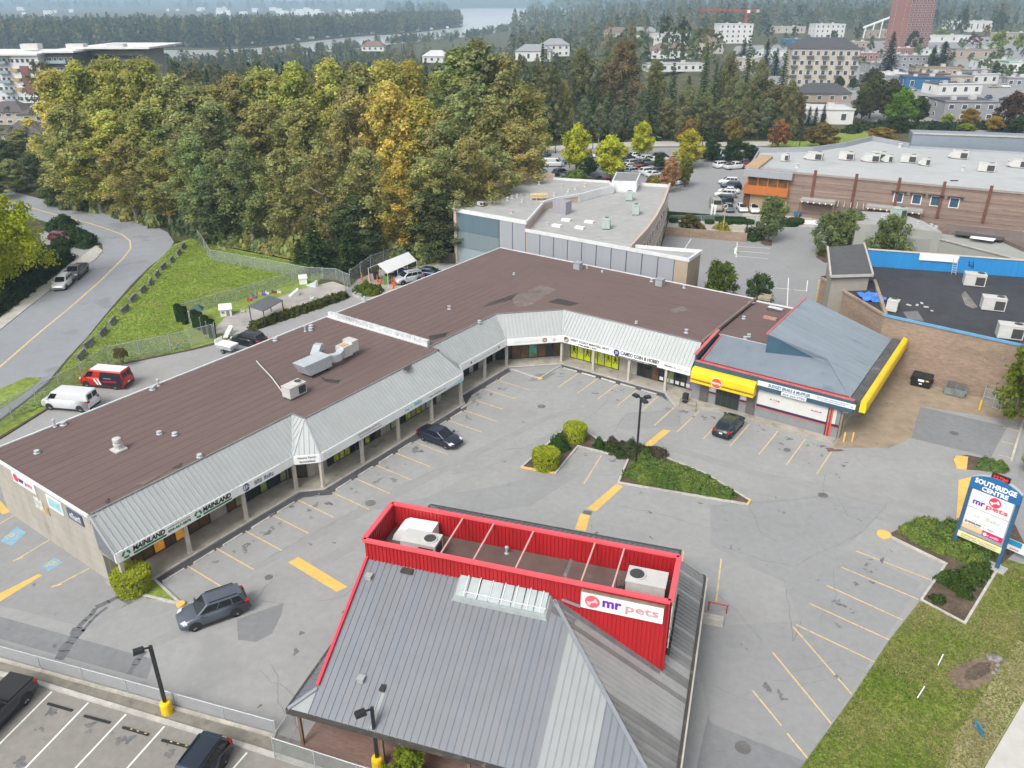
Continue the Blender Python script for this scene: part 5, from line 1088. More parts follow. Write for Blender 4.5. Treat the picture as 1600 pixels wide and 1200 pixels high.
# back wall of the next unit beyond it, beige
beige = thing('beige_building','pale grey-green stucco building between the brick store and blue parapet','building',G(1420,420))
M_BEIGE = mat('grey_green_stucco',(.30,.305,.28),.9,.06,.6,spots=[(.3,.6,(.26,.265,.24),.1)])
be = [G(*p,6.6) for p in ((1334,336),(1339,348),(1472,362),(1445,346),(1405,333),(1346,330))];be2 = [be[0],be[1],be[2],be[3],be[4],be[5]]
obj('wall',MB().prism(be2,0,6.5),M_BEIGE,beige);obj('flat_roof',MB().prism([p.lerp(sum(be2,Vector())/6,.03) for p in be2],6.45,6.62),M_ROOFG,beige)
b3 = [G(*p,5.4) for p in ((1390,372),(1465,373),(1600,408),(1760,440),(1760,385),(1600,362),(1472,362))];obj('lower_wall',MB().prism(b3,0,5.4),M_BEIGE,beige);obj('parapet_cap',MB().bar(b3[1]+Zv*.05,b3[2]+Zv*.05,.3,.15),M_CONC,beige)
sh = [G(*p,5.9) for p in ((1472,360),(1565,372),(1600,388),(1700,400),(1700,375),(1580,360),(1480,350))];obj('shingle_roof',MB().prism(sh,5.3,5.9),mat('brown_shingle',(.15,.115,.1),.9,.2,1.5),beige);obj('roof_well',MB().prism([G(*p,5.92) for p in ((1492,366),(1566,376),(1570,371),(1494,361))],5.88,5.95),M_FRAME,beige);obj('skylight_strip',MB().prism([G(*p,5.96) for p in ((1515,372),(1552,377),(1556,374),(1518,370))],5.95,6.1),M_SIGNW,beige)
rooftop_unit(G(1402,342,6.62),2.0,1.4,1.6,.2,'boxy air handler with glass-green panels on the beige building',M_UNITG);
for p in ((1434,349),(1462,356),(1380,339),(1455,353)):vent(G(*p,6.62),.2,.3,'small vent on the beige building roof','vents on the beige building')

# ================================================================ brick-faced store
M_BRICKF = mat('banded_brick',(.24,.175,.145),.9,.16,.9,stretch=(.4,.4,5,0),spots=[(.5,.6,(.3,.22,.18),.1)]);M_STR = mat('store_roof',(.385,.40,.40),.9,.06,.4,spots=[(.12,.58,(.34,.355,.355),.1),(.5,.68,(.27,.28,.28),.06)])
store = thing('brick_store','large banded brick store with pale flat roof and rooftop units','building',Vector((66,160,0)))
sz_ = 8.0;s0 = Vector((45.7,155.8,0));sdir = (Vector((86.4,134.6,0))-s0).normalized();sn = Vector((sdir.y,-sdir.x,0))
if sn.y > 0:sn = -sn
sf = lambda t,z=0,o=0:s0+sdir*t+sn*o+Zv*z
sp_l = [sf(0),sf(75)] + [G(*p,8.2) for p in ((1760,248),(1600,240),(1420,230),(1362,219),(1320,229),(1270,236),(1185,238))]
obj('wall',MB().prism(sp_l,0,8.0),M_BRICKF,store);obj('flat_roof',MB().prism([p.lerp(Vector((75,170,0)),.012) for p in sp_l],7.9,8.1),M_STR,store)
for i in range(len(sp_l)):
    a,b_ = sp_l[i],sp_l[(i+1) % len(sp_l)]
    if i in (1,2):continue
    h = .35 if i == 0 else (1.1 if i in (4,5,6,7) else .5)
    obj('parapet',MB().bar(Vector((a.x,a.y,8+h/2)),Vector((b_.x,b_.y,8+h/2)),.3,h),M_GPAN if i else mat('store_coping',(.3,.26,.23),.8,.1,1),store)
a,b_ = G(1422,230,8.1),G(1760,243,8.1);obj('screen_wall',MB().prism([a,b_,b_+Vector((2,6,0)),a+Vector((2,6,0))],0,11),mat('blue_grey_screen',(.2,.235,.27),.6,.06,.8),store);obj('screen_cap',MB().bar(a+Zv*3,b_+Zv*3,.4,.3),M_CONC,store)
for k in range(5):t = 12+7.2*k;obj('wall_pilaster',MB().prism([sf(t,0,0),sf(t+.5,0,0),sf(t+.5,0,.25),sf(t,0,.25)],2.6,9.0),mat('rust_steel',(.14,.06,.04),.8,.2,2),store)
for k in range(9):z = .8+.85*k;obj('brick_band',MB().prism([sf(8,0,0),sf(75,0,0),sf(75,0,.04),sf(8,0,.04)],z,z+.18+.1*(k % 2)),[mat('brick_band_dark',(.2,.14,.115),.9,.2,1),mat('brick_band_pale',(.27,.2,.165),.9,.2,1)][k % 2],store)
for k in range(4):
    t = 26.2+3.0*k;w = obj('window',MB().prism([sf(t,0,.02),sf(t+1.6,0,.02),sf(t+1.6,0,.1),sf(t,0,.1)],4.6,6.4),M_SIGNW,store);obj('pane',MB().prism([sf(t+.15,0,.08),sf(t+1.45,0,.08),sf(t+1.45,0,.13),sf(t+.15,0,.13)],4.75,6.25),MATS['blue_glass'],w);obj('awning',MB().prism([sf(t-.5,0,.05),sf(t+2.1,0,.05),sf(t+2.1,0,.6),sf(t-.5,0,.6)],6.5,6.6),M_FRAME,w)
M_ORB = mat('orange_panel',(.42,.13,.03),.6,.1,1)
obj('corner_box',MB().prism([sf(-.3,0,-3),sf(8,0,-3),sf(8,0,1.2),sf(-.3,0,1.2)],3.7,5.3),M_ORB,store);obj('corner_window',MB().prism([sf(.2,0,0),sf(7.8,0,0),sf(7.8,0,.6),sf(.2,0,.6)],5.3,7.0),mat('warm_glass',(.12,.07,.03),.2,.5,1),store)
for k in range(5):obj('mullion',MB().box(sf(.3+1.85*k,5.3,.7),.2,.2,1.7),M_ORB,store)
obj('corner_fascia',MB().prism([sf(-.6,0,-3),sf(8.4,0,-3),sf(8.4,0,1.3),sf(-.6,0,1.3)],7.0,8.2),M_GPAN,store);obj('corner_deck',MB().prism([sf(-.8,0,-14),sf(1.8,0,-14),sf(1.8,0,0),sf(-.8,0,0)],7.6,8.6),mat('timber_cap',(.42,.29,.18),.8,.2,2),store);obj('corner_base',MB().prism([sf(1,0,0),sf(8,0,0),sf(8,0,.3),sf(1,0,.3)],0,3.7),mat('tan_panel',(.3,.235,.15),.8,.1,1),store)
for k in range(10):obj('louvre_board',MB().prism([sf(-.3,0,-3),sf(.9,0,-3),sf(.9,0,.4),sf(-.3,0,.4)],.3+.34*k,.5+.34*k),mat('brown_board',(.17,.085,.045),.8,.1,2),store)
for t0,t1,nm in ((10.5,16.8,'entrance_canopy'),(22,31.5,'entrance_canopy')):
    c = obj(nm,MB().prism([sf(t0,0,0),sf(t1,0,0),sf(t1,0,2.4),sf(t0,0,2.4)],3.5,3.9),mat('canopy_tan',(.3,.26,.22),.8,.1,1),store);obj('canopy_top',MB().prism([sf(t0+.2,0,.1),sf(t1-.2,0,.1),sf(t1-.2,0,2.2),sf(t0+.2,0,2.2)],3.9,3.95),M_ROOFG,c)
    for k in range(int((t1-t0)/1.05)):obj('rafter_tail',MB().box(sf(t0+.5+1.05*k,3.45,2.45),.2,.5,.2,atan2(sdir.y,sdir.x)),M_SIGNW,c)
    for t in (t0+.2,t1-.2):obj('canopy_post',MB().box(sf(t,0,2.2),.25,.25,3.5),MATS['timber_post'],c)
for k in range(5):obj('pergola_beam',MB().bar(sf(17.1+1.1*k,3.8,0),sf(17.3+1.1*k,3.3,2.4),.14,.2),M_CONC,store)
obj('entrance_glass',MB().prism([sf(17.5,0,.05),sf(21.5,0,.05),sf(21.5,0,.15),sf(17.5,0,.15)],.1,2.8),mat('shopfront_glass',(.18,.17,.13),.3,.4,.8),store)
for k,(p,big) in enumerate((((1226,252),0),((1273,250),1),((1322,250),1),((1362,253),1),((1373,250),1),((1388,254),0),((1419,254),1),((1499,248),1),((1540,268),1),((1592,262),1),((1505,231),0),((1446,259),0))):
    rooftop_unit(G(*p,8.1),2.9 if big else 1.5,1.6 if big else 1.1,1.4 if big else 1.3,atan2(sdir.y,sdir.x),'large cream air handler on the pale roof of the brick store' if big else 'small cream condenser on the pale roof of the brick store',None,'large units on the store roof' if big else 'small units on the store roof',hood='end' if k % 2 else None)
for p in ((1406,230),(1426,225),(1245,262),(1504,266),(1575,256)):vent(G(*p,8.1),.3,.8,'round vent on the pale roof of the brick store','vents on the store roof',M_UNIT)

# ================================================================ far houses and blocks
M_WIN = mat('window_glass_far',(.06,.075,.09),.2,.3,.3,spec=.5)
WM = {}
def winmesh(w,h):
    k = (round(w,1),round(h,1))
    if k not in WM:WM[k] = (MB().box((0,0,0),w,.12,h).mesh('window',M_SIGNW),MB().box((0,-.05,.12),w-.25,.1,h-.24).mesh('pane',M_WIN))
    return WM[k]
def block(name,label,px0,px1,pyb,pyt,depth,wall,roofm,floors,cols,rz=0,group=None,parapet=.5,balcony=False,hip=False,side_cols=2,band=None):
    """a building whose front foot spans px0..px1 at ground row pyb and whose top is seen at row pyt"""
    c = G((px0+px1)/2,pyb);zt = max(3.2,top_z((px0+px1)/2,pyt,c));w = (px1-px0)*px_size(c)
    t = thing(name,label,'building',c,rz,group)
    b = MB().box((0,depth/2,0),w,depth,zt);obj('wall',b,wall,t,local=True)
    if hip:
        e = .6;b = MB();b.hexa([(-w/2-e,-e,zt),(w/2+e,-e,zt),(w/2+e,depth+e,zt),(-w/2-e,depth+e,zt)],[(-w/2+depth*.4,depth*.45,zt+depth*.28),(w/2-depth*.4,depth*.45,zt+depth*.28),(w/2-depth*.4,depth*.55,zt+depth*.28),(-w/2+depth*.4,depth*.55,zt+depth*.28)]);obj('roof',b,roofm,t,local=True)
    else:
        r = obj('roof',MB().box((0,depth/2,zt),w+.5,depth+.5,.25),roofm,t,local=True)
        if w > 10:
            obj('roof_unit',MB().box((w*.18,depth*.5,zt+.25),2.2,1.6,1.3),M_UNIT,r,local=True);obj('roof_unit',MB().box((-w*.22,depth*.4,zt+.25),1.6,1.4,1.0),M_UNIT,r,local=True)
        for s in (-1,1):pass
        obj('parapet',MB().box((0,-.15,zt+.1),w+.6,.3,parapet),band or wall,t,local=True)
    fh = zt/max(1,floors)
    for f in range(floors):
        for k in range(cols):
            ww,wh = min(1.8,w/cols*.55),fh*.5;m1,m2 = winmesh(ww,wh)
            o = inst('window',m1,(-w/2+w*(k+.5)/cols,-.02,f*fh+fh*.28),0,1,t);o2 = bpy.data.objects.new('pane',m2);COL.objects.link(o2);o2.parent = o
            if balcony and k % 2 == 0:obj('balcony',MB().box((-w/2+w*(k+.5)/cols,-.7,f*fh+.15),w/cols*.9,1.3,1.0),balcony,t,local=True)
        for k in range(side_cols):
            m1,m2 = winmesh(1.3,fh*.5)
            for s in (-1,1):
                o = inst('window',m1,(s*(w/2+.0),depth*(k+.5)/side_cols,f*fh+fh*.28),s*pi/2,1,t);o2 = bpy.data.objects.new('pane',m2);COL.objects.link(o2);o2.parent = o
    return t,zt,w
C_ = lambda n,c,**k:mat(n,c,.85,.08,.2,**k)
cream,white_,greyb,brickr,tanb,dkroof,paleroof,bluew = C_('wall_cream',(.42,.38,.32)),C_('wall_white',(.6,.6,.58)),C_('wall_grey',(.26,.26,.27)),C_('wall_red_brick',(.26,.12,.1)),C_('wall_tan',(.33,.27,.21)),C_('roof_dark',(.07,.07,.078)),C_('roof_pale',(.5,.5,.49)),C_('wall_blue',(.03,.12,.25))
glassb = mat('balcony_glass',(.3,.36,.38),.2,.1,1)
block('apartment_building','beige four-storey apartment block with dark hip roof beyond the conifers',1232,1332,136,76,16,cream,dkroof,4,9,-.15,balcony=mat('balcony_dark',(.1,.095,.09),.7,.2,1),hip=True)
block('white_flat_shop','low white building with pale flat roof below the beige apartment block',1240,1330,194,172,14,white_,paleroof,1,3,-.1)
block('grey_roof_hall','dark grey roofed hall between the white building and apartments',1250,1328,160,146,12,tanb,dkroof,1,4,-.05,hip=True)
block('tower_block','tall reddish brown tower block rising above the town trees',1406,1452,78,-40,22,brickr,dkroof,16,7,.25)
block('white_institution','white stepped building under the dark forest edge',1272,1318,60,38,20,white_,paleroof,3,6,0)
block('white_block','white block beneath the red tower crane',1122,1174,68,38,22,white_,paleroof,4,6,0)
block('white_apartments','white and brown apartment building at the forest edge',1032,1078,82,52,18,white_,greyb,4,5,.2,balcony=C_('balc_brown',(.1,.06,.06)))
block('town_house_row','long row of pale townhouses peeping over the woods',1010,1100,112,100,12,white_,C_('roof_grey_far',(.3,.3,.31)),1,8,.1)
block('town_house_row','brown roofed house row in front of the white apartments',1018,1080,92,78,14,white_,C_('roof_brown_far',(.18,.13,.11)),2,6,0,hip=True)
block('blue_wall_shop','shop with bright blue wall and dark roof in the town',1414,1478,140,122,14,bluew,dkroof,1,3,-.2)
SHOPS = [(1430,1496,122,106,12,tanb,dkroof,'tan shop with black flat roof behind the blue-walled shop'),(1462,1535,148,132,12,white_,dkroof,'white shop with dark canopy beside the blue-walled shop'),(1472,1552,190,160,14,greyb,dkroof,'grey shop with dark stepped roof near the golden street trees'),(1492,1566,92,78,12,tanb,dkroof,'long dark roofed shop row with lit signs'),(1406,1446,106,88,12,greyb,C_('roof_mid',(.25,.26,.27)),'small grey house with pitched roof near the tall spruce'),(1530,1592,108,95,14,white_,C_('roof_green',(.09,.22,.15)),'pale shop with green metal roof'),(1575,1660,112,98,14,white_,C_('roof_green',(.09,.22,.15)),'second pale shop with green metal roof'),
         (1325,1362,75,66,14,tanb,paleroof,'flat pale roofed shop behind the apartment block'),(1340,1372,95,84,12,brickr,paleroof,'brick shop with pale roof by the lit parking lot'),(1352,1400,60,48,16,tanb,paleroof,'tan flat roofed store below the white roof structure'),(1210,1258,52,42,18,cream,paleroof,'cream store at the forest edge'),(1480,1500,46,32,14,white_,paleroof,'small white block beside the brown tower'),(1512,1548,50,33,16,white_,paleroof,'white house block between far trees'),(1180,1232,90,80,14,white_,C_('roof_teal',(.2,.32,.34)),'low house with teal roof left of the apartments'),(1150,1200,108,92,14,cream,MATS['roof_mid'],'cream house half hidden by conifers'),(1230,1290,72,62,16,bluew,C_('roof_bluegrey',(.16,.23,.29)),'store with long blue-grey roof behind the apartments'),(1440,1520,66,56,16,white_,paleroof,'long white store behind the green street trees'),(1560,1620,64,52,16,tanb,paleroof,'tan store at the edge of the town'),(1395,1440,72,64,14,white_,MATS['roof_bluegrey'],'white store with blue-grey roof behind the spruce'),
         (805,860,96,80,14,white_,MATS['roof_mid'],'pale house row left among the woods by the river'),(850,890,88,70,14,white_,MATS['roof_mid'],'pale gabled house among the river woods'),(985,1030,60,50,16,white_,MATS['roof_mid'],'white house below the hazy forest slope'),(945,985,58,50,16,cream,MATS['roof_brown_far'],'cream house below the hazy forest slope'),(1085,1130,84,66,14,cream,MATS['roof_brown_far'],'cream hip roofed house beside the construction block'),(565,600,80,72,12,white_,MATS['roof_brown_far'],'brown roofed house by the river shore'),(660,700,98,88,12,white_,paleroof,'white roofed house hidden among the riverside trees')]
for (x0,x1,yb,yt,dp,wl,rf,lb) in SHOPS:
    block('town_shop' if x0 > 1150 else 'house',lb,x0,x1,yb,yt,dp,wl,rf,1 if yb-yt < 18 else 2,4,random.uniform(-.15,.15),hip=('hip' in lb or 'gabled' in lb or 'house' in lb and x0 < 1150),side_cols=1)
TS = [(x,y) for y in (56,70,84,98,116,134) for x in range(1345,1600,44)]
for x,y in TS:
    x += random.uniform(-14,14);y += random.uniform(-4,4);w_ = random.uniform(20,38)*(y+40)/110
    if any(x0-8 < x+w_ and x < x1+8 and abs(yb-y) < 9 for (x0,x1,yb,*_r) in SHOPS):continue
    block('town_shop','small flat roofed shop packed into the town centre',x,x+w_,y,y-random.uniform(6,11)*(y+40)/110,random.uniform(8,14),random.choice((cream,white_,greyb,tanb,brickr)),random.choice((dkroof,paleroof,MATS['roof_mid'])),1,3,random.uniform(-.3,.2),'packed shops of the town centre',side_cols=1)
# white roof structure and crane
tg = thing('tower_crane','red tower crane above the white construction block','crane',G(1161,66));c = G(1161,66);zt = top_z(1161,16,c)
obj('mast',MB().box(c,1.6,1.6,zt),mat('crane_red',(.35,.04,.04),.6,.1,1),tg);obj('jib',MB().bar(c+Vector((-45,0,zt)),c+Vector((12,0,zt)),1.1,1.2),MATS['crane_red'],tg);obj('cab',MB().box(c+Vector((1.5,-1,zt-2.2)),2.4,2.4,2.4),M_SIGNW,tg);obj('counterweight',MB().box(c+Vector((10,0,zt-1.8)),3,2,2.4),M_CONC,tg)
tg = thing('canopy_truss','white slanting truss structure among the town roofs','structure',G(1370,60));c = G(1370,60);z1 = top_z(1390,20,c)
for k in range(5):x = -14+8*k;obj('truss_leg',MB().bar(c+Vector((x,0,0)),c+Vector((x+1,0,z1*(.45+.13*k))),.9,.9),M_SIGNW,tg)
obj('truss_beam',MB().bar(c+Vector((-16,0,z1*.42)),c+Vector((20,0,z1)),1.3,1.6),M_SIGNW,tg)
# apartment complex at the left, with oversailing white roofs
ap = thing('apartment_complex','white five-storey apartment complex with oversailing flat roofs left of the forest','building',G(90,160));M_APW,M_APB,M_APO = C_('apt_white',(.6,.6,.6)),C_('apt_brick',(.2,.09,.085)),C_('apt_ochre',(.42,.28,.12))
base = G(60,160);zt = top_z(60,86,base);ps = px_size(base)
def aw_(x0,x1,y0,dep,z,m,nm='wall'):return obj(nm,MB().box(base+Vector(((x0+x1)/2*ps,y0+dep/2,0)),(x1-x0)*ps,dep,z),m,ap)
aw_(-110,-22,0,22,zt,M_APW);aw_(-20,20,-2,22,zt,M_APW);aw_(22,64,3,24,zt,C_('apt_dark',(.14,.13,.13)));aw_(64,150,18,20,zt+.6,C_('apt_taupe',(.36,.33,.31)))
for x0,x1,y0,d_,z in ((-115,22,-3,30,zt),(18,70,1,32,zt+.7),(52,172,10,36,zt+1.6)):obj('roof_slab',MB().box(base+Vector(((x0+x1)/2*ps,y0+d_/2,z)),(x1-x0)*ps,d_,.7),mat('white_roof',(.66,.66,.64),.8,.06,.2),ap)
for p in ((40,74),(112,72),(175,74)):q = G(p[0],150);obj('roof_unit',MB().box(base+Vector(((p[0]-60)*ps,14,zt+1.2)),7,4,2.2),M_UNIT,ap)
for f in range(5):
    z = f*zt/5+.8
    for k in range(16):
        x = -52+8*k
        if x > 66:continue
        m1,m2 = winmesh(1.7,1.7);o = inst('window',m1,base+Vector(((68+5.2*k)*ps,17.96,z))-ORG[ap],0,1,ap);o2 = bpy.data.objects.new('pane',m2);COL.objects.link(o2);o2.parent = o
        m1,m2 = winmesh(1.4,1.6);o = inst('window',m1,base+Vector((x*ps,-.02 if x < -21 else (-2.05 if x < 20 else 2.95),z))-ORG[ap],0,1,ap);o2 = bpy.data.objects.new('pane',m2);COL.objects.link(o2);o2.parent = o
    for x,y in ((-40,-.9),(16,-2.6),(30,2),(46,2)):obj('balcony',MB().box(base+Vector((x*ps,y,z-.5)),4.2,1.8,1.1),glassb,ap)
    if f in (1,2,3):obj('brick_bay',MB().box(base+Vector(((-4)*ps,-2.2,f*zt/5)),3.4,.3,zt/5-.3),M_APB,ap);obj('ochre_bay',MB().box(base+Vector(((-20)*ps,-2.3,f*zt/5+1)),2.6,.5,1.2),M_APO,ap)
TH = C_('roof_taupe',(.1,.09,.088))
for k,(x0,x1,yb,yt,lb) in enumerate(((-20,40,195,175,'taupe roofed townhouse row below the white apartments'),(40,112,205,178,'taupe roofed townhouse with gabled dormers among the trees'),(10,70,232,208,'pale townhouse partly hidden by the road trees'),(66,110,246,225,'townhouse with small gable behind the dark shrubs'))):
    t,z_,w_ = block('townhouse',lb,x0,x1,yb,yt,10,cream,TH,2,4,.1*k,hip=True,side_cols=1)
    for s in (-.25,.1):b = MB();b.hexa([(s*w_-1.2,-.4,z_),(s*w_+1.2,-.4,z_),(s*w_+1.2,2.5,z_),(s*w_-1.2,2.5,z_)],[(s*w_-.05,-.4,z_+1.6),(s*w_+.05,-.4,z_+1.6),(s*w_+.05,2.5,z_+1.6),(s*w_-.05,2.5,z_+1.6)]);obj('dormer',b,TH,t,local=True)
# ================================================================ vegetation
def leaf_material(name,use_obj=True,trans=.45):
    m = bpy.data.materials.new(name);m.use_nodes = True;n = m.node_tree.nodes;L = m.node_tree.links
    for k in list(n):n.remove(k)
    out = n.new('ShaderNodeOutputMaterial');d = n.new('ShaderNodeBsdfDiffuse');t = n.new('ShaderNodeBsdfTranslucent');mx = n.new('ShaderNodeMixShader');mx.inputs[0].default_value = trans
    at = n.new('ShaderNodeAttribute');at.attribute_name = 'tint'
    if use_obj:
        oi = n.new('ShaderNodeObjectInfo');ml = n.new('ShaderNodeMix');ml.data_type = 'RGBA';ml.blend_type = 'MULTIPLY';ml.inputs[0].default_value = 1
        L.new(oi.outputs['Color'],ml.inputs[6]);L.new(at.outputs['Color'],ml.inputs[7]);c = ml.outputs[2]
    else:c = at.outputs['Color']
    L.new(c,d.inputs[0]);L.new(c,t.inputs[0]);L.new(d.outputs[0],mx.inputs[1]);L.new(t.outputs[0],mx.inputs[2]);L.new(mx.outputs[0],out.inputs[0]);return m
M_LEAF = leaf_material('foliage');M_LEAFV = leaf_material('foliage_mass',False)
M_BARK = mat('bark',(.11,.095,.075),.95,.3,2);M_BARKP = mat('pale_bark',(.27,.24,.2),.95,.3,2)
def quads_mesh(name,C,N,S,tint,m,asp=1.5,fold=.0):
    """many small leaf faces: centres C, normals N, sizes S, colours tint"""
    n = len(C);r = RNG.normal(size=(n,3));N = N/np.linalg.norm(N,axis=1,keepdims=True)
    T = np.cross(N,r);T /= np.linalg.norm(T,axis=1,keepdims=True)+1e-9;B = np.cross(N,T)
    S = S[:,None];w = S*.5;h = S*.5*asp
    V = np.stack([C-T*h,C+B*w-N*S*.1,C+T*h,C-B*w-N*S*.1],1).reshape(-1,3)
    me = bpy.data.meshes.new(name);me.vertices.add(4*n);me.vertices.foreach_set('co',V.astype(np.float32).ravel())
    me.loops.add(4*n);me.loops.foreach_set('vertex_index',np.arange(4*n,dtype=np.int32));me.polygons.add(n)
    me.polygons.foreach_set('loop_start',np.arange(0,4*n,4,dtype=np.int32));me.polygons.foreach_set('loop_total',np.full(n,4,dtype=np.int32))
    me.update(calc_edges=True)
    a = me.attributes.new('tint','FLOAT_COLOR','POINT');col = np.ones((4*n,4),np.float32);col[:,:3] = np.repeat(tint,4,0);a.data.foreach_set('color',col.ravel())
    me.materials.append(m);return me
def rnd_dir(n):v = RNG.normal(size=(n,3));return v/np.linalg.norm(v,axis=1,keepdims=True)
def clump_leaves(cc,cr,per,leaf,hue=.18,flat_=.85):
    k = len(cc);C = np.repeat(cc,per,0);R_ = np.repeat(cr,per);n = k*per
    d = rnd_dir(n);rad = R_*np.minimum(1.5,np.abs(RNG.normal(.72,.3,n)));off = d*rad[:,None];off[:,2] = off[:,2]*flat_+.1*R_*RNG.normal(size=n)
    P = C+off;Nn = d*.8+rnd_dir(n)*.8+np.array([0,0,.5])
    S = leaf*(.6+.8*RNG.random(n))
    b = np.repeat(.72+.56*RNG.random(k),per)*(.8+.4*RNG.random(n));hshift = np.repeat(RNG.normal(0,hue*.28,k),per)+RNG.normal(0,hue*.2,n)
    tint = np.stack([b*(1+hshift),b*np.ones(n),b*(1-hshift*.6)],1).clip(.2,2.2)
    return P,Nn,S,tint
def deciduous(H,R,z0,nc,per,leaf,seed,prof=None,droop=0,bark=None,limbs=14,hue=.18,lean=0.0):
    random.seed(seed);global RNG;RNG = np.random.default_rng(seed)
    prof = prof or (lambda t:(sin(pi*min(1,(t*.86+.12)))**.7))
    cc,cr = [],[]
    for i in range(nc):
        t = (i+random.random())/nc;t = t**.85;a = i*2.399963+random.uniform(-.5,.5);rr = prof(t)*R*(random.uniform(.35,.95) if i % 4 else random.uniform(0,.4))
        cc.append((rr*cos(a)+lean*t*H*.1,rr*sin(a),z0+(H-z0)*(t*.93)));cr.append(R*random.uniform(.15,.32)*(1-.25*t))
    cc = np.array(cc);cr = np.array(cr);C,N,S,T = clump_leaves(cc,cr,per,leaf,hue)
    crown = quads_mesh('crown',C,N,S,T,M_LEAF)
    b = MB();tr = H*.016+.08;p = Vector((0,0,-.3));seg = 6;zt = H*.82
    for k in range(seg):
        q = Vector((random.uniform(-.12,.12)*k*.6+lean*k*H*.012,random.uniform(-.12,.12)*k*.6,zt*(k+1)/seg));b.tube(p,q,tr*(1-k/seg*.85),tr*(1-(k+1)/seg*.85),7,caps=False);p = q
    idx = sorted(range(nc),key=lambda i:cc[i][2])
    for i in idx[::max(1,nc//limbs)]:
        c = Vector(cc[i]);s = Vector((lean*c.z*.07,0,max(z0*.6,c.z-(.25*H*random.uniform(.4,1)))));mid = s.lerp(c,.55)+Vector((0,0,-.03*H*random.random()));b.tube(s,mid,tr*.38,tr*.24,5,caps=False);b.tube(mid,c,tr*.24,tr*.06,5,caps=False)
    return Proto().part('trunk',b.mesh('trunk',bark or M_BARK,smooth=True)).part('crown',crown)
def conifer(H,R,seed,tiers=26,per=9,nq=13,leaf=.5,bare=.06,power=.85):
    random.seed(seed);global RNG;RNG = np.random.default_rng(seed)
    Cs,Ns,Ss,Ts = [],[],[],[];b = MB();b.tube((0,0,-.3),(0,0,H*.97),H*.012+.06,.03,7,caps=False)
    for i in range(tiers):
        t = i/tiers;z = H*(bare+(1-bare)*t);rr = R*(1-t)**power*random.uniform(.8,1.1)+.15
        n = max(4,int(per*(1-t*.5)))
        for k in range(n):
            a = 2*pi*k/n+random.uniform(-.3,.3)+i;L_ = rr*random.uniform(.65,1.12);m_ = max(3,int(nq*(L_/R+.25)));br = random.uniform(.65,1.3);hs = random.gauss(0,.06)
            for j in range(m_):
                u = (j+random.random())/m_;x = L_*u;w = (1-u)*.22*L_+.1
                Cs.append((x*cos(a)+random.uniform(-w,w)*-sin(a),x*sin(a)+random.uniform(-w,w)*cos(a),z-.28*x-.08*x*x/R+random.uniform(-.15,.15)))
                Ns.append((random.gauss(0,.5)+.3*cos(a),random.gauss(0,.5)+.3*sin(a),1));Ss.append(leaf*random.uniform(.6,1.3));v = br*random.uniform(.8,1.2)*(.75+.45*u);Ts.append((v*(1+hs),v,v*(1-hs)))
            if i % 3 == 0:b.tube((0,0,z),(L_*.8*cos(a),L_*.8*sin(a),z-.3*L_),.05,.015,4,caps=False)
    crown = quads_mesh('crown',np.array(Cs),np.array(Ns),np.array(Ss),np.array(Ts),M_LEAF,1.9)
    return Proto().part('trunk',b.mesh('trunk',M_BARK)).part('crown',crown)
def shrub_mesh(name,seed,n=1500,leaf=.16,kind='dome',hue=.15):
    global RNG;RNG = np.random.default_rng(seed);d = rnd_dir(n)
    if kind == 'dome':
        d[:,2] = np.abs(d[:,2]);lump = 1+.16*np.sin(d[:,0]*5+seed)+.14*np.sin(d[:,1]*6+seed*2)+.1*np.sin(d[:,2]*9)
        P = d*(lump*(.72+.32*RNG.random(n)))[:,None]*np.array([1,1,1.0]);N = d+rnd_dir(n)*.7
    else:            # clipped drum: flat-ish top, slightly flared side
        a = RNG.random(n)*2*pi;top = RNG.random(n) < .45;r = np.where(top,np.sqrt(RNG.random(n))*.97,.93+.08*RNG.random(n));z = np.where(top,1.0-.13*r**4+.04*RNG.random(n),RNG.random(n)*.95);rad = r*np.where(top,1,.82+.18*np.minimum(1,z*1.6));rad = np.where((~top) & (z > .85),rad*(1-.6*(z-.85)),rad)
        P = np.stack([rad*np.cos(a),rad*np.sin(a),z],1);N = np.where(top[:,None],np.array([[0,0,1.]]),np.stack([np.cos(a),np.sin(a),0*a],1))+rnd_dir(n)*.6
    b = .7+.6*RNG.random(n);h = RNG.normal(0,hue*.6,n);T = np.stack([b*(1+h),b,b*(1-h*.5)],1).clip(.2,2)
    return quads_mesh(name,P,N,leaf*(.6+.8*RNG.random(n)),T,M_LEAF,1.3)
pear = lambda t:(sin(pi*(min(1,t*.8+.2)))**.6)*(1.05-.25*t);tall = lambda t:sin(pi*min(1,t*.8+.17))**.55;egg = lambda t:sin(pi*min(1,t*.85+.14))**.8
BIG = [deciduous(26,6.6,3.0,104,190,.37,21+k,[pear,tall,egg,pear][k],hue=.2) for k in range(4)]
TALL = [deciduous(30,5.4,4,104,180,.37,31+k,tall,hue=.16) for k in range(2)]
AIRY = [deciduous(24,5.6,4.5,74,170,.31,41+k,egg,bark=M_BARKP,limbs=22,hue=.2) for k in range(2)]
STREET = [deciduous(9,3.2,1.6,60,190,.25,51+k,egg,hue=.15) for k in range(2)]
ROUND = [deciduous(7,3.4,1.3,44,150,.24,61+k,lambda t:sin(pi*min(1,t*.75+.22))**.5,hue=.12) for k in range(2)]
SPREAD = [deciduous(11,6.2,2.2,60,190,.26,71,lambda t:sin(pi*min(1,t*.62+.34))**.6,hue=.14)]
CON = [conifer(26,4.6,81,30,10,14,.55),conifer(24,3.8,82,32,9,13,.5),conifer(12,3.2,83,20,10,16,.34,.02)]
SNAG = conifer(24,3.2,84,22,6,3,.28,.1)
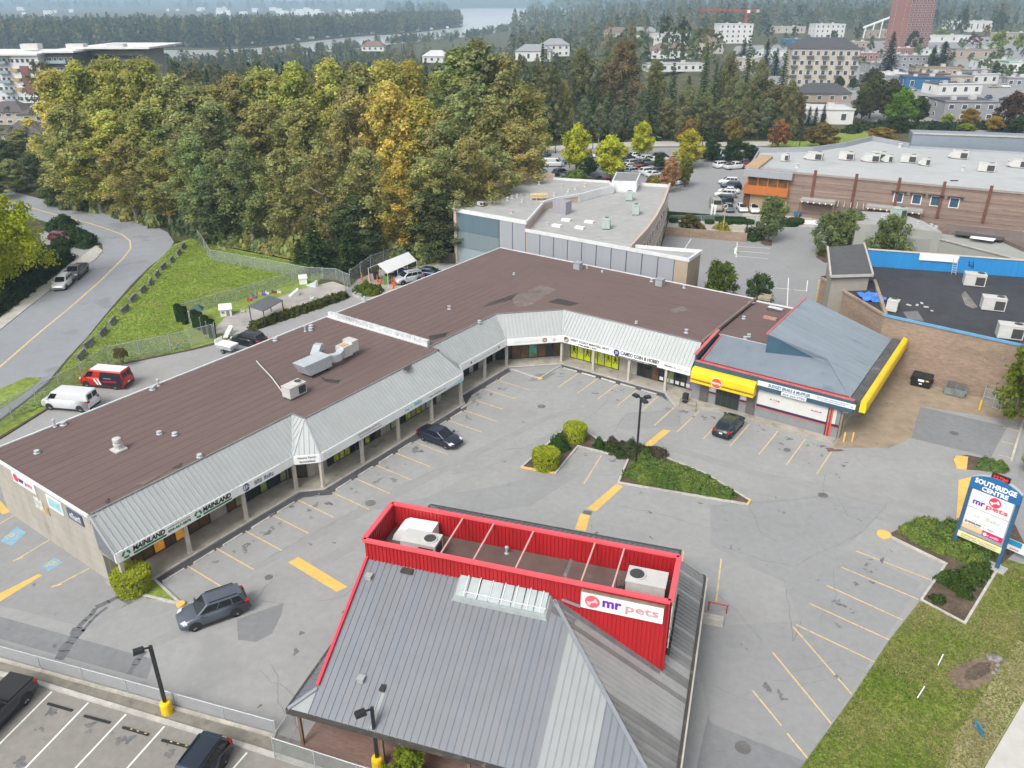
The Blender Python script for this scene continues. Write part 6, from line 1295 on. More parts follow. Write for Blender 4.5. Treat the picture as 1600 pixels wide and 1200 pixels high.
SMALLT = [deciduous(10,3.6,1.6,22,60,.55,91+k,egg,limbs=5) for k in range(3)]
SMALLC = [conifer(16,3.2,95,14,8,7,.8)]
DOME = [shrub_mesh('shrub',101+k,1500,.15) for k in range(3)];DRUM = shrub_mesh('clipped_shrub',107,2600,.11,'drum',.12);BUSH = [shrub_mesh('bush',111+k,700,.24) for k in range(2)]
random.seed(5)
OLIVE,YG,GRN,DKG,GOLD,BRN = (.35,.345,.12),(.46,.455,.12),(.28,.315,.125),(.13,.165,.075),(.50,.43,.1),(.37,.34,.135)
def jit(c,s=.12):k = 1+random.uniform(-s,s);return (c[0]*k*(1+random.uniform(-s,s)*.6),c[1]*k,c[2]*k*(1+random.uniform(-s,s)))
def plant(protos,px,pyb,pyt,hw,col,label,group=None,name='tree',cat='tree',H0=None,jitter=.1):
    base = G(px,pyb);base.z = land_z(base.x,base.y)
    if base.z < -.1:          # ground falls away: follow the slope
        for _ in range(6):base = G(px,pyb,base.z);base.z = land_z(base.x,base.y)
    pr = random.choice(protos);h = max(1.0,top_z(px,pyt,base)-base.z);r = hw*px_size(base)
    dims = pr.dims;sx = r/dims[1];sz = h/dims[0]
    return pr.place(name,label,cat,base,random.random()*6.28,group,(sx,sx,sz),color=jit(col,jitter))
for l,d in ((BIG,(26.5,7.2)),(TALL,(30.5,6.0)),(AIRY,(24.5,6.2)),(STREET,(9.3,3.5)),(ROUND,(7.3,3.9)),(SPREAD,(11.3,7)),([CON[0]],(26,4.6)),([CON[1]],(24,3.8)),([CON[2]],(12,3.2)),([SNAG],(24,3.2)),(SMALLT,(10.3,4.1)),(SMALLC,(16,3.2))):
    for p in l:p.dims = d
def shrub(me,c,sx,sz,col,label,group,name='shrub',cat='shrub',sy=None):
    o = inst(name,me,c,random.random()*6.28,(sx,sy or sx,sz));o.color = (*jit(col),1);tag(o,label,cat,group);return o
# ---- the tall belt beside the road
LB = {'yg':('tall yellow-green cottonwood in the tree belt','yellow-green trees of the belt',YG),'ol':('tall olive leaved tree in the tree belt','olive trees of the belt',OLIVE),'go':('tall golden leaved tree in the tree belt','golden trees of the belt',GOLD),'gr':('tall mid green tree in the tree belt','green trees of the belt',GRN),'dk':('dark green tree in the tree belt','dark trees of the belt',DKG),'br':('brownish autumn tree in the tree belt','brown trees of the belt',BRN)}
def belt(pr,px,pyb,pyt,hw,k,row):plant(pr,px,pyb,pyt,hw,LB[k][2],LB[k][0]+row,LB[k][1]+row,'belt_tree',jitter=.14)
A_ = [(120,98,'yg'),(158,84,'yg'),(205,79,'yg'),(252,80,'yg'),(296,108,'ol'),(340,124,'ol'),(385,108,'ol'),(432,98,'yg'),(478,88,'yg'),(532,80,'yg'),(575,88,'ol'),(618,84,'go'),(650,82,'go'),(690,104,'ol'),(722,56,'gr'),(752,46,'gr'),(735,62,'gr'),(788,72,'br'),(812,118,'ol')]
for x,y,k in A_:belt(TALL if k in ('gr',) else BIG,x,290 if x < 700 else 318,y,58,k,', at the back of the belt')
B_ = [(140,152,'ol'),(195,165,'yg'),(250,150,'yg'),(305,168,'ol'),(360,148,'gr'),(430,150,'ol'),(490,145,'ol'),(560,124,'br'),(615,116,'go'),(664,140,'go'),(705,160,'ol'),(738,120,'gr'),(775,140,'ol'),(805,175,'br')]
for x,y,k in B_:belt(AIRY if k in ('gr','br') else BIG,x+random.uniform(-8,8),332+random.uniform(-8,8)+(12 if x > 500 else 0),y,62,k,', in the middle of the belt')
C_l = [(118,318,232,'dk'),(158,332,215,'yg'),(215,346,212,'ol'),(268,354,226,'ol'),(322,370,205,'gr'),(352,380,262,'dk'),(398,386,205,'gr'),(455,392,222,'ol'),(520,400,212,'br'),(580,404,220,'ol'),(628,402,250,'go'),(668,400,236,'ol'),(700,398,220,'gr'),(735,392,205,'ol'),(770,380,215,'ol'),(680,405,290,'dk'),(560,412,300,'dk')]
for x,yb,yt,k in C_l:belt(AIRY if k != 'dk' else BIG,x,yb,yt,54,k,', along its front edge')
for x,yb,yt,hw in ((495,424,342,34),(548,428,352,30),(470,410,372,20)):plant([CON[2]],x,yb,yt,hw,(.055,.095,.03),'bushy young cedar at the front of the tree belt','young cedars by the meadow','cedar_tree','tree')
for k in range(46):
    t = k/45;x = 95+t*640;yb = np.interp(x,[95,260,330,450,540,620,740],[318,350,374,398,412,408,400])+random.uniform(-6,4);c = G(x,yb);s = random.uniform(1.4,2.8)
    shrub(random.choice(BUSH),c,s,s*random.uniform(.9,1.5),random.choice((GRN,DKG,OLIVE)),'leafy undergrowth bush at the foot of the tree belt','undergrowth bushes of the tree belt','bush','bush')
# ivy-clad hedge bank beside the bend
for k in range(10):c = G(82+7.5*k,306+2.4*k);shrub(random.choice(DOME),c,2.2,2.0,(.05,.10,.03),'ivy covered bank bush along the outside of the road bend','bank bushes on the bend','bush','bush')
# ---- woods behind the store lot
WL = {'c':('dark conifer in the woods across the far road','conifers across the far road',(.115,.16,.075)),'d':('olive broadleaf tree in the woods across the far road','broadleaf trees across the far road',(.24,.25,.1)),'b':('brownish broadleaf tree in the woods across the far road','brownish trees across the far road',(.22,.185,.08)),'l':('light grey-green tree in the woods across the far road','light trees across the far road',(.2,.225,.12))}
def wood(px,pyb,pyt,hw,k):plant(CON[:2] if k == 'c' else (BIG if k != 'l' else AIRY),px,pyb,pyt,hw,WL[k][2],WL[k][0],WL[k][1],'wood_tree',jitter=.14)
for x,yb,yt,hw,k in ((838,205,84,16,'d'),(846,200,56,13,'c'),(818,212,88,12,'c'),(868,208,95,15,'c'),(905,200,66,30,'d'),(935,196,92,22,'d'),(970,196,55,36,'b'),(925,210,130,18,'c'),(950,214,140,18,'c'),(975,208,120,18,'c'),(1000,206,140,20,'c'),(1022,204,120,18,'c'),(1046,200,96,20,'c'),(1070,204,116,20,'c'),(1095,186,64,17,'c'),(1110,202,95,18,'c'),(1130,200,78,22,'d'),(1158,188,52,14,'c'),(1150,208,120,24,'d'),(1180,208,110,30,'d'),(1210,206,130,26,'b'),(1216,180,78,16,'c'),(880,220,120,20,'d'),(910,222,150,18,'l'),(935,224,158,16,'l'),(960,222,162,16,'l'),(1010,218,132,22,'c'),(1040,216,150,22,'d'),(1070,216,128,24,'d'),(1098,216,140,24,'d'),(1125,214,150,20,'d'),(1160,216,150,26,'d'),(1195,216,150,22,'l'),(1226,214,120,22,'d'),(860,216,140,18,'c'),(832,222,140,18,'b'),(1000,222,165,14,'l'),(1062,222,178,14,'d'),(1240,208,140,18,'b'),(1120,180,100,20,'c'),(1020,182,90,22,'d'),(955,180,78,22,'d'),(890,178,82,22,'d'),(1180,178,88,20,'d')):wood(x,yb,yt,hw,k)
plant([SNAG],886,214,94,15,(.26,.235,.19),'bare dead grey snag standing among the dark conifers',None,'dead_tree')
for k in range(34):c = G(822+12.8*k+random.uniform(-4,4),218+random.uniform(-5,3));s = random.uniform(1.8,3.4);shrub(random.choice(BUSH),c,s,s,random.choice(((.07,.09,.03),(.1,.1,.03),(.04,.06,.024))),'bush at the edge of the woods across the far road','bushes across the far road','bush','bush')
# ---- trees of the store's parking lot
YEL = (.52,.54,.05)
for px,yb,yt,hw,col,lb in ((845,240,182,17,(.11,.2,.03),'fresh green oval street tree at the corner of the store lot'),(900,270,190,22,YEL,'yellow-green oval tree beside the white van in the store lot'),(953,280,208,27,YEL,'largest yellow-green oval tree in the middle of the store lot'),(1003,246,188,19,YEL,'yellow-green oval tree by the far road kerb'),(1075,262,200,24,(.5,.46,.05),'golden-green oval tree at the drive of the store lot'),(1045,300,243,17,(.44,.27,.13),'rust orange tree on the island of the store lot'),(1069,292,240,13,(.2,.21,.05),'slim pale green tree next to the rust orange tree'),(920,274,244,16,(.06,.1,.03),'dark green tree between the yellow trees in the lot'),(1030,265,238,10,(.07,.11,.035),'small dark green tree between parked cars'),(1110,252,217,17,(.05,.1,.03),'dark green tree in the bed by the store corner'),(1148,256,214,20,(.055,.1,.03),'broad dark green tree behind the white SUVs'),(1172,252,225,14,(.05,.095,.03),'dark green tree touching the store corner'),(1145,224,182,13,(.28,.22,.05),'small golden tree by the far road'),(1076,224,184,14,(.3,.2,.06),'small russet tree behind the lot'),(1215,232,184,16,(.36,.18,.07),'orange tree at the left end of the park lawn'),(1282,232,190,24,(.24,.18,.06),'rounded bronze tree standing on the park lawn'),(1375,220,198,22,(.36,.25,.05),'spreading amber bush tree at the lawn edge'),(1404,200,134,22,(.14,.25,.025),'bright green rounded tree beyond the store roof')):
    plant(STREET,px,yb,yt,hw*1.22,col,lb,None,'street_tree',jitter=.03)
shrub(DOME[0],G(899,284),3.0,2.2,(.2,.28,.04),'pale green clipped bush beside the grey building roof edge',None)
shrub(DOME[1],G(1021,290),1.6,1.8,(.34,.26,.04),'small amber bush near the rust orange tree',None)
# ---- trees close to the mall
GT = (.19,.24,.09)
for px,yb,yt,hw,lb,c in ((1200,378,303,29,'round green tree on the kerbed island of the back lot',GT),(1292,400,326,32,'round green tree left of its twin behind the dark sloped cap',GT),(1320,405,325,30,'leafy twin tree leaning over the dark sloped cap',GT),(1380,430,333,33,'round green tree in front of the beige stucco wall',GT),(1119,482,405,34,'broad green tree rising behind the right wing roof',(.12,.165,.035)),(1180,488,425,23,'smaller blue-green tree behind the right wing roof',(.075,.115,.045)),(1606,668,528,56,'bright green tree by the gas meter cage',(.15,.2,.025))):
    plant(ROUND,px,yb,yt,hw*1.15,c,lb,None,'broadleaf_tree',jitter=.02)
plant(ROUND,1618,742,700,26,(.19,.23,.03),'small lime bush tree behind the pylon sign',None,'broadleaf_tree')
plant(ROUND,636,1228,1168,42,(.2,.26,.025),'lime green tree rising beside the yellow lamp base',None,'broadleaf_tree')
# ---- left side of the road
for px,yb,yt,hw,lb in ((22,452,300,84,'large lime green tree spreading over the driveway'),(-35,478,315,78,'second lime green tree beside the large one over the hedge')):plant(SPREAD,px,yb,yt,hw,(.44,.48,.035),lb,None,'lime_tree',jitter=.03)
for k in range(22):
    t = k/21;c = G(-5+t*113,498-t*86-random.uniform(0,6));c.z = 0;shrub(random.choice(DOME),c+Vector((-1.2,.8,0)),1.7,1.7,(.045,.075,.03),'dark clipped hedge shrub along the left pavement','hedge shrubs along the left pavement','hedge_shrub','hedge')
for k in range(14):c = G(5+7*k+random.uniform(-4,4),452-4.5*k+random.uniform(-10,6));shrub(random.choice(BUSH),c,1.7,1.6,(.04,.065,.026),'dark garden shrub under the lime green trees','garden shrubs under the lime trees','bush','bush')
for px,py,s in ((118,375,2.2),(128,378,2.4),(136,384,1.8),(100,352,2.2),(92,358,2.0),(108,364,1.8)):shrub(random.choice(DOME),G(px,py),s,s*.8,(.045,.08,.03),'dark green shrub on the corner of the driveway','driveway corner shrubs','shrub')
for px,py,s,c in ((-10,300,7,DKG),(25,288,6,GRN),(60,280,6,DKG),(95,285,6,DKG),(15,258,6,DKG),(40,240,6,OLIVE),(85,255,7,GRN),(-20,250,7,OLIVE)):plant(BIG,px,py+12,py-42,30,c,'dark garden tree between the townhouses and the road','garden trees by the townhouses','garden_tree')
# ---- town trees
TN = [(1385,118,48,20,'c'),(1360,150,105,22,'o'),(1385,190,120,26,'o'),(1358,185,112,26,'o'),(1345,190,130,20,'o'),(1432,195,148,22,'g'),(1478,200,176,13,'l'),(1512,200,168,20,'y'),(1508,206,192,17,'l'),(1552,206,180,18,'y'),(1575,205,140,28,'b'),(1612,205,150,24,'b'),(1470,108,65,24,'c'),(1455,108,70,14,'c'),(1424,80,46,16,'g'),(1340,64,34,9,'g'),(1300,72,46,10,'g'),(1318,72,60,10,'g'),(1470,60,46,16,'l'),(1558,80,46,18,'l'),(1500,56,12,14,'g'),(1558,52,15,18,'g'),(1590,80,50,12,'l'),(1520,70,52,14,'r'),(1440,62,48,8,'r'),(1555,120,97,13,'g'),(1498,112,100,10,'y'),(1250,196,163,9,'c'),(1262,197,165,9,'c'),(1272,198,166,9,'c'),(1284,197,162,9,'c'),(1240,196,166,8,'c'),(1210,118,74,13,'c'),(1195,108,60,12,'c'),(1160,100,58,12,'c'),(1145,96,78,13,'l2'),(1010,100,78,18,'g'),(1310,138,118,9,'g'),(1332,140,120,8,'g'),(1395,66,38,12,'g'),(1240,60,40,8,'g'),(1200,60,36,10,'g'),(1275,58,44,7,'g'),(1590,210,180,20,'g'),(1460,206,188,16,'g'),(1400,206,180,22,'g'),(1540,56,38,10,'y'),(1220,205,150,16,'o'),(1234,190,130,14,'o')]
TK = {'c':('dark spruce standing among the town roofs','spruces in the town',(.04,.065,.03)),'o':('olive broadleaf tree behind the store roof','olive trees behind the store',(.1,.105,.04)),'g':('green tree among the town buildings','green trees in the town',(.07,.1,.035)),'l':('bright lime street tree in the town','lime street trees in the town',(.28,.34,.03)),'l2':('pale yellow-green tree beside the spruces',None,(.18,.22,.04)),'y':('golden street tree near the grey stepped shop','golden street trees',(.4,.26,.03)),'b':('bronze purple tree at the edge of the town','bronze trees',(.1,.06,.04)),'r':('reddish tree among the far town roofs','reddish trees',(.2,.08,.06))}
for x,yb,yt,hw,k in TN:plant(([CON[1]] if yb > 90 else SMALLC) if k == 'c' else (STREET if yb > 130 else SMALLT),x,yb,yt,hw,TK[k][2],TK[k][0],TK[k][1],'town_tree',jitter=.1)
for k in range(150):
    x = random.uniform(1150,1600);yb = random.uniform(28,125);h = random.uniform(9,20)*.5*(yb+30)/60
    if any(abs(x-t[0]) < 10 and abs(yb-t[1]) < 6 for t in TN):continue
    plant(SMALLT,x,yb,yb-h,h*.45,random.choice(((.17,.22,.08),(.2,.23,.09),(.12,.165,.07))),'small rounded green tree dotted between the far town roofs','small trees between far roofs','town_tree',jitter=.15)
# ---- garden beds and shrubs in the lot
bed = lambda P,h,m,nm:struct(nm,MB().prism(GP(P),0,h),m)
I1 = [(815,733),(870,742),(905,697),(985,716),(1172,788),(1165,790),(965,756),(984,720)]
def kerb_loop(P,nm='kerb',closed=True,yel=()):
    Q = GP(P)
    for i in range(len(Q)-(0 if closed else 1)):
        a,b_ = Q[i],Q[(i+1) % len(Q)];d = (b_-a).normalized()*.06
        struct(nm,MB().bar(a-d+Zv*(.065+.002*(i % 2)),b_+d+Zv*(.065+.002*(i % 2)),.17,.15),M_YEL if i in yel else M_KERB)
ISL_A = [(815,731),(868,740),(903,698),(982,717),(966,755),(1168,789),(1172,783),(1100,740),(1000,700),(935,688),(905,668),(890,664)]
bed(ISL_A,.07,M_MULCH,'planting_bed');kerb_loop(ISL_A,yel=(0,5))
DG = (.16,.24,.065)
for p,r,h,lb in (((853,730),1.28,1.7,'big round clipped yellow-green bush at the front corner of the island'),((898,688),1.15,1.7,'big round clipped yellow-green bush at the back of the island')):shrub(DRUM,G(*p),r,h,(.36,.42,.04),lb,None,'clipped_bush','bush')
shrub(DOME[2],G(873,700),.95,1.25,(.06,.125,.03),'small dark round bush between the two clipped yellow-green bushes',None,'clipped_bush','bush');shrub(DOME[1],G(936,699),.55,.85,(.06,.13,.03),'smallest ball-shaped bush at the bend of the island',None,'clipped_bush','bush');shrub(DRUM,G(210,922),1.35,1.75,(.34,.4,.04),'clipped yellow-green bush at the end post of the mall walkway',None,'clipped_bush','bush')
def inpoly(x,y,P):
    c = False;j = len(P)-1
    for i in range(len(P)):
        if (P[i][1] > y) != (P[j][1] > y) and x < (P[j][0]-P[i][0])*(y-P[i][1])/(P[j][1]-P[i][1])+P[i][0]:c = not c
        j = i
    return c
def fill(P,n,r0,r1,h,cols,label,group,nm='shrub',mind=.55):
    Q = [(p.x,p.y) for p in GP(P)];x0,x1 = min(q[0] for q in Q),max(q[0] for q in Q);y0,y1 = min(q[1] for q in Q),max(q[1] for q in Q);pts = [];k = 0
    while len(pts) < n and k < 4000:
        k += 1;x,y = random.uniform(x0,x1),random.uniform(y0,y1)
        if inpoly(x,y,Q) and all((x-a)**2+(y-b_)**2 > (r0*mind*2)**2 for a,b_ in pts):pts.append((x,y))
    for x,y in pts:
        r = random.uniform(r0,r1);shrub(random.choice(DOME),Vector((x,y,.05)),r,h*random.uniform(.75,1.2),random.choice(cols),label,group,nm)
fill([(984,748),(1003,717),(1095,748),(1148,780),(1110,772)],46,.6,.85,.72,(DG,(.18,.26,.065),(.21,.28,.07)),'low dark green evergreen shrub in the wedge-shaped lot island','evergreen shrubs in the wedge island',mind=.5)
fill([(948,705),(955,695),(1010,702),(1030,714),(985,716)],14,.5,.8,.7,((.09,.11,.05),(.12,.11,.07),(.07,.1,.035)),'straggly grey-green shrub along the back kerb of the island','straggly shrubs on the island')
# pylon sign bed
BED = [(1385,837),(1478,882),(1440,937),(1507,975),(1556,890),(1600,850),(1585,820),(1500,822),(1420,820)]
bed(BED,.08,M_MULCH,'sign_bed');kerb_loop([(1388,838),(1478,882),(1440,937)],closed=False,nm='kerb');kerb_loop([(1440,939),(1507,975),(1562,884)],closed=False,nm='bed_edging')
tag(obj('kerb_nose',MB().lathe(G(1381,836),[(.55,0),(.55,.13),(.48,.15)],12),M_YEL),'yellow painted kerb nose at the tip of the sign bed','kerb')
fill([(1405,834),(1440,825),(1500,829),(1555,848),(1530,885),(1485,868)],44,.5,.85,.75,(DG,(.18,.26,.065),(.23,.3,.07),(.26,.32,.07)),'leafy evergreen shrub round the foot of the pylon sign','evergreen shrubs at the pylon sign',mind=.5)
for p,r in (((1498,918),.9),((1480,908),.8),((1512,905),.9),((1465,940),.55),((1530,895),.8),((1505,930),.6)):shrub(random.choice(DOME),G(*p),r,r*.9,(.08,.125,.03),'lone shrub on bare mulch in front of the sign bed','lone shrubs on the mulch')
kerb_loop([(240,905),(283,945),(200,925)],closed=False);bed([(205,920),(240,907),(280,943),(230,935)],.05,M_GRASS,'kerbed_grass_wedge');tag(obj('kerb_nose',MB().lathe(G(283,945),[(.3,0),(.3,.16),(.24,.18)],12),M_YEL),'small yellow kerb nose at the tip of the grass wedge','kerb')
bed([(1490,716),(1510,712),(1560,722),(1556,737),(1502,733)],.1,M_MULCH,'entrance_island');tag(obj('kerb_nose',MB().prism(GP([(1489,720),(1494,714),(1512,716),(1510,734),(1494,732)]),0,.18),M_YEL),'big yellow kerb nose of the entrance island','kerb');fill([(1530,722),(1560,724),(1575,735),(1540,735)],5,.5,.7,.6,(DG,),'low shrub on the entrance island behind the pylon sign','entrance island shrubs')
# hedges and beds by the back lot
for k in range(26):shrub(DRUM,G(1044+4.6*k,340+.35*k if k < 30 else 344)+Vector((0,0,0)),.75,1.1,(.05,.095,.03),'clipped hedge bush along the store lot boundary','boundary hedge bushes','hedge_bush','hedge')
for p,s in (((1108,352),.9),((1134,352),1.3),((1153,352),1),((1168,352),1.2),((1052,350),.9),((1085,350),.9),((1235,352),1.6),((1243,350),1.5),((1228,352),1.4)):shrub(DRUM,G(*p),s,1.0,(.05,.1,.03),'block of clipped hedge above the retaining wall','hedge blocks above the wall','hedge_bush','hedge')
shrub(DOME[0],G(1129,362),1.4,1.6,(.36,.34,.04),'yellow feathery shrub above the retaining wall',None);shrub(DOME[1],G(1092,360),1.2,1.3,(.2,.17,.06),'pale bronze shrub above the retaining wall',None);plant(STREET,1075,362,332,17,(.14,.13,.045),'small olive tree behind the retaining wall',None,'street_tree');shrub(DOME[2],G(1178,374),1.6,1.8,(.05,.09,.03),'dark round shrub at the end of the retaining wall',None);plant([CON[2]],1165,372,350,8,(.05,.06,.035),'small dark conifer at the end of the retaining wall',None,'cedar_tree')
shrub(DOME[0],G(1288,398),1.0,.9,(.25,.24,.04),'golden shrub at the foot of the back lot tree',None);bed([(1275,402),(1282,392),(1298,388),(1302,412),(1288,410)],.1,M_MULCH,'tree_bed');bed([(1188,380),(1192,374),(1206,376),(1206,384),(1196,384)],.1,M_MULCH,'tree_bed')
for k in range(9):shrub(random.choice(BUSH),G(1330+14*k,205+random.uniform(-4,3)),2.6,2.2,(.05,.075,.03),'dark bush bordering the park lawn','bushes bordering the park lawn','bush','bush')
for k in range(14):shrub(random.choice(BUSH),G(1380+18*k,206+random.uniform(-5,1)),2.4,2.4,(.045,.07,.03),'dark hedge bush behind the screen wall','bushes behind the screen wall','bush','bush')
for k in range(16):shrub(random.choice(DOME),G(1484+9*k,352+2.0*k),1.1,.8,(.13,.085,.06),'low reddish shrub by the store service lane','reddish shrubs by the service lane')
obj('climbing_hedge',BUSH[0],None) if False else None
# play yard planting: shrub bank and columnar cedars
for k in range(16):t = k/15;shrub(random.choice(BUSH),G(400+t*135,512-t*46),.85,.9,(.1,.11,.03),'scrubby bank bush between play yard and back lane','scrub bushes along the play yard','bush','bush')
for p in ((307,512),(314,515),(323,521),(333,527),(281,502),(290,506)):shrub(DRUM,G(*p),.5,2.3,(.045,.085,.03),'slim columnar cedar inside the play yard corner','columnar cedars in the yard corner','columnar_cedar','cedar')
for p,s in (((565,455),1.0),((575,460),.9),((585,456),1.1),((572,448),.8),((588,462),.8)):shrub(random.choice(BUSH),G(*p),s,s,(.14,.19,.03),'leafy plant in the raised garden bed by the white tent','garden bed plants')
b = MB();
c = G(192,572)
for k in range(5):b.tube(c,c+Vector((random.uniform(-.8,.8),random.uniform(-.5,.5),random.uniform(1.4,2.6))),.04,.01,5)
t_ = thing('sapling','thin brown sapling by the lawn fence','tree',c);obj('stem',b,M_BARK,t_);o = obj('crown',BUSH[0],None,t_);o.scale = (.7,.7,.9);o.location = (0,0,1.3);o.color = (.15,.13,.05,1)
# ---- far woods, too many to count
def mass(name,pts,hs,rad,nq,leaf,cols,label,conif=.3):
    Cs,Ns,Ss,Ts = [],[],[],[]
    n = len(pts);P = np.array(pts);h = np.array(hs);r = np.array(rad);isc = RNG.random(n) < conif
    C = np.repeat(P,nq,0);hh = np.repeat(h,nq);rr = np.repeat(r,nq);ic = np.repeat(isc,nq);t = RNG.random(n*nq)**.8;a = RNG.random(n*nq)*2*pi
    prof = np.where(ic,1-t,np.sin(np.pi*np.minimum(1,t*.8+.18))**.6);R_ = rr*prof*np.sqrt(RNG.random(n*nq))*1.05
    C = C+np.stack([R_*np.cos(a),R_*np.sin(a),hh*(.08+.92*t)],1)
    N = np.stack([np.cos(a),np.sin(a),.5+0*a],1)+rnd_dir(n*nq)*.7
    base = np.array(cols)[RNG.integers(0,len(cols),n)]*(.75+.5*RNG.random((n,1)));base[isc] *= np.array([.6,.75,.85])
    T = np.repeat(base,nq,0)*(.75+.5*RNG.random((n*nq,1)))
    me = quads_mesh(name,C,N,leaf*np.repeat(r/np.mean(r),nq)*(.6+.8*RNG.random(n*nq)),T,M_LEAFV,1.3)
    o = bpy.data.objects.new(name,me);COL.objects.link(o);tag(o,label,None,None,'stuff');return o
RNG = np.random.default_rng(77);random.seed(77)
FWC = [(.1,.125,.06),(.12,.135,.06),(.15,.145,.065),(.08,.11,.06),(.17,.15,.065)]
pts = [];hs = [];rs = []
fp = [(p[0],p[1]) for p in far]
def shore_y(x):return np.interp(x,[-9000,-900,-391,-345,-315,-267,-194,-114],[1010,1060,1117,1160,1329,1505,1640,1995])
while len(pts) < 3600:
    x = random.uniform(-1500,-118);y = shore_y(x)+12+abs(random.gauss(0,1))*260
    if not inpoly(x,y,fp) or x/y < -.95:continue
    pts.append((x,y,-22.6));hs.append(random.uniform(20,34));rs.append(random.uniform(5,8))
mass('far_bank_woods',pts,hs,rs,34,3.6,FWC,'hazy blue-green woods covering the far river bank',.35)
pts = [];hs = [];rs = []
while len(pts) < 900:      # woods between the belt and the near shore
    y = random.uniform(235,900);x = random.uniform(-.62,.07)*y
    if y > np.interp(x,SHX,SHY)-8:continue
    px_ = 800+1240*x/(y*CP+38*SP)
    if px_ < 230 and 260 < y < 430:continue
    pts.append((x,y,land_z(x,y)-.2));hs.append(random.uniform(11,19) if y > 420 else random.uniform(13,22));rs.append(random.uniform(3.6,6))
while len(pts) < 1230:
    x = random.uniform(-430,20);y = float(np.interp(x,SHX,SHY))-8-abs(random.gauss(0,1))*70
    if x < -250 and random.random() < .3:continue
    pts.append((x,y,land_z(x,y)-.2));hs.append(random.uniform(6,13));rs.append(random.uniform(3.5,6))
mass('riverside_woods',pts,hs,rs,170,1.05,FWC,'mixed woods on the slope between the tree belt and the river',.3)
pts = [];hs = [];rs = []
while len(pts) < 1700:     # woods right of the river, behind and round the town
    y = random.uniform(480,2600) if random.random() < .7 else random.uniform(900,3600);a = random.uniform(.0,.72)
    x = a*y;px_ = 800+1240*x/(y*CP+38*SP);py_ = HORIZON+1240*(38-land_z(x,y))/y/(CP*CP)
    if px_ > 1120 and y < 880:continue
    if px_ > 1180 and y < 1050:continue
    if y > np.interp(x,SHX,SHY)-15:continue
    if 985 < px_ < 1150 and y < 820 and y > 560:continue
    pts.append((x,y,land_z(x,y)-.2));hs.append(random.uniform(16,30) if y < 1400 else random.uniform(24,40));rs.append(random.uniform(4.5,8))
mass('far_woods',pts,hs,rs,60,2.4,FWC,'hazy wooded slope beyond the town and right of the river',.16)
pts = [];hs = [];rs = []
while len(pts) < 1500:
    y = random.uniform(2600,7000);a = random.uniform(-.75,.72);x = a*y
    if -.075 < a < .02 and y < 6000:continue
    if -.63 < a < -.14 and y < 4900:continue
    pts.append((x,y,-23 if a < .05 else 0));hs.append(random.uniform(24,45));rs.append(random.uniform(12,26))
mass('horizon_woods',pts,hs,rs,16,12,FWC,'faint blue woods fading out towards the horizon',.3)
# white specks of far-off houses on the other side
for k in range(46):
    a = random.choice((random.uniform(-.62,-.5),random.uniform(-.42,-.15),random.uniform(-.3,-.18)));y = random.uniform(3000,4700);x = a*y
    o = obj('far_house',MB().box((x,y,-22),random.uniform(10,34),12,random.uniform(9,17)),M_SIGNW);tag(o,'tiny white house speck on the hazy plain across the river','house','far-off houses across the river')
for k,px_ in enumerate(np.linspace(250,700,20)):
    yy = np.interp(px_,[250,330,440,560,640,700],[74,72,66,55,50,45]);c = G(px_+random.uniform(-4,4),yy-1,-22.4)
    tag(obj('shore_cabin',MB().box(c,random.uniform(5,9),5,random.uniform(2.5,4)),M_SIGNW),'little pale cabin on the far river shore','cabin','cabins on the far shore')
# ================================================================ vehicles
def paint_material():
    m = bpy.data.materials.new('car_paint');m.use_nodes = True;n = m.node_tree.nodes;L = m.node_tree.links;b = n['Principled BSDF']
    oi = n.new('ShaderNodeObjectInfo');L.new(oi.outputs['Color'],b.inputs['Base Color']);b.inputs['Roughness'].default_value = .32;b.inputs['Metallic'].default_value = .25;b.inputs['Coat Weight'].default_value = .6;b.inputs['Coat Roughness'].default_value = .06;return m
M_PAINT = paint_material();M_CGLASS = mat('car_glass',(.012,.016,.018),.06,.3,2,spec=.45);M_TYRE = mat('tyre',(.022,.022,.023),.85,.2,6);M_RIM = mat('alloy_rim',(.42,.42,.43),.35,.1,4,metal=.6);M_TRIM = mat('black_trim',(.025,.025,.026),.6,.1,4);M_HL = mat('headlamp',(.62,.64,.66),.15,.05,3,spec=.8);M_TL = mat('taillamp',(.4,.015,.015),.25,.1,3);M_PLATE = flat('number_plate',(.65,.66,.68),.5)
def bev(mb,w,seg=2):
    bm = bmesh.new();vs = [bm.verts.new(v) for v in mb.v]
    for f in mb.f:
        try:bm.faces.new([vs[i] for i in f])
        except ValueError:pass
    bmesh.ops.remove_doubles(bm,verts=bm.verts,dist=1e-4);bmesh.ops.recalc_face_normals(bm,faces=bm.faces)
    bmesh.ops.bevel(bm,geom=[e for e in bm.edges if e.calc_face_angle(0) > .25],offset=w,segments=seg,profile=.6,affect='EDGES',clamp_overlap=True)
    return bm
def bm_mesh(bm,name,m):
    me = bpy.data.meshes.new(name);bm.to_mesh(me);bm.free();me.materials.append(m);me.polygons.foreach_set('use_smooth',[True]*len(me.polygons));return me
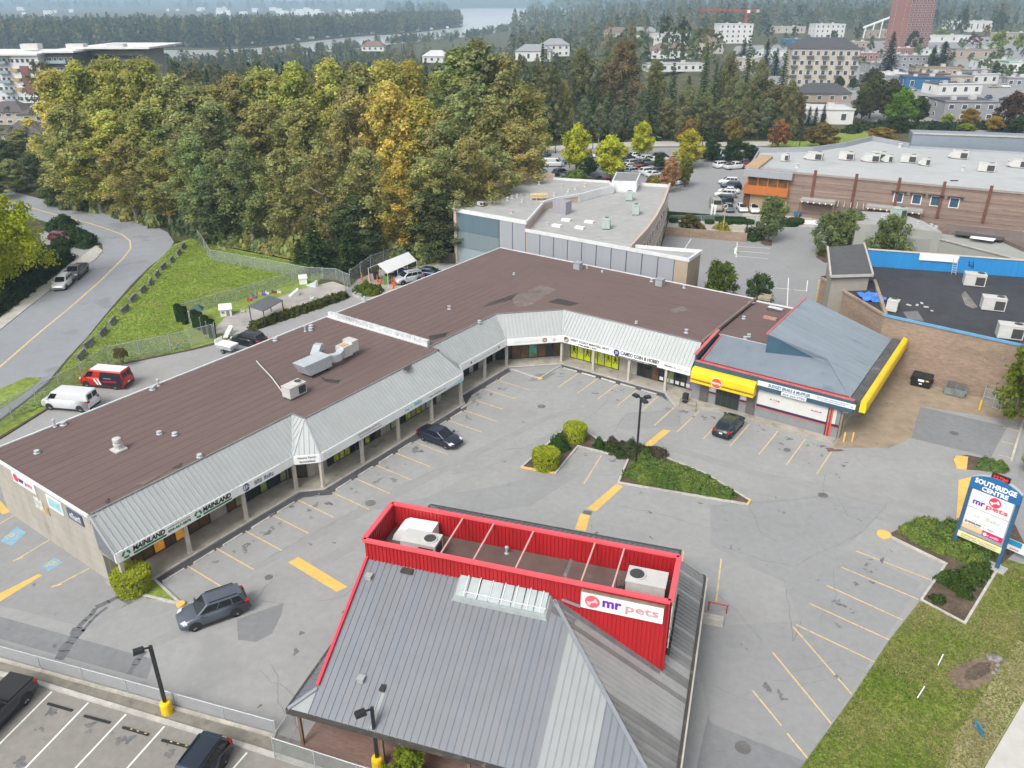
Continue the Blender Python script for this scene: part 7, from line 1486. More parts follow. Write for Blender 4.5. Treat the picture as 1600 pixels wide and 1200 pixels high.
SPEC = dict(suv=dict(L=4.6,W=1.86,H=1.68,hood=1.0,belt=1.06,tail=1.06,x=(-2.2,-1.72,.38,1.2),wb=2.66,tr=.36,side=(3,)),
            sedan=dict(L=4.62,W=1.8,H=1.43,hood=.86,belt=.93,tail=.98,x=(-1.85,-.9,.28,1.25),wb=2.7,tr=.33,side=(2,)),
            hatch=dict(L=4.45,W=1.76,H=1.5,hood=.9,belt=.98,tail=1.0,x=(-2.15,-1.25,.35,1.6),wb=2.7,tr=.32,side=(3,)),
            van=dict(L=5.5,W=2.0,H=2.1,hood=1.2,belt=1.28,tail=1.28,x=(-2.7,-2.62,1.2,2.0),wb=3.4,tr=.37,side=(0,)),
            pickup=dict(L=5.7,W=1.98,H=1.82,hood=1.12,belt=1.18,tail=1.18,x=(-.75,-.5,.85,1.6),wb=3.6,tr=.4,side=(2,)))
def wheel_parts(tr,x,y,s):
    w = .22;t = MB();rows = []
    for r,dy in ((tr*.62,-w/2),(tr*.93,-w/2),(tr,-w*.36),(tr,w*.36),(tr*.93,w/2),(tr*.62,w/2)):
        rows.append([(x+r*cos(2*pi*k/18),y+s*dy,tr+r*sin(2*pi*k/18)) for k in range(18)])
    t.grid(rows,closed=True);rim = MB()
    rim.poly([(x+tr*.63*cos(2*pi*k/18),y+s*w*.34,tr+tr*.63*sin(2*pi*k/18)) for k in range(18)])
    sp = MB()
    for k in range(5):
        a = 2*pi*k/5+.3;u = Vector((cos(a),0,sin(a)));v = Vector((-sin(a),0,cos(a)));c = Vector((x,y+s*w*.40,tr))
        q = [c+u*.03+v*.045,c+u*tr*.6+v*.06,c+u*tr*.6-v*.06,c+u*.03-v*.045];sp.hexa(q,[p+Vector((0,s*.02,0)) for p in q])
    return t.mesh('tyre',M_TYRE,smooth=True),rim.mesh('rim',M_TRIM),sp.mesh('spokes',M_RIM)
def make_car(kind):
    S = SPEC[kind];L,W_,H = S['L'],S['W'],S['H'];x0,x1,x2,x3 = S['x'];zb = S['belt'];hw = W_/2;pr = Proto();hood = S['hood'];tail = S['tail']
    # lower shell from cross sections along the length
    st = [(-L/2,.86,.48,tail-.22),(-L/2+.06,.94,.34,tail-.08),(-L/2+.3,.985,.26,tail),(x0,1,.22,tail if kind in ('sedan','pickup') else zb),(-.4,1,.2,zb),(x3-.1,1,.2,zb-.02),(x3+.25,.99,.22,hood+.02),(L/2-.55,.965,.25,hood-.06),(L/2-.18,.9,.3,hood-.17),(L/2-.03,.8,.36,hood-.3),(L/2,.72,.44,hood-.42)]
    rows = []
    for x,wf,zl,zt in st:
        w = hw*wf;zm = zl+(zt-zl)*.5
        rows.append([(x,-w*.9,zl),(x,-w*.985,zl+.12),(x,-w,zm),(x,-w*.985,zt-.13),(x,-w*.93,zt-.04),(x,-w*.78,zt+.0),(x,0,zt+.035),(x,w*.78,zt),(x,w*.93,zt-.04),(x,w*.985,zt-.13),(x,w,zm),(x,w*.985,zl+.12),(x,w*.9,zl)])
    b = MB();b.grid(rows,closed=True);b.poly(rows[0]);b.poly(rows[-1][::-1])
    pr.part('body',b.mesh('body',M_PAINT,smooth=True))
    # cabin
    wb,wt = hw*.93,hw*(.76 if kind != 'van' else .86);zr = H
    if kind == 'van':wb = hw*.97
    B = {'rb':(x0,wb*.96,zb-.06),'rt':(x1,wt,zr-.03),'ft':(x2,wt,zr),'fb':(x3,wb*.93,zb-.06),'rm':((x1+x2)/2,wt*1.01,zr+.035)}
    c = MB();P = lambda k,s:(B[k][0],s*B[k][1],B[k][2])
    c.hexa([P('rb',-1),P('fb',-1),P('fb',1),P('rb',1)],[P('rt',-1),P('ft',-1),P('ft',1),P('rt',1)])
    pr.part('cabin',bm_mesh(bev(c,.09 if kind != 'van' else .13,3),'cabin',M_PAINT))
    def facequad(a,b_,c_,d,u0,u1,v0,v1,off,nm,m=M_CGLASS,t=.012):
        a,b_,c_,d = map(Vector,(a,b_,c_,d));n = (b_-a).cross(d-a).normalized();ctr = (a+b_+c_+d)/4
        if n.dot(ctr-Vector((ctr.x*.6,0,zb))) < 0:n = -n
        pt = lambda u,v:(a.lerp(b_,u)).lerp(d.lerp(c_,u),v)+n*off
        q = [pt(u0,v0),pt(u1,v0),pt(u1,v1),pt(u0,v1)];return MB().hexa(q,[p+n*t for p in q]).mesh(nm,m)
    fb,ft,rb,rt = (lambda s:P('fb',s)),(lambda s:P('ft',s)),(lambda s:P('rb',s)),(lambda s:P('rt',s))
    pr.part('windshield',facequad(fb(-1),fb(1),ft(1),ft(-1),.07,.93,.12,.92,.004,'windshield'))
    if kind == 'van':
        pr.part('rear_window',facequad(rb(-1),rb(1),rt(1),rt(-1),.1,.46,.2,.8,.02,'rear_window'));pr.part('rear_window',facequad(rb(-1),rb(1),rt(1),rt(-1),.54,.9,.2,.8,.02,'rear_window'))
    else:pr.part('rear_window',facequad(rb(-1),rb(1),rt(1),rt(-1),.1,.9,.22 if kind != 'sedan' else .12,.88,.004,'rear_window'))
    for s in (-1,1):
        segs = {'suv':((.05,.27),(.3,.6),(.63,.95)),'sedan':((.14,.5),(.53,.93)),'hatch':((.06,.24),(.27,.56),(.59,.93)),'van':((.80,.97),),'pickup':((.08,.46),(.5,.95))}[kind]
        for u0,u1 in segs:pr.part('side_window',facequad(rb(s),fb(s),ft(s),rt(s),u0,u1,.2 if kind != 'van' else .12,.86 if kind != 'van' else .8,.002,'side_window'))
        pr.part('headlight',MB().hexa([(L/2-.42,s*hw*.62,hood-.24),(L/2-.1,s*hw*.58,hood-.30),(L/2-.26,s*hw*.93,hood-.30),(L/2-.5,s*hw*.985,hood-.26)],[(L/2-.42,s*hw*.62,hood-.08),(L/2-.1,s*hw*.58,hood-.19),(L/2-.26,s*hw*.93,hood-.15),(L/2-.5,s*hw*.985,hood-.12)]).mesh('headlight',M_HL))
        zt_ = tail if kind in ('sedan','pickup') else zb+.1
        pr.part('taillight',MB().hexa([(-L/2-.01,s*hw*.62,zt_-.3),(-L/2+.02,s*hw*.93,zt_-.3),(-L/2+.3,s*hw*1.0,zt_-.28),(-L/2+.2,s*hw*.6,zt_-.3)],[(-L/2+.03,s*hw*.62,zt_-.08),(-L/2+.06,s*hw*.93,zt_-.08),(-L/2+.3,s*hw*.995,zt_-.1),(-L/2+.2,s*hw*.6,zt_-.08)]).mesh('taillight',M_TL))
        pr.part('mirror',MB().box((x3-.3,s*(hw+.08),zb-.02),.14,.22,.16).mesh('mirror',M_PAINT))
        for x in (S['wb']/2+.02,-S['wb']/2+.02):
            t,r,sp = wheel_parts(S['tr'],x,s*(hw-.125),s);pr.part('wheel',t,[('rim',r),('spokes',sp)])
            a = MB();rr = S['tr']*1.16;a.hexa([(x+rr*cos(k*pi/12),s*(hw-.3),S['tr']+rr*sin(k*pi/12)) for k in range(24)],[(x+rr*cos(k*pi/12),s*(hw+.008),S['tr']+rr*sin(k*pi/12)) for k in range(24)]);
            pr.part('wheel_arch',MB_arch(x,s,hw,S['tr']))
        pr.part('sill_trim',MB().box((0,s*(hw-.02),.2),L*.56,.06,.14).mesh('sill_trim',M_TRIM))
    pr.part('front_grille',MB().box((L/2-.04,0,.48),.06,hw*1.1,.16).mesh('front_grille',M_TRIM));pr.part('rear_bumper',MB().box((-L/2+.04,0,.36),.14,hw*1.7,.2).mesh('rear_bumper',M_TRIM));pr.part('number_plate',MB().box((-L/2-.01,0,.62),.03,.32,.15).mesh('number_plate',M_PLATE))
    if kind == 'suv':
        for s in (-1,1):pr.part('roof_rail',MB().bar((x1+.1,s*wt*.88,H+.05),(x2-.15,s*wt*.88,H+.05),.04,.05).mesh('roof_rail',M_TRIM))
        pr.part('roof_spoiler',MB().box((x1-.08,0,H-.1),.25,wt*1.7,.05).mesh('roof_spoiler',M_PAINT))
    if kind == 'pickup':
        pr.part('bed_cover',MB().box((-1.78,0,tail+.005),1.9,W_*.84,.06).mesh('bed_cover',M_TRIM))
    return pr
def MB_arch(x,s,hw,tr):
    a = MB();r0,r1 = tr*1.02,tr*1.2;n = 14
    for k in range(n):
        u,v = -.35+(pi+.7)*k/n,-.35+(pi+.7)*(k+1)/n
        q = [(x+r*cos(w),s*(hw+.006),tr+r*sin(w)) for r,w in ((0,u),(r1,u),(r1,v))];a.poly(q)
    return a.mesh('wheel_arch',M_TRIM)
CARS = {k:make_car(k) for k in SPEC}
def lite(kind):
    S = SPEC[kind];p = Proto();src = CARS[kind]
    for n,me,subs in src.parts:
        if n in ('body','cabin','windshield','rear_window','side_window','wheel','bed_cover'):p.part(n,me)
    return p
LITE = {k:lite(k) for k in SPEC}
def park(kind,c,ang,col,label,group=None,lite_=False,name=None):
    names = {'suv':'suv','sedan':'sedan_car','hatch':'hatchback_car','van':'cargo_van','pickup':'pickup_truck'};cats = {'suv':'suv','sedan':'car','hatch':'car','van':'van','pickup':'pickup truck'}
    return (LITE if lite_ else CARS)[kind].place(name or names[kind],label,cats[kind],(c[0],c[1],.012),ang,group,1,None,col)
def park_w(kind,fw,rw,col,label,**k):     # near-side wheel contact pixels: front, rear
    f,r = G(*fw),G(*rw);d = (f-r).normalized();n = Vector((-d.y,d.x,0));m = (f+r)/2
    if n.dot(m) < 0:n = -n
    return park(kind,m+n*(SPEC[kind]['W']/2-.1),atan2(d.y,d.x),col,label,**k)
park_w('suv',(307,986),(371,963),(.085,.1,.125),'slate grey SUV driving past the grass wedge in the lot')
park_w('sedan',(696,702),(662,689),(.012,.017,.04),'dark navy sedan parked nose out in front of the middle bay')
park('hatch',W(21.7,42.85),atan2(-SA.y,-SA.x),(.008,.035,.045),'dark teal hatchback parked in front of the brake shop')
nd = (G(-10,1172)-G(81,1081)).normalized();na = atan2(nd.y,nd.x);nr = Vector((-nd.y,nd.x,0))
rw = G(43,1100);park('pickup',rw+nd*1.8-nr*(-.9 if nr.dot(rw) > 0 else .9)*1.0,na,(.03,.034,.04),'dark grey pickup truck with covered bed in the neighbouring lot')
rw = G(352,1196);park('suv',rw+nd*1.35-nr*(-.85 if nr.dot(rw) > 0 else .85),na,(.014,.024,.04),'dark blue SUV with chrome roof rails in the neighbouring lot')
park_w('van',(85,641),(122,644),(.7,.72,.74),'plain white cargo van parked behind the mall')
rv = park_w('van',(137,605),(182,609),(.5,.022,.015),'red and black lettered cargo van with white roof behind the mall')
for s in (-1,1):
    y = s*1.006
    for nm,P,m in (('black_panel',[(-2.62,.42),(.25,.42),(.0,1.26),(-2.62,1.26)],flat('wrap_black',(.02,.018,.028),.4)),('white_stroke',[(.15,.5),(.35,.45),(.75,1.1),(.55,1.18)],M_SIGNW),('white_stroke',[(-.15,.5),(.05,.45),(.3,1.15),(.1,1.2)],M_SIGNW),('crimson_band',[(-2.0,.85),(-.3,.78),(-.3,1.0),(-2.0,1.05)],flat('wrap_crimson',(.3,.01,.06),.4))):
        mb = MB();q = [Vector((x,y-s*(.001 if 'black' in nm else -.006),z)) for x,z in P];mb.hexa(q,[p+Vector((0,s*.006,0)) for p in q]);obj(nm,mb,m,rv,local=True)
    mb = MB();q = [Vector((x,s*.985,z)) for x,z in ((-2.6,1.25),(0,1.25),(-.2,1.95),(-2.55,1.93))];q = [Vector((p.x,s*(.985-.115*(p.z-1.22)/.85),p.z)) for p in q];mb.hexa(q,[p+Vector((0,s*.006,0)) for p in q]);obj('black_panel',mb,MATS['wrap_black'],rv,local=True)
    mb = MB()
    for k in range(5):
        x = -.5-.2*k;q = [Vector((xx,s*1.0,z)) for xx,z in ((x,1.1),(x-.12,1.1),(x-.12,1.3),(x,1.3))];mb.hexa(q,[p+Vector((0,s*.01,0)) for p in q])
    obj('white_script',mb,M_SIGNW,rv,local=True)
obj('white_roof_panel',MB().hexa([(-2.5,-.74,2.085),(1.05,-.74,2.11),(1.05,.74,2.11),(-2.5,.74,2.085)],[(-2.5,-.7,2.105),(1.05,-.7,2.13),(1.05,.7,2.13),(-2.5,.7,2.105)]),M_SIGNW,rv,local=True)
park_w('suv',(366,538),(398,545),(.012,.013,.015),'black SUV with trailer parked behind the mall');park_w('suv',(628,446),(657,440),(.5,.52,.54),'silver SUV parked between the white tent and the mall')
park('sedan',G(672,432),atan2(SB.y,SB.x)+.4,(.03,.05,.1),'dark blue car half hidden behind the silver SUV')
rd = (G(60,482)-G(120,428)).normalized();ra_ = atan2(rd.y,rd.x)
park('suv',G(100,448),ra_,(.66,.68,.68),'white compact SUV parked at the left kerb of the road');park('pickup',G(121,431),ra_,(.09,.09,.1),'grey pickup truck parked behind the white SUV at the kerb');park('suv',G(99,377),ra_+1.2,(.16,.015,.03),'dark red SUV standing in the driveway under the lime tree')
# little utility trailer
c = G(356,549);t = thing('utility_trailer','small silver box trailer beside the black SUV','trailer',c,atan2((G(398,545)-G(366,538)).y,(G(398,545)-G(366,538)).x))
b = MB();b.hexa([(-1.1,-.6,.45),(1.1,-.6,.45),(1.1,.6,.45),(-1.1,.6,.45)],[(-1.25,-.7,.95),(1.25,-.7,.95),(1.25,.7,.95),(-1.25,.7,.95)]);obj('box_body',b,M_GALV,t,local=True);obj('lid',MB().box((0,0,.95),2.4,1.36,.12),M_SIGNW,t,local=True);obj('drawbar',MB().bar((1.1,0,.5),(2.2,0,.45),.1,.1),M_FRAME,t,local=True);obj('headboard',MB().box((-1.2,0,1.0),.1,1.2,.5),M_SIGNW,t,local=True)
for s in (-1,1):tt,r_,sp = wheel_parts(.26,0,s*.74,s);w = obj('wheel',tt,None,t);obj('rim',r_,None,w);obj('spokes',sp,None,w)
# cars of the store lot and the town
PC = {'white':(.66,.67,.68),'silver':(.4,.42,.44),'grey':(.13,.14,.15),'dark':(.025,.028,.033),'blue':(.03,.055,.14),'red':(.36,.02,.025),'maroon':(.15,.015,.02),'beige':(.3,.28,.22),'navy':(.02,.03,.06)}
CL = [(835,247,.9,'grey','suv'),(851,245,.9,'blue','hatch'),(864,260,-.05,'white','van'),(893,256,.3,'blue','sedan'),(877,274,.6,'dark','suv'),(890,277,.6,'grey','sedan'),(934,284,.6,'dark','sedan'),(948,287,.6,'maroon','sedan'),(995,247,.5,'white','suv'),(1005,249,.5,'silver','sedan'),(1014,252,.5,'white','suv'),(1024,253,.5,'white','sedan'),(1033,248,.5,'dark','suv'),(990,259,.5,'silver','suv'),(1000,261,.5,'navy','sedan'),(1010,258,.5,'grey','suv'),(1000,268,.5,'red','suv'),(1012,272,.5,'white','suv'),(1022,276,.5,'white','sedan'),(1032,272,.5,'dark','suv'),(1042,279,.5,'grey','sedan'),(1062,288,.5,'white','suv'),(1026,284,.5,'dark','hatch'),
      (960,252,.5,'white','suv'),(970,255,.5,'grey','sedan'),(980,250,.5,'dark','suv'),(983,263,.5,'white','sedan'),(975,268,.5,'blue','hatch'),(990,272,.5,'silver','suv'),(1050,251,.5,'silver','sedan'),(1044,262,.5,'white','suv'),(1050,268,.5,'grey','sedan'),(915,247,.3,'silver','suv'),(938,246,.3,'white','sedan'),(1092,244,.3,'dark','suv'),(1104,247,.3,'white','sedan'),(1118,249,.3,'silver','suv'),(1133,246,.3,'white','suv'),(1143,250,.3,'grey','sedan'),(1128,262,.35,'white','suv'),(1148,264,.35,'white','pickup'),(1164,262,1.4,'maroon','suv'),(1138,288,2.9,'white','suv'),(1142,295,2.9,'navy','suv'),(1138,302,2.9,'white','sedan'),(1133,308,2.9,'white','suv'),(1128,316,2.9,'navy','suv'),(1118,327,-1.65,'beige','van'),(1138,329,-1.65,'grey','sedan'),(1159,329,-1.65,'white','sedan'),(1177,331,-1.65,'white','suv')]
kn = {'suv':'SUV','sedan':'sedan','hatch':'hatchback','van':'van','pickup':'pickup truck'}
for px,py,a,cn,kd in CL:
    row = 'along the far road side of the store lot' if px < 980 else ('in the packed row beside the rust orange tree' if px < 1080 else ('under the dark trees at the store corner' if py < 270 else 'beside the orange corner of the store'))
    park(kd,G(px,py),a,PC[cn],f'{cn} {kn[kd]} parked {row}',f'{cn} {kn[kd]}s {row}',True)
random.seed(9)
for k in range(64):
    px = random.uniform(1330,1600);py = random.uniform(62,165)
    if any(x0-6 < px < x1+6 and yb-22 < py < yb+3 for (x0,x1,yb,*_r) in SHOPS):continue
    if 1225 < px < 1345 and py > 90:continue
    cn = random.choice(list(PC));kd = random.choice(('suv','sedan','suv','hatch'));park(kd,G(px,py),random.choice((-.2,1.4,2.9)),PC[cn],f'{cn} {kn[kd]} far off in the town streets',f'{cn} {kn[kd]}s in the town',True)
# ================================================================ lamps, fences, signs and small things
M_POLE = mat('black_pole',(.022,.022,.024),.5,.15,3);M_CHAIN = flat('chain_link_mesh',(.34,.38,.37),.6,alpha=.19);M_CHAINL = flat('chain_link_mesh_dense',(.42,.43,.44),.6,alpha=.34);M_RAIL = mat('galvanised_rail',(.42,.44,.45),.5,.1,3,metal=.3)
def lamp(c,h,ang,heads,label,base=None):
    t = thing('lamp_post',label,'lamp post',c);obj('pole',MB().box(c+Zv*.0,.17,.17,h),M_POLE,t)
    if base:obj('concrete_base',MB().lathe(c,[(.33,0),(.33,.75),(.29,.85),(.12,.88)],14),mat('bright_yellow_base',(.72,.5,.015),.7,.08,2),t)
    for a in heads:
        d = Vector((cos(a),sin(a),0));n = Vector((-d.y,d.x,0));p = c+Zv*(h-.1);obj('arm',MB().bar(p,p+d*.35+Zv*.05,.08,.08),M_POLE,t)
        q = p+d*.62;hd = obj('lamp_head',MB().hexa([q+d*x+n*y+Zv*-.06 for x,y in ((-.3,-.22),(.3,-.22),(.3,.22),(-.3,.22))],[q+d*x+n*y+Zv*.14 for x,y in ((-.26,-.17),(.26,-.17),(.26,.17),(-.26,.17))]),M_POLE,t);obj('lens',MB().box(q-Zv*.075,.42,.3,.014,a),M_HL,hd)
lamp(G(993,731),7.1,0,(2.2,.35,-1.2),'black lamp post with flood heads in the wedge island');lamp(G(262,1113),5.2,0,(pi+.5,),'black lamp post on yellow base beside the chain-link fence',True);lamp(G(591,1200),4.6,0,(pi+.5,),'black lamp post beside the lime tree and pet shop arcade',True)
for px,py,yt,lb in ((890,262,215,'slim lamp post left of the yellow trees'),(926,233,190,'slim lamp post by the far road'),(1095,250,194,'slim lamp post by the packed car row'),(820,298,240,'slim lamp post at the left edge of the store lot'),(868,240,196,'slim lamp post behind the white van'),(1205,236,198,'slim lamp post at the park lawn'),(1249,228,199,'lamp post standing on the park lawn'),(1405,208,170,'pale street lamp pole beyond the store'),(1470,352,283,'tall lamp post against the brick store wall'),(1504,352,313,'shorter lamp post against the brick store wall'),(266,368,315,'wooden utility pole at the outside of the bend')):
    c = G(px,py);h = top_z(px,yt,c);t = thing('lamp_post',lb,'lamp post',c);obj('pole',MB().tube(c,c+Zv*h,.11,.07,7),M_POLE,t)
    if 'utility' not in lb:obj('lamp_head',MB().box(c+Vector((.5,0,h)),1.3,.35,.16),M_POLE,t)
c = G(19,300);t = thing('street_lamp','curved white street lamp at the far end of the road','street lamp',c);b = MB();h = top_z(25,275,c);b.tube(c,c+Zv*h*.9,.09,.07,7);b.tube(c+Zv*h*.9,c+Vector((1,0,h)),.07,.06,7);b.tube(c+Vector((1,0,h)),c+Vector((2.4,0,h+.1)),.06,.05,7);obj('pole',b,M_RAIL,t);obj('lamp_head',MB().box(c+Vector((2.8,0,h)),.9,.3,.15),M_SIGNW,t)
def fence(P,h,label,m=None,step=2.6,barb=False,base=None,top=True,pm=None):
    Q = P if isinstance(P[0],Vector) else GP(P);t = thing('chain_link_fence',label,'fence',Q[0]);pm = pm or M_RAIL
    for i in range(len(Q)-1):
        a,b_ = Q[i],Q[i+1];L = (b_-a).length;n = max(1,round(L/step));d = (b_-a).normalized();nn = Vector((-d.y,d.x,0))*.012
        obj('mesh_panel',MB().prism([a-nn,b_-nn,b_+nn,a+nn],.04,h),m or M_CHAIN,t)
        if top:obj('top_rail',MB().tube(a+Zv*h,b_+Zv*h,.03,n=6),pm,t)
        for k in range(n+(1 if i == len(Q)-2 else 0)):
            c = a.lerp(b_,k/n);pb = MB().tube(c,c+Zv*(h+.05),.04,n=6)
            if barb:pb.tube(c+Zv*(h+.05),c+Zv*(h+.4)-Vector((-d.y,d.x,0))*.3,.03,n=5)
            obj('post',pb,pm,t)
    return t
fence(FL[:4],1.05,'low chain-link fence between the two parking lots',M_CHAINL,3.0)
b = MB()
for i in range(3):b.bar(FL[i]+Zv*.04+Vector((0,-.2,0)),FL[i+1]+Zv*.04+Vector((0,-.2,0)),.22,.14)
struct('fence_kerb',b,mat('old_kerb',(.38,.36,.31),.9,.25,2))
ar = [PW(-.6,1.2),PW(-.6,-1.0),PW(4.6,-1.15),PW(9.8,-1.3),PW(15.5,-1.5),PW(20.5,-1.6)]
fence(ar,1.7,'tall chain-link enclosure in front of the pet shop arcade',None,2.6)
fence([(-60,705),(0,668),(20,655),(131,598),(170,570)],2.2,'tall chain-link fence with barbed outriggers beside the vans',None,3,True);fence([(170,570),(268,550),(300,542),(338,532)],2.2,'tall chain-link fence with outriggers along the lawn',None,3,True)
fence([(338,532),(300,508),(276,498),(400,462),(484,436)],1.8,'chain-link fence round the two lawn sides of the play yard',None,3);fence([(484,436),(526,438),(548,448),(540,462)],1.8,'chain-link fence closing the end of the play yard',None,2.5)
fence([(316,382),(330,407),(400,420),(484,436)],1.8,'long chain-link fence between lawn and meadow',None,3);fence([(148,320),(185,333),(260,352),(302,366),(316,382)],1.8,'chain-link fence along the outside of the road bend',None,3)
fence([(548,448),(580,424),(620,408),(655,402)],2.4,'tall chain-link fence behind the white tent',None,3,True);fence([(1046,346),(1120,347),(1180,348)],1.2,'chain-link fence on top of the hedge bank',None,3)
b = MB()
t = thing('timber_fence','weathered dark timber fence beside the grey building','fence',G(660,410));a,b_ = G(655,408),G(712,412)
for k in range(26):c = a.lerp(b_,k/26);obj('board',MB().box(c,.32,.04,1.7+random.uniform(-.03,.03),.05),mat('weathered_board',(.09,.08,.07),.9,.3,4),t)
struct('retaining_wall',MB().prism([G(1038,368),G(1166,378),G(1166,378)+Vector((0,.4,0)),G(1038,368)+Vector((0,.4,0))],0,1.5),M_STONEW);struct('raised_bed',MB().prism(GP([(1038,367),(1165,377),(1192,372),(1190,352),(1045,346)]),0,.35),M_CONC)
struct('path',MB().prism(GP([(1060,358),(1200,366),(1205,360),(1060,351)]),.3,.37),mat('path_paving',(.36,.31,.25),.9,.1,1)) ;struct('store_steps',MB().prism(GP([(1247,355),(1272,355),(1268,338),(1250,338)]),0,.14),M_CONC)
# concrete barriers along the lawn
def barrier():
    b = MB();prof = [(-.32,0),(-.3,.12),(-.17,.3),(-.13,.75),(.13,.75),(.17,.3),(.3,.12),(.32,0)]
    rows = [[(x,u,z) for u,z in prof] for x in (-1.15,1.15)];b.grid(rows,closed=True);b.poly(rows[0]);b.poly(rows[1][::-1]);b.box((0,0,.75),.3,.1,.06);return b.mesh('concrete_barrier',mat('mossy_concrete',(.2,.2,.17),.95,.35,2,spots=[(3,.56,(.08,.085,.06),.1)]))
BARM = barrier();bl = [(127,559),(139,541),(161,523),(176,506),(195,487),(208,470),(223,456),(235,444),(245,432),(255,420),(268,409),(279,398),(286,388)]
for i,p in enumerate(bl):
    a,b_ = G(*bl[max(0,i-1)]),G(*bl[min(len(bl)-1,i+1)]);o = inst('concrete_barrier',BARM,G(*p),atan2((b_-a).y,(b_-a).x)+random.uniform(-.12,.12));tag(o,'mossy concrete road barrier on the lawn edge','barrier','concrete barriers along the lawn')
for k,(p,q,ln) in enumerate((((75,1100),(113,1111),2),((132,1119),(172,1130),2),((192,1137),(232,1149),2),((253,1157),(296,1168),2))):
    a,b_ = G(*p),G(*q);o = obj('wheel_stop',MB().hexa([a-nd*.08,b_-nd*.08,b_+nd*.08,a+nd*.08],[v_+Zv*.1 for v_ in (a-nd*.05,b_-nd*.05,b_+nd*.05,a+nd*.05)]),mat('black_rubber',(.025,.025,.025),.8,.2,5));tag(o,['black rubber wheel stop next to the grey pickup','plain black rubber wheel stop two stalls from the grey pickup','black rubber wheel stop with two worn yellow marks','wavy black rubber wheel stop next to the dark blue SUV'][k],'wheel stop','rubber wheel stops of the neighbouring lot');o['label'] = ['black rubber wheel stop next to the grey pickup','plain black rubber wheel stop two stalls from the grey pickup','black rubber wheel stop in line with the yellow lamp base','black rubber wheel stop next to the dark blue SUV'][k]
    if k > 1:
        for u in (.35,.6,.9):obj('yellow_mark',MB().box(a.lerp(b_,u)+Zv*.101,.14,.06,.008,PANG),M_YEL,o)
# pylon sign
p0,p1 = G(1488,858),G(1557,889);X = (p1-p0).normalized();N = Vector((X.y,-X.x,0));
if N.y > 0:N = -N
sgn = thing('pylon_sign','tall blue pylon sign listing the shops at the lot entrance','sign',(p0+p1)/2);M_SB = mat('sign_blue',(.035,.1,.2),.5,.08,1);Ls = (p1-p0).length;HS = 7.0
for p in (p0,p1):obj('post',MB().box(p,.26,.26,HS-.55,atan2(X.y,X.x)),M_SB,sgn)
obj('base_plate',MB().prism([p1+X*u+N*v for u,v in ((-.7,-.5),(.6,-.5),(.6,.5),(-.7,.5))],.05,.14),M_CONC,sgn)
for u in (-.45,.35):obj('anchor_bolt_box',MB().box(p1+X*u+Zv*.14,.3,.3,.14,atan2(X.y,X.x)),M_RAIL,sgn)
def sface(u0,u1,z0,z1,m,nm='sign_face',off=.14,t=.05,par=None):
    a,b_ = p0+X*(Ls*u0)+N*off,p0+X*(Ls*u1)+N*off;return obj(nm,MB().prism([a,b_,b_+N*t,a+N*t],z0,z1),m,par or sgn)
obj('cabinet',MB().prism([p0+X*.1-N*.16,p1-X*.1-N*.16,p1-X*.1+N*.13,p0+X*.1+N*.13],2.0,5.9),mat('cabinet_grey',(.3,.33,.36),.6,.05,1),sgn)
# arched blue header
hb = MB();arc = [(u,HS-.45+.55*sin(pi*u)**.8) for u in np.linspace(0,1,13)];ring = [p0+X*(Ls*u*1.06-Ls*.03)+N*.14+Zv*z for u,z in arc];ring = [p0+X*(-Ls*.03)+N*.14+Zv*5.75]+ring+[p0+X*(Ls*1.03)+N*.14+Zv*5.75];hb.hexa(ring,[p+N*.08 for p in ring]);hd = obj('header',hb,mat('header_blue',(.02,.13,.33),.5,.08,1),sgn)
hb = MB();hb.hexa([p-N*.35 for p in ring],[p-N*.002 for p in ring]);obj('header_back',hb,mat('header_beige',(.42,.42,.38),.7,.05,1),sgn)
def stext(s,u,z,w,h,m,par,**k):return lettering(s,p0+X*(Ls*u)+N*.225+Zv*z,X,Zv,w,h,m,par,**k)
M_LET = flat('header_white',(.82,.84,.86),.5)
stext('SOUTHRIDGE',.5,6.5,Ls*.88,.42,M_LET,hd,bold=.035);stext('CENTRE',.52,6.02,Ls*.56,.36,M_LET,hd,bold=.035)
nbx = obj('number_box',MB().prism([p0+X*(Ls*.34)-N*.12,p0+X*(Ls*.72)-N*.12,p0+X*(Ls*.72)+N*.12,p0+X*(Ls*.34)+N*.12],7.05,7.4),flat('number_black',(.02,.008,.01),.5),sgn);lettering('22780',p0+X*(Ls*.53)+N*.12+Zv*7.23,X,Zv,Ls*.32,.24,mat('red_digits',(.6,.03,.03),.5,var=0,emit=((1,.05,.05),.25)),nbx,bold=.02)
M_FACE = mat('white_sign_face',(.75,.75,.73),.5,.03,1)
f1 = sface(.06,.94,4.25,5.7,M_FACE);disc(p0+X*(Ls*.58)+N*.2+Zv*5.25,X,Zv,.4,flat('sign_red',(.68,.04,.1)),f1,ry=.4);bone(p0+X*(Ls*.58)+N*.2+Zv*5.25,X,Zv,.4,M_FACE,f1,.05)
lettering('mr',p0+X*(Ls*.27)+N*.2+Zv*4.75,X,Zv,Ls*.26,.34,flat('sign_violet',(.13,.02,.3)),f1,bold=.03);lettering('pets',p0+X*(Ls*.66)+N*.2+Zv*4.68,X,Zv,Ls*.46,.46,flat('sign_pink',(.62,.08,.14)),f1,bold=.02)
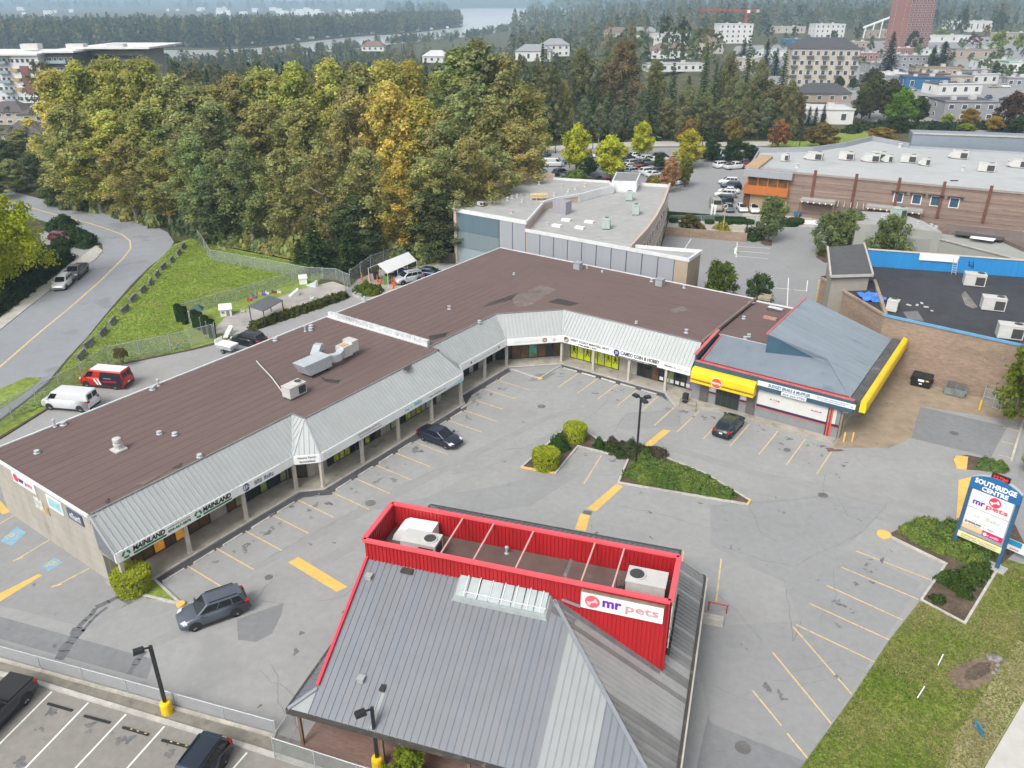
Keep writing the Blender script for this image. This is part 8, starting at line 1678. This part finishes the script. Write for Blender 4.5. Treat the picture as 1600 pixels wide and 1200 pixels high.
f2 = sface(.06,.94,3.2,4.18,M_FACE);lettering('Lag',p0+X*(Ls*.27)+N*.2+Zv*3.7,X,Zv,Ls*.2,.34,mat('faded_green',(.55,.66,.58),.5,.05,1),f2,bold=0);lettering('n',p0+X*(Ls*.47)+N*.2+Zv*3.62,X,Zv,Ls*.05,.16,MATS['faded_green'],f2,bold=0);lettering('Baby',p0+X*(Ls*.66)+N*.2+Zv*3.68,X,Zv,Ls*.3,.4,mat('faded_olive',(.45,.5,.4),.5,.05,1),f2,bold=0)
f3 = sface(.06,.5,2.75,3.16,M_FACE);lettering('MAINLAND',p0+X*(Ls*.31)+N*.2+Zv*3.0,X,Zv,Ls*.28,.16,M_BLACK,f3);scrawl(p0+X*(Ls*.31)+N*.2+Zv*2.84,X,Zv,Ls*.26,.06,M_GREYL,f3);disc(p0+X*(Ls*.12)+N*.2+Zv*2.97,X,Zv,.11,M_GREYL,f3)
f4 = sface(.51,.94,2.75,3.16,M_FACE);scrawl(p0+X*(Ls*.65)+N*.2+Zv*2.98,X,Zv,Ls*.12,.1,M_BLACK,f4);f5 = sface(.06,.5,2.35,2.72,mat('peach_face',(.72,.5,.28),.5,.05,1));f6 = sface(.51,.94,2.3,2.72,flat('magenta_face',(.6,.015,.14)));scrawl(p0+X*(Ls*.76)+N*.2+Zv*2.5,X,Zv,Ls*.26,.16,M_LET,f6,shear=.3);disc(p0+X*(Ls*.57)+N*.2+Zv*2.5,X,Zv,.13,M_LET,f6)
f7 = sface(.02,.98,1.45,1.95,mat('pale_yellow_face',(.75,.68,.36),.5,.04,1));scrawl(p0+X*(Ls*.5)+N*.2+Zv*1.78,X,Zv,Ls*.8,.1,M_GREYL,f7);scrawl(p0+X*(Ls*.48)+N*.2+Zv*1.6,X,Zv,Ls*.76,.1,M_GREYL,f7)
c = G(1592,876);sg = thing('yard_sign','low white and blue notice board behind the pylon sign','sign',c);obj('board',MB().prism([c-X*1.0,c+X*1.0,c+X*1.0+N*.05,c-X*1.0+N*.05],.6,1.5),M_FACE,sg);obj('blue_panel',MB().prism([c-X*1.0+N*.05,c-X*.1+N*.05,c-X*.1+N*.07,c-X*1.0+N*.07],1.05,1.5),flat('cyan_panel',(.02,.25,.45)),sg);scr = obj('post',MB().box(c-X*.8,.08,.08,.6),M_FRAME,sg);obj('post',MB().box(c+X*.8,.08,.08,.6),M_FRAME,sg)
scrawl(c-X*.55+N*.06+Zv*.82,X,Zv,.7,.2,flat('magenta_print',(.4,.02,.2)),sg);scrawl(c+X*.5+N*.06+Zv*1.0,X,Zv,.7,.08,M_GREYL,sg)
c = G(1527,1146,.05);sg = thing('election_sign','small blue and white lawn sign near the street walk','sign',c);dd = (G(1531,1149)-G(1518,1130)).normalized();nn = Vector((-dd.y,dd.x,0));obj('board',MB().prism([c-dd*.42,c+dd*.42,c+dd*.42+nn*.03,c-dd*.42+nn*.03],.25,.7),mat('sign_teal_print',(.08,.25,.34),.5,.5,4),sg);obj('wire_leg',MB().box(c-dd*.3,.02,.02,.3),M_RAIL,sg);obj('wire_leg',MB().box(c+dd*.3,.02,.02,.3),M_RAIL,sg)
for p,q in (((1465,1041),(1472,1028)),((1433,1092),(1443,1078))):a,b_ = G(*p),G(*q);tag(obj('marker_stake',MB().bar(a+Zv*.08,b_+Zv*.3,.06,.04),M_SIGNW),'white stake lying in the roadside grass','stake','white stakes in the grass')
rk = [(1548,1030),(1553,1027),(1557,1033),(1559,1040),(1557,1047),(1552,1052),(1544,1026),(1560,1030)]
for p in rk:
    c = G(*p,.06);b = MB();r = random.uniform(.12,.26);b.lathe(c,[(r,0),(r*1.05,r*.4),(r*.7,r*.8),(r*.2,r*.95)],7);tag(obj('rock',b,mat('rubble_rock',(.22,.2,.19),.9,.4,5)),'grey rock on the rim of the dug earth','rock','rocks round the dug earth')
# dumpsters
def dumpster(c,ang,L,D,H,m,lid,label):
    t = thing('dumpster',label,'dumpster',c,ang);b = MB();b.hexa([(-L/2,-D*.42,.1),(L/2,-D*.42,.1),(L/2,D/2,.1),(-L/2,D/2,.1)],[(-L/2-.06,-D/2,H*.85),(L/2+.06,-D/2,H*.85),(L/2+.06,D/2,H),(-L/2-.06,D/2,H)]);obj('bin_body',b,m,t,local=True)
    for s in (-1,1):obj('lid',MB().hexa([(s*L/4-L/4+.03,-D/2-.04,H*.85+.01),(s*L/4+L/4-.03,-D/2-.04,H*.85+.01),(s*L/4+L/4-.03,D/2,H+.01),(s*L/4-L/4+.03,D/2,H+.01)],[(s*L/4-L/4+.03,-D/2-.04,H*.85+.07),(s*L/4+L/4-.03,-D/2-.04,H*.85+.07),(s*L/4+L/4-.03,D/2,H+.07),(s*L/4-L/4+.03,D/2,H+.07)]),lid,t,local=True)
    for s in (-1,1):obj('fork_pocket',MB().box((s*(L/2+.1),0,H*.5),.12,D*.8,.16),m,t,local=True)
    return t
dm = dumpster(G(1438,603),ANG,1.9,1.2,1.35,mat('dumpster_black',(.018,.018,.02),.6,.2,3),M_TRIM,'black dumpster with pale stickers under the stone wall');obj('sticker',MB().box((0,-.6,.75),.6,.03,.25),M_SIGNW,dm,local=True);obj('sticker',MB().box((.6,-.6,.85),.3,.03,.16),M_YEL,dm,local=True);obj('sticker',MB().box((0,-.56,.4),.3,.03,.14),M_SIGNW,dm,local=True)
dumpster(G(1491,617),ANG,1.9,1.2,1.15,mat('dumpster_grey',(.2,.24,.24),.6,.3,2,spots=[(3,.6,(.14,.08,.06),.08)]),mat('lid_brown',(.11,.1,.1),.7,.2,3),'grey-green rusty dumpster with brown lids under the stone wall')
dumpster(G(1490,345),-.45,2.0,1.3,1.3,MATS['dumpster_black'],M_TRIM,'black dumpster with white label against the brick store');dumpster(G(1547,350),-.45,1.8,1.3,1.4,MATS['dumpster_black'],M_TRIM,'second black dumpster further along the brick store')
for k,p in enumerate(((1490,342),(1547,347))):obj('sticker',MB().box(G(*p)+Vector((0,-.9,.6)),.6,.03,.3,-.45),M_SIGNW,[o for o in COL.objects if o.name.startswith('dumpster')][2+k])
# gas meter cage
cg = thing('meter_cage','galvanised cage round gas meters at the alley end','cage',G(1565,640));cq = [G(1533,632),G(1584,648),G(1592,622),G(1545,606)]
for i in range(4):
    a,b_ = cq[i],cq[(i+1) % 4];n = 3 if i % 2 == 0 else 2
    for k in range(n):c = a.lerp(b_,k/n);obj('cage_post',MB().tube(c,c+Zv*1.9,.04,n=6),M_RAIL,cg)
    for z in (.1,1.0,1.9):obj('cage_rail',MB().tube(a+Zv*z,b_+Zv*z,.03,n=6),M_RAIL,cg)
    d = (b_-a).normalized();nn = Vector((-d.y,d.x,0))*.01;obj('mesh_panel',MB().prism([a-nn,b_-nn,b_+nn,a+nn],.1,1.9),M_CHAIN,cg)
for k in range(3):c = cq[0].lerp(cq[1],.2+.3*k).lerp(cq[2],.3);tag(obj('gas_meter',MB().box(c,.35,.3,.5).tube(c+Zv*.5,c+Zv*1.2,.05,n=6).lathe(c+Zv*.7,[(.16,0),(.2,.12),(.16,.25)],10),mat('meter_grey',(.3,.31,.32),.5,.2,4)),'grey gas meter with riser inside the galvanised cage','gas meter','gas meters in the cage')
for p in ((1530,640),(1579,650)):c = G(*p);tag(obj('bollard',MB().tube(c,c+Zv*1.0,.1,n=10).lathe(c+Zv*1.0,[(.1,0),(.06,.06),(.01,.08)],10),mat('bollard_yellow',(.75,.48,.02),.6,.08,2)),'yellow steel bollard guarding the gas meter cage','bollard','bollards at the meter cage')
# white carport tent and its clutter
q = [G(577,440),G(607,449),G(652,428),G(628,420)];tn = thing('carport_tent','white fabric carport tent at the edge of the yard','tent',sum(q,Vector())/4);M_TENT = mat('tent_fabric',(.62,.63,.62),.7,.05,1)
lo,hi = 2.1,3.1;r0,r1 = (q[0]+q[1])/2,(q[2]+q[3])/2
obj('roof_fabric',MB().slab([q[1]+Zv*lo,q[2]+Zv*lo,r1+Zv*hi,r0+Zv*hi],.04),M_TENT,tn);obj('roof_fabric',MB().slab([q[0]+Zv*lo,q[3]+Zv*lo,r1+Zv*hi,r0+Zv*hi],.04),M_TENT,tn)
for s,e in ((q[0],q[3]),(q[1],q[2])):
    for k in range(4):c = s.lerp(e,k/3);obj('pole',MB().tube(c,c+Zv*lo,.04,n=6),M_SIGNW,tn)
c = G(625,432);tag(obj('tarp_stack',MB().box(c,1.6,1.0,.9,.3).box(c+Zv*.9,1.0,.8,.4,.8),mat('blue_cover',(.05,.12,.25),.7,.3,3)),'blue covered goods stacked under the white tent','goods');c = G(640,430);tag(obj('tarp_stack',MB().box(c,1.4,.8,.8,.2).box(c+Zv*.8,.7,.6,.3,.7),mat('orange_cover',(.4,.14,.04),.7,.3,3)),'orange goods stacked at the back of the white tent','goods');c = G(612,436);tag(obj('work_table',MB().box(c+Zv*.75,2.0,.8,.06,.4).box(c+Vector((-.7,-.2,0)),.08,.5,.75).box(c+Vector((.7,.2,0)),.08,.5,.75),M_FRAME),'dark work table standing under the white tent','table')
CN = MB().lathe((0,0,0),[(.2,0),(.2,.03),(.13,.04),(.05,.9),(.03,.95)],12).mesh('traffic_cone',mat('cone_orange',(.62,.12,.03),.5,.15,4))
for p in ((578,438),(590,441),(596,444),(615,452),(617,447),(566,438),(595,452),(613,444)):o = inst('traffic_cone',CN,G(*p),0,(1.1,1.1,1.25));tag(o,'orange traffic delineator cone in the yard by the white tent','traffic cone','orange cones by the tent')
for p,m,lb in (((604,444),mat('bin_green',(.12,.26,.06),.6,.2,3),'green wheeled bin between the orange cones'),((588,436),M_TRIM,'black bin at the mouth of the white tent')):c = G(*p);tag(obj('wheelie_bin',MB().hexa([c+Vector((x,y,0)) for x,y in ((-.3,-.3),(.3,-.3),(.3,.3),(-.3,.3))],[c+Vector((x,y,1)) for x,y in ((-.38,-.38),(.38,-.38),(.38,.38),(-.38,.38))]).box(c+Zv*1.0,.84,.8,.08),m),lb,'bin')
b = MB();Q = GP([(552,462),(562,450),(584,445),(597,452),(592,464),(570,470)])
for i in range(6):b.bar(Q[i]+Zv*.12,Q[(i+1) % 6]+Zv*.12,.2,.24)
tag(obj('garden_bed_edge',b,M_KERB),'kidney shaped stone edging round the yard garden bed','edging')
# play yard things
c = G(354,492);ph = thing('playhouse','small white plastic playhouse on the lawn side of the yard','playhouse',c,.3);obj('walls',MB().box((0,0,0),1.4,1.3,1.0),M_SIGNW,ph,local=True);obj('roof',MB().hexa([(-.85,-.8,1.0),(.85,-.8,1.0),(.85,.8,1.0),(-.85,.8,1.0)],[(-.8,-.05,1.6),(.8,-.05,1.6),(.8,.05,1.6),(-.8,.05,1.6)]),M_SIGNW,ph,local=True);obj('door',MB().box((.25,-.66,.05),.4,.03,.75),M_GREYL,ph,local=True);obj('window',MB().box((-.35,-.66,.45),.35,.03,.3),M_GREYL,ph,local=True)
c = G(312,500);ph = thing('playhouse','dark green roofed play tower behind the columnar cedars','playhouse',c,.2);obj('frame',MB().box((0,0,0),1.0,1.0,1.5),M_SIGNW,ph,local=True);obj('roof',MB().hexa([(-.7,-.7,1.5),(.7,-.7,1.5),(.7,.7,1.5),(-.7,.7,1.5)],[(-.2,-.2,2.1),(.2,-.2,2.1),(.2,.2,2.1),(-.2,.2,2.1)]),mat('dark_teal_roof',(.03,.08,.08),.6,.2,3),ph,local=True)
q = [G(391,494,2.2),G(415,489,2.2),G(443,473,2.2),G(420,468,2.2)];q = [G(393,503),G(415,511),G(444,494),G(424,487)];gz = thing('shade_canopy','flat grey shade canopy on four black posts in the play yard','canopy',sum(q,Vector())/4);obj('canopy_top',MB().prism([p.lerp(sum(q,Vector())/4,-.06) for p in q],2.15,2.25),mat('canopy_grey',(.1,.11,.12),.7,.1,2),gz)
for p in q:obj('post',MB().box(p,.1,.1,2.15),M_FRAME,gz)
TOY = [((407,460),'yellow',(.6,.4,.02)),((412,461),'blue',(.08,.12,.5)),((418,460),'white',(.6,.6,.6)),((428,458),'brown',(.14,.06,.04)),((398,466),'purple',(.2,.08,.35)),((437,458),'cream',(.6,.55,.45)),((390,470),'red',(.4,.05,.05)),((445,484),'bright yellow',(.7,.5,.05)),((380,488),'pale',(.5,.47,.42)),((488,467),'pale mint',(.5,.58,.52))]
for p,cn,col in TOY:
    c = G(*p);b = MB();b.hexa([c+Vector((x,y,.08)) for x,y in ((-.3,-.18),(.3,-.18),(.3,.18),(-.3,.18))],[c+Vector((x,y,.3)) for x,y in ((-.28,-.16),(.24,-.16),(.24,.16),(-.28,.16))]);b.box(c+Vector((-.16,0,.3)),.12,.3,.2);
    for s in (-1,1):
        for u in (-.2,.2):b.tube(c+Vector((u,s*.19,.1)),c+Vector((u,s*.24,.1)),.1,n=10)
    tag(obj('ride_on_toy',b,flat('toy_'+cn.replace(' ','_'),col)),f'{cn} plastic ride-on toy in the play yard','toy')
for p,q_,lb,col in (((480,446),(500,449),'white and blue slide by the yard end fence',(.5,.56,.6)),((452,464),(466,461),'small white toy slide in the middle of the play yard',(.55,.55,.56)),((402,508),(430,498),'pale green sandbox tray under the shade canopy',(.5,.58,.5)),((352,528),(372,512),'tall white toddler slide near the black SUV',(.62,.62,.62))):
    a,b_ = G(*p),G(*q_);d = (b_-a).normalized();b_ = a+d*min(1.7,(b_-a).length);n = Vector((-d.y,d.x,0));sl = thing('toy_slide',lb,'slide',(a+b_)/2);obj('chute',MB().hexa([a-n*.3,b_-n*.3,b_+n*.3,a+n*.3],[a-n*.3+Zv*.12,b_-n*.3+Zv*(.9 if 'tray' not in lb else .15),b_+n*.3+Zv*(.9 if 'tray' not in lb else .15),a+n*.3+Zv*.12]),flat('slide_'+str(len(lb)),col),sl)
    if 'tray' not in lb:obj('ladder',MB().box(b_,.5,.1,1.0,atan2(n.y,n.x)),M_SIGNW,sl)
c = G(474,443);ph = thing('playhouse','white plastic cottage at the far corner of the play yard','playhouse',c,.3);obj('walls',MB().box((0,0,0),1.1,1.0,.9),M_SIGNW,ph,local=True);obj('roof',MB().hexa([(-.65,-.6,.9),(.65,-.6,.9),(.65,.6,.9),(-.65,.6,.9)],[(-.6,-.05,1.4),(.6,-.05,1.4),(.6,.05,1.4),(-.6,.05,1.4)]),mat('pale_roof',(.55,.55,.5),.6,.1,2),ph,local=True)
# blue scissor lift by the store
c = G(1249,338);lf = thing('boom_lift','bright blue boom lift parked by the brick store','lift',c,.3);M_LB = mat('lift_blue',(.02,.16,.38),.5,.1,2);obj('chassis',MB().box((0,0,.3),2.4,1.6,.7),M_LB,lf,local=True);obj('mast',MB().bar((0,0,1.0),(.3,0,5.2),.5,.6),M_LB,lf,local=True);obj('basket',MB().box((.4,0,5.2),1.9,1.0,.9),M_LB,lf,local=True);obj('jib',MB().bar((.3,0,5),(.2,0,7.2),.35,.4),M_LB,lf,local=True)
for u in (-.8,.8):
    for s in (-1,1):obj('wheel',MB().tube((u,s*.65,.35),(u,s*.9,.35),.35,n=12),M_TYRE,lf,local=True)
tag(obj('bench_pad',MB().box(G(1262,350),3.4,1.4,.35,-.1).box(G(1262,349)+Zv*.35,3.0,1.0,.12,-.1),M_SIGNW),'low white slab beside the hedge blocks and drive','slab')
for p,hgt in (((1110,345),3.2),((1115,345),3.0)):c = G(*p);tag(obj('feather_banner',MB().hexa([c+Vector((-.05,0,0)),c+Vector((.05,0,0)),c+Vector((.05,.05,0)),c+Vector((-.05,.05,0))],[c+Vector((-.2,0,hgt)),c+Vector((.35,0,hgt)),c+Vector((.35,.05,hgt)),c+Vector((-.2,.05,hgt))]),M_SIGNW),'white feather banner at the hedge below the beige van','banner','feather banners')
c = G(1129,364);t = thing('hoop_sign','round hoop sign on a thin pole in the yellow shrub','sign',c);obj('pole',MB().tube(c,c+Zv*4.4,.07,n=6),mat('pole_tan',(.45,.38,.25),.7,.1,2),t);b = MB()
for k in range(14):u,v = 2*pi*k/14,2*pi*(k+1)/14;b.bar(c+Vector((.38*cos(u),0,4.75+.38*sin(u))),c+Vector((.38*cos(v),0,4.75+.38*sin(v))),.14,.1)
obj('hoop',b,mat('hoop_white',(.62,.55,.45),.6,.1,2),t)
# stall lines of the back lot
bl_ = [o for o in COL.objects if o.name == 'back_parking_lot'][0]
for p,q_ in (((1152,378),(1150,402)),((1152,385),(1204,388)),((1150,392),(1202,396)),((1150,400),(1200,404)),((1205,432),(1202,470)),((1232,434),(1230,478)),((1262,438),(1260,455)),((1202,449),(1235,452)),((1240,453),(1262,455)),((1080,373),(1070,388))):line(bl_,G(*p),G(*q_),.12,M_WHITE_LINE,.009)
c = G(1149,396);tag(obj('white_bollard',MB().lathe(c,[(.22,0),(.22,.8),(.15,.95)],10),M_SIGNW),'white bollard at the corner of the painted back lot stalls','bollard')
for p in ((1275,470),(1278,452)):c = G(*p);tag(obj('bollard',MB().tube(c,c+Zv*1.3,.1,n=8).lathe(c+Zv*1.3,[(.1,0),(.03,.06)],8),mat('bollard_ochre',(.55,.36,.1),.7,.1,2)),'ochre bollard against the dark roofed building in the back lot','bollard','ochre bollards in the back lot')
# kerb along the back lane and the alley
b = MB();K = GP([(-60,722),(0,686),(77,638),(131,604),(176,572),(300,547),(340,537)])
for i in range(6):b.bar(K[i]+Zv*.06,K[i+1]+Zv*.06,.18,.14)
struct('back_lane_kerb',b,mat('dark_kerb',(.1,.08,.065),.9,.3,3));b = MB();K = GP([(1605,640),(1592,680),(1580,720)]);b.bar(K[0]+Zv*.08,K[1]+Zv*.08,.2,.18);b.bar(K[1]+Zv*.08,K[2]+Zv*.08,.2,.18);struct('alley_kerb',b,M_KERB)
for a,b0 in ((26.4,17.68),(58,0)):pass
b = MB();c = PW(21.4,17.1);b.box(c,1.9,.5,.55,PANG);b.box(c+Zv*.55,1.6,.1,.12,PANG);tag(obj('ramp_wall',b,M_CONC),'pale concrete ramp end beside the pet shop eave','ramp');tag(obj('handrail',MB().tube(PW(21.2,18.3,.7),PW(22.6,18.3,.7),.05,n=6).tube(PW(21.3,18.3,0),PW(21.3,18.3,.7),.04,n=6).tube(PW(22.5,18.3,0),PW(22.5,18.3,.7),.04,n=6),M_RED),'short red handrail beside the pet shop eave','handrail')
# ================================================================ the air
hz = bpy.data.materials.new('haze');hz.use_nodes = True;n = hz.node_tree.nodes
for k in list(n):n.remove(k)
o_ = n.new('ShaderNodeOutputMaterial');pv = n.new('ShaderNodeVolumePrincipled');pv.inputs['Color'].default_value = (.60,.82,1,1);pv.inputs['Density'].default_value = .00023;pv.inputs['Anisotropy'].default_value = .0
hz.node_tree.links.new(pv.outputs[0],o_.inputs['Volume'])
hb = MB();hb.box((0,5700,-42),24000,13200,190);tag(obj('haze',hb,hz),'pale blue distance haze',None,None,'stuff')
# ================================================================ grass tufts
e0,e1 = G(1600,1096),G(1530,1215);en = Vector(((e1-e0).y,-(e1-e0).x,0)).normalized()
if en.x > 0:en = -en
def tufts(name,P,n,s,z,cols,label):
    global RNG;RNG = np.random.default_rng(len(label));Q = [(p.x,p.y) for p in GP(P)];x0,x1 = min(q[0] for q in Q),max(q[0] for q in Q);y0,y1 = min(q[1] for q in Q),max(q[1] for q in Q)
    X_,Y_ = RNG.uniform(x0,x1,n),RNG.uniform(y0,y1,n);hole = [(p.x,p.y) for p in GP([(1480,1053),(1494,1042),(1520,1031),(1552,1025),(1560,1036),(1552,1060),(1530,1075),(1505,1079),(1488,1071)])];ok = np.array([inpoly(a,b,Q) and (random.random() < .06 or not inpoly(a,b,hole)) for a,b in zip(X_,Y_)]);X_,Y_ = X_[ok],Y_[ok];m_ = len(X_)
    f = np.sin(X_*.9+np.sin(Y_*.7)*1.3)+np.sin(Y_*1.1+X_*.3)+RNG.normal(0,.8,m_);dry = np.clip(1-((X_-e0.x)*en.x+(Y_-e0.y)*en.y)/7.5,-.3,1.1)*2.6;k = RNG.random(m_) < 1/(1+np.exp(-(f*1.1+.9)*1.4+dry));c0,c1 = np.array(cols[0]),np.array(cols[1])
    T = np.where(k[:,None],c0,c1)*(.65+.7*RNG.random((m_,1)));N = np.stack([RNG.normal(size=m_),RNG.normal(size=m_),RNG.normal(0,.5,m_)+1.5],1)
    me = quads_mesh(name,np.stack([X_,Y_,z+s*.25*RNG.random(m_)],1),N,s*(.5+RNG.random(m_)),T,M_LEAFV,1.8);o = bpy.data.objects.new(name,me);COL.objects.link(o);tag(o,label,None,None,'stuff')
tufts('grass_tufts',[(1510,978),(1440,940),(1389,1003),(1331,1092),(1262,1188),(1180,1300),(1500,1300),(1528,1210),(1598,1094),(1660,1030),(1660,900),(1566,890)],130000,.075,.055,((.16,.25,.035),(.29,.27,.11)),'short patchy grass beside the street walk')
tufts('lawn_tufts',[(0,662),(78,602),(108,564),(172,489),(234,422),(272,384),(300,374),(340,386),(480,414),(470,434),(400,460),(278,497),(300,545),(176,570),(77,633)],70000,.13,.025,((.22,.32,.045),(.31,.36,.08)),'rough green grass of the lawn behind the barriers')
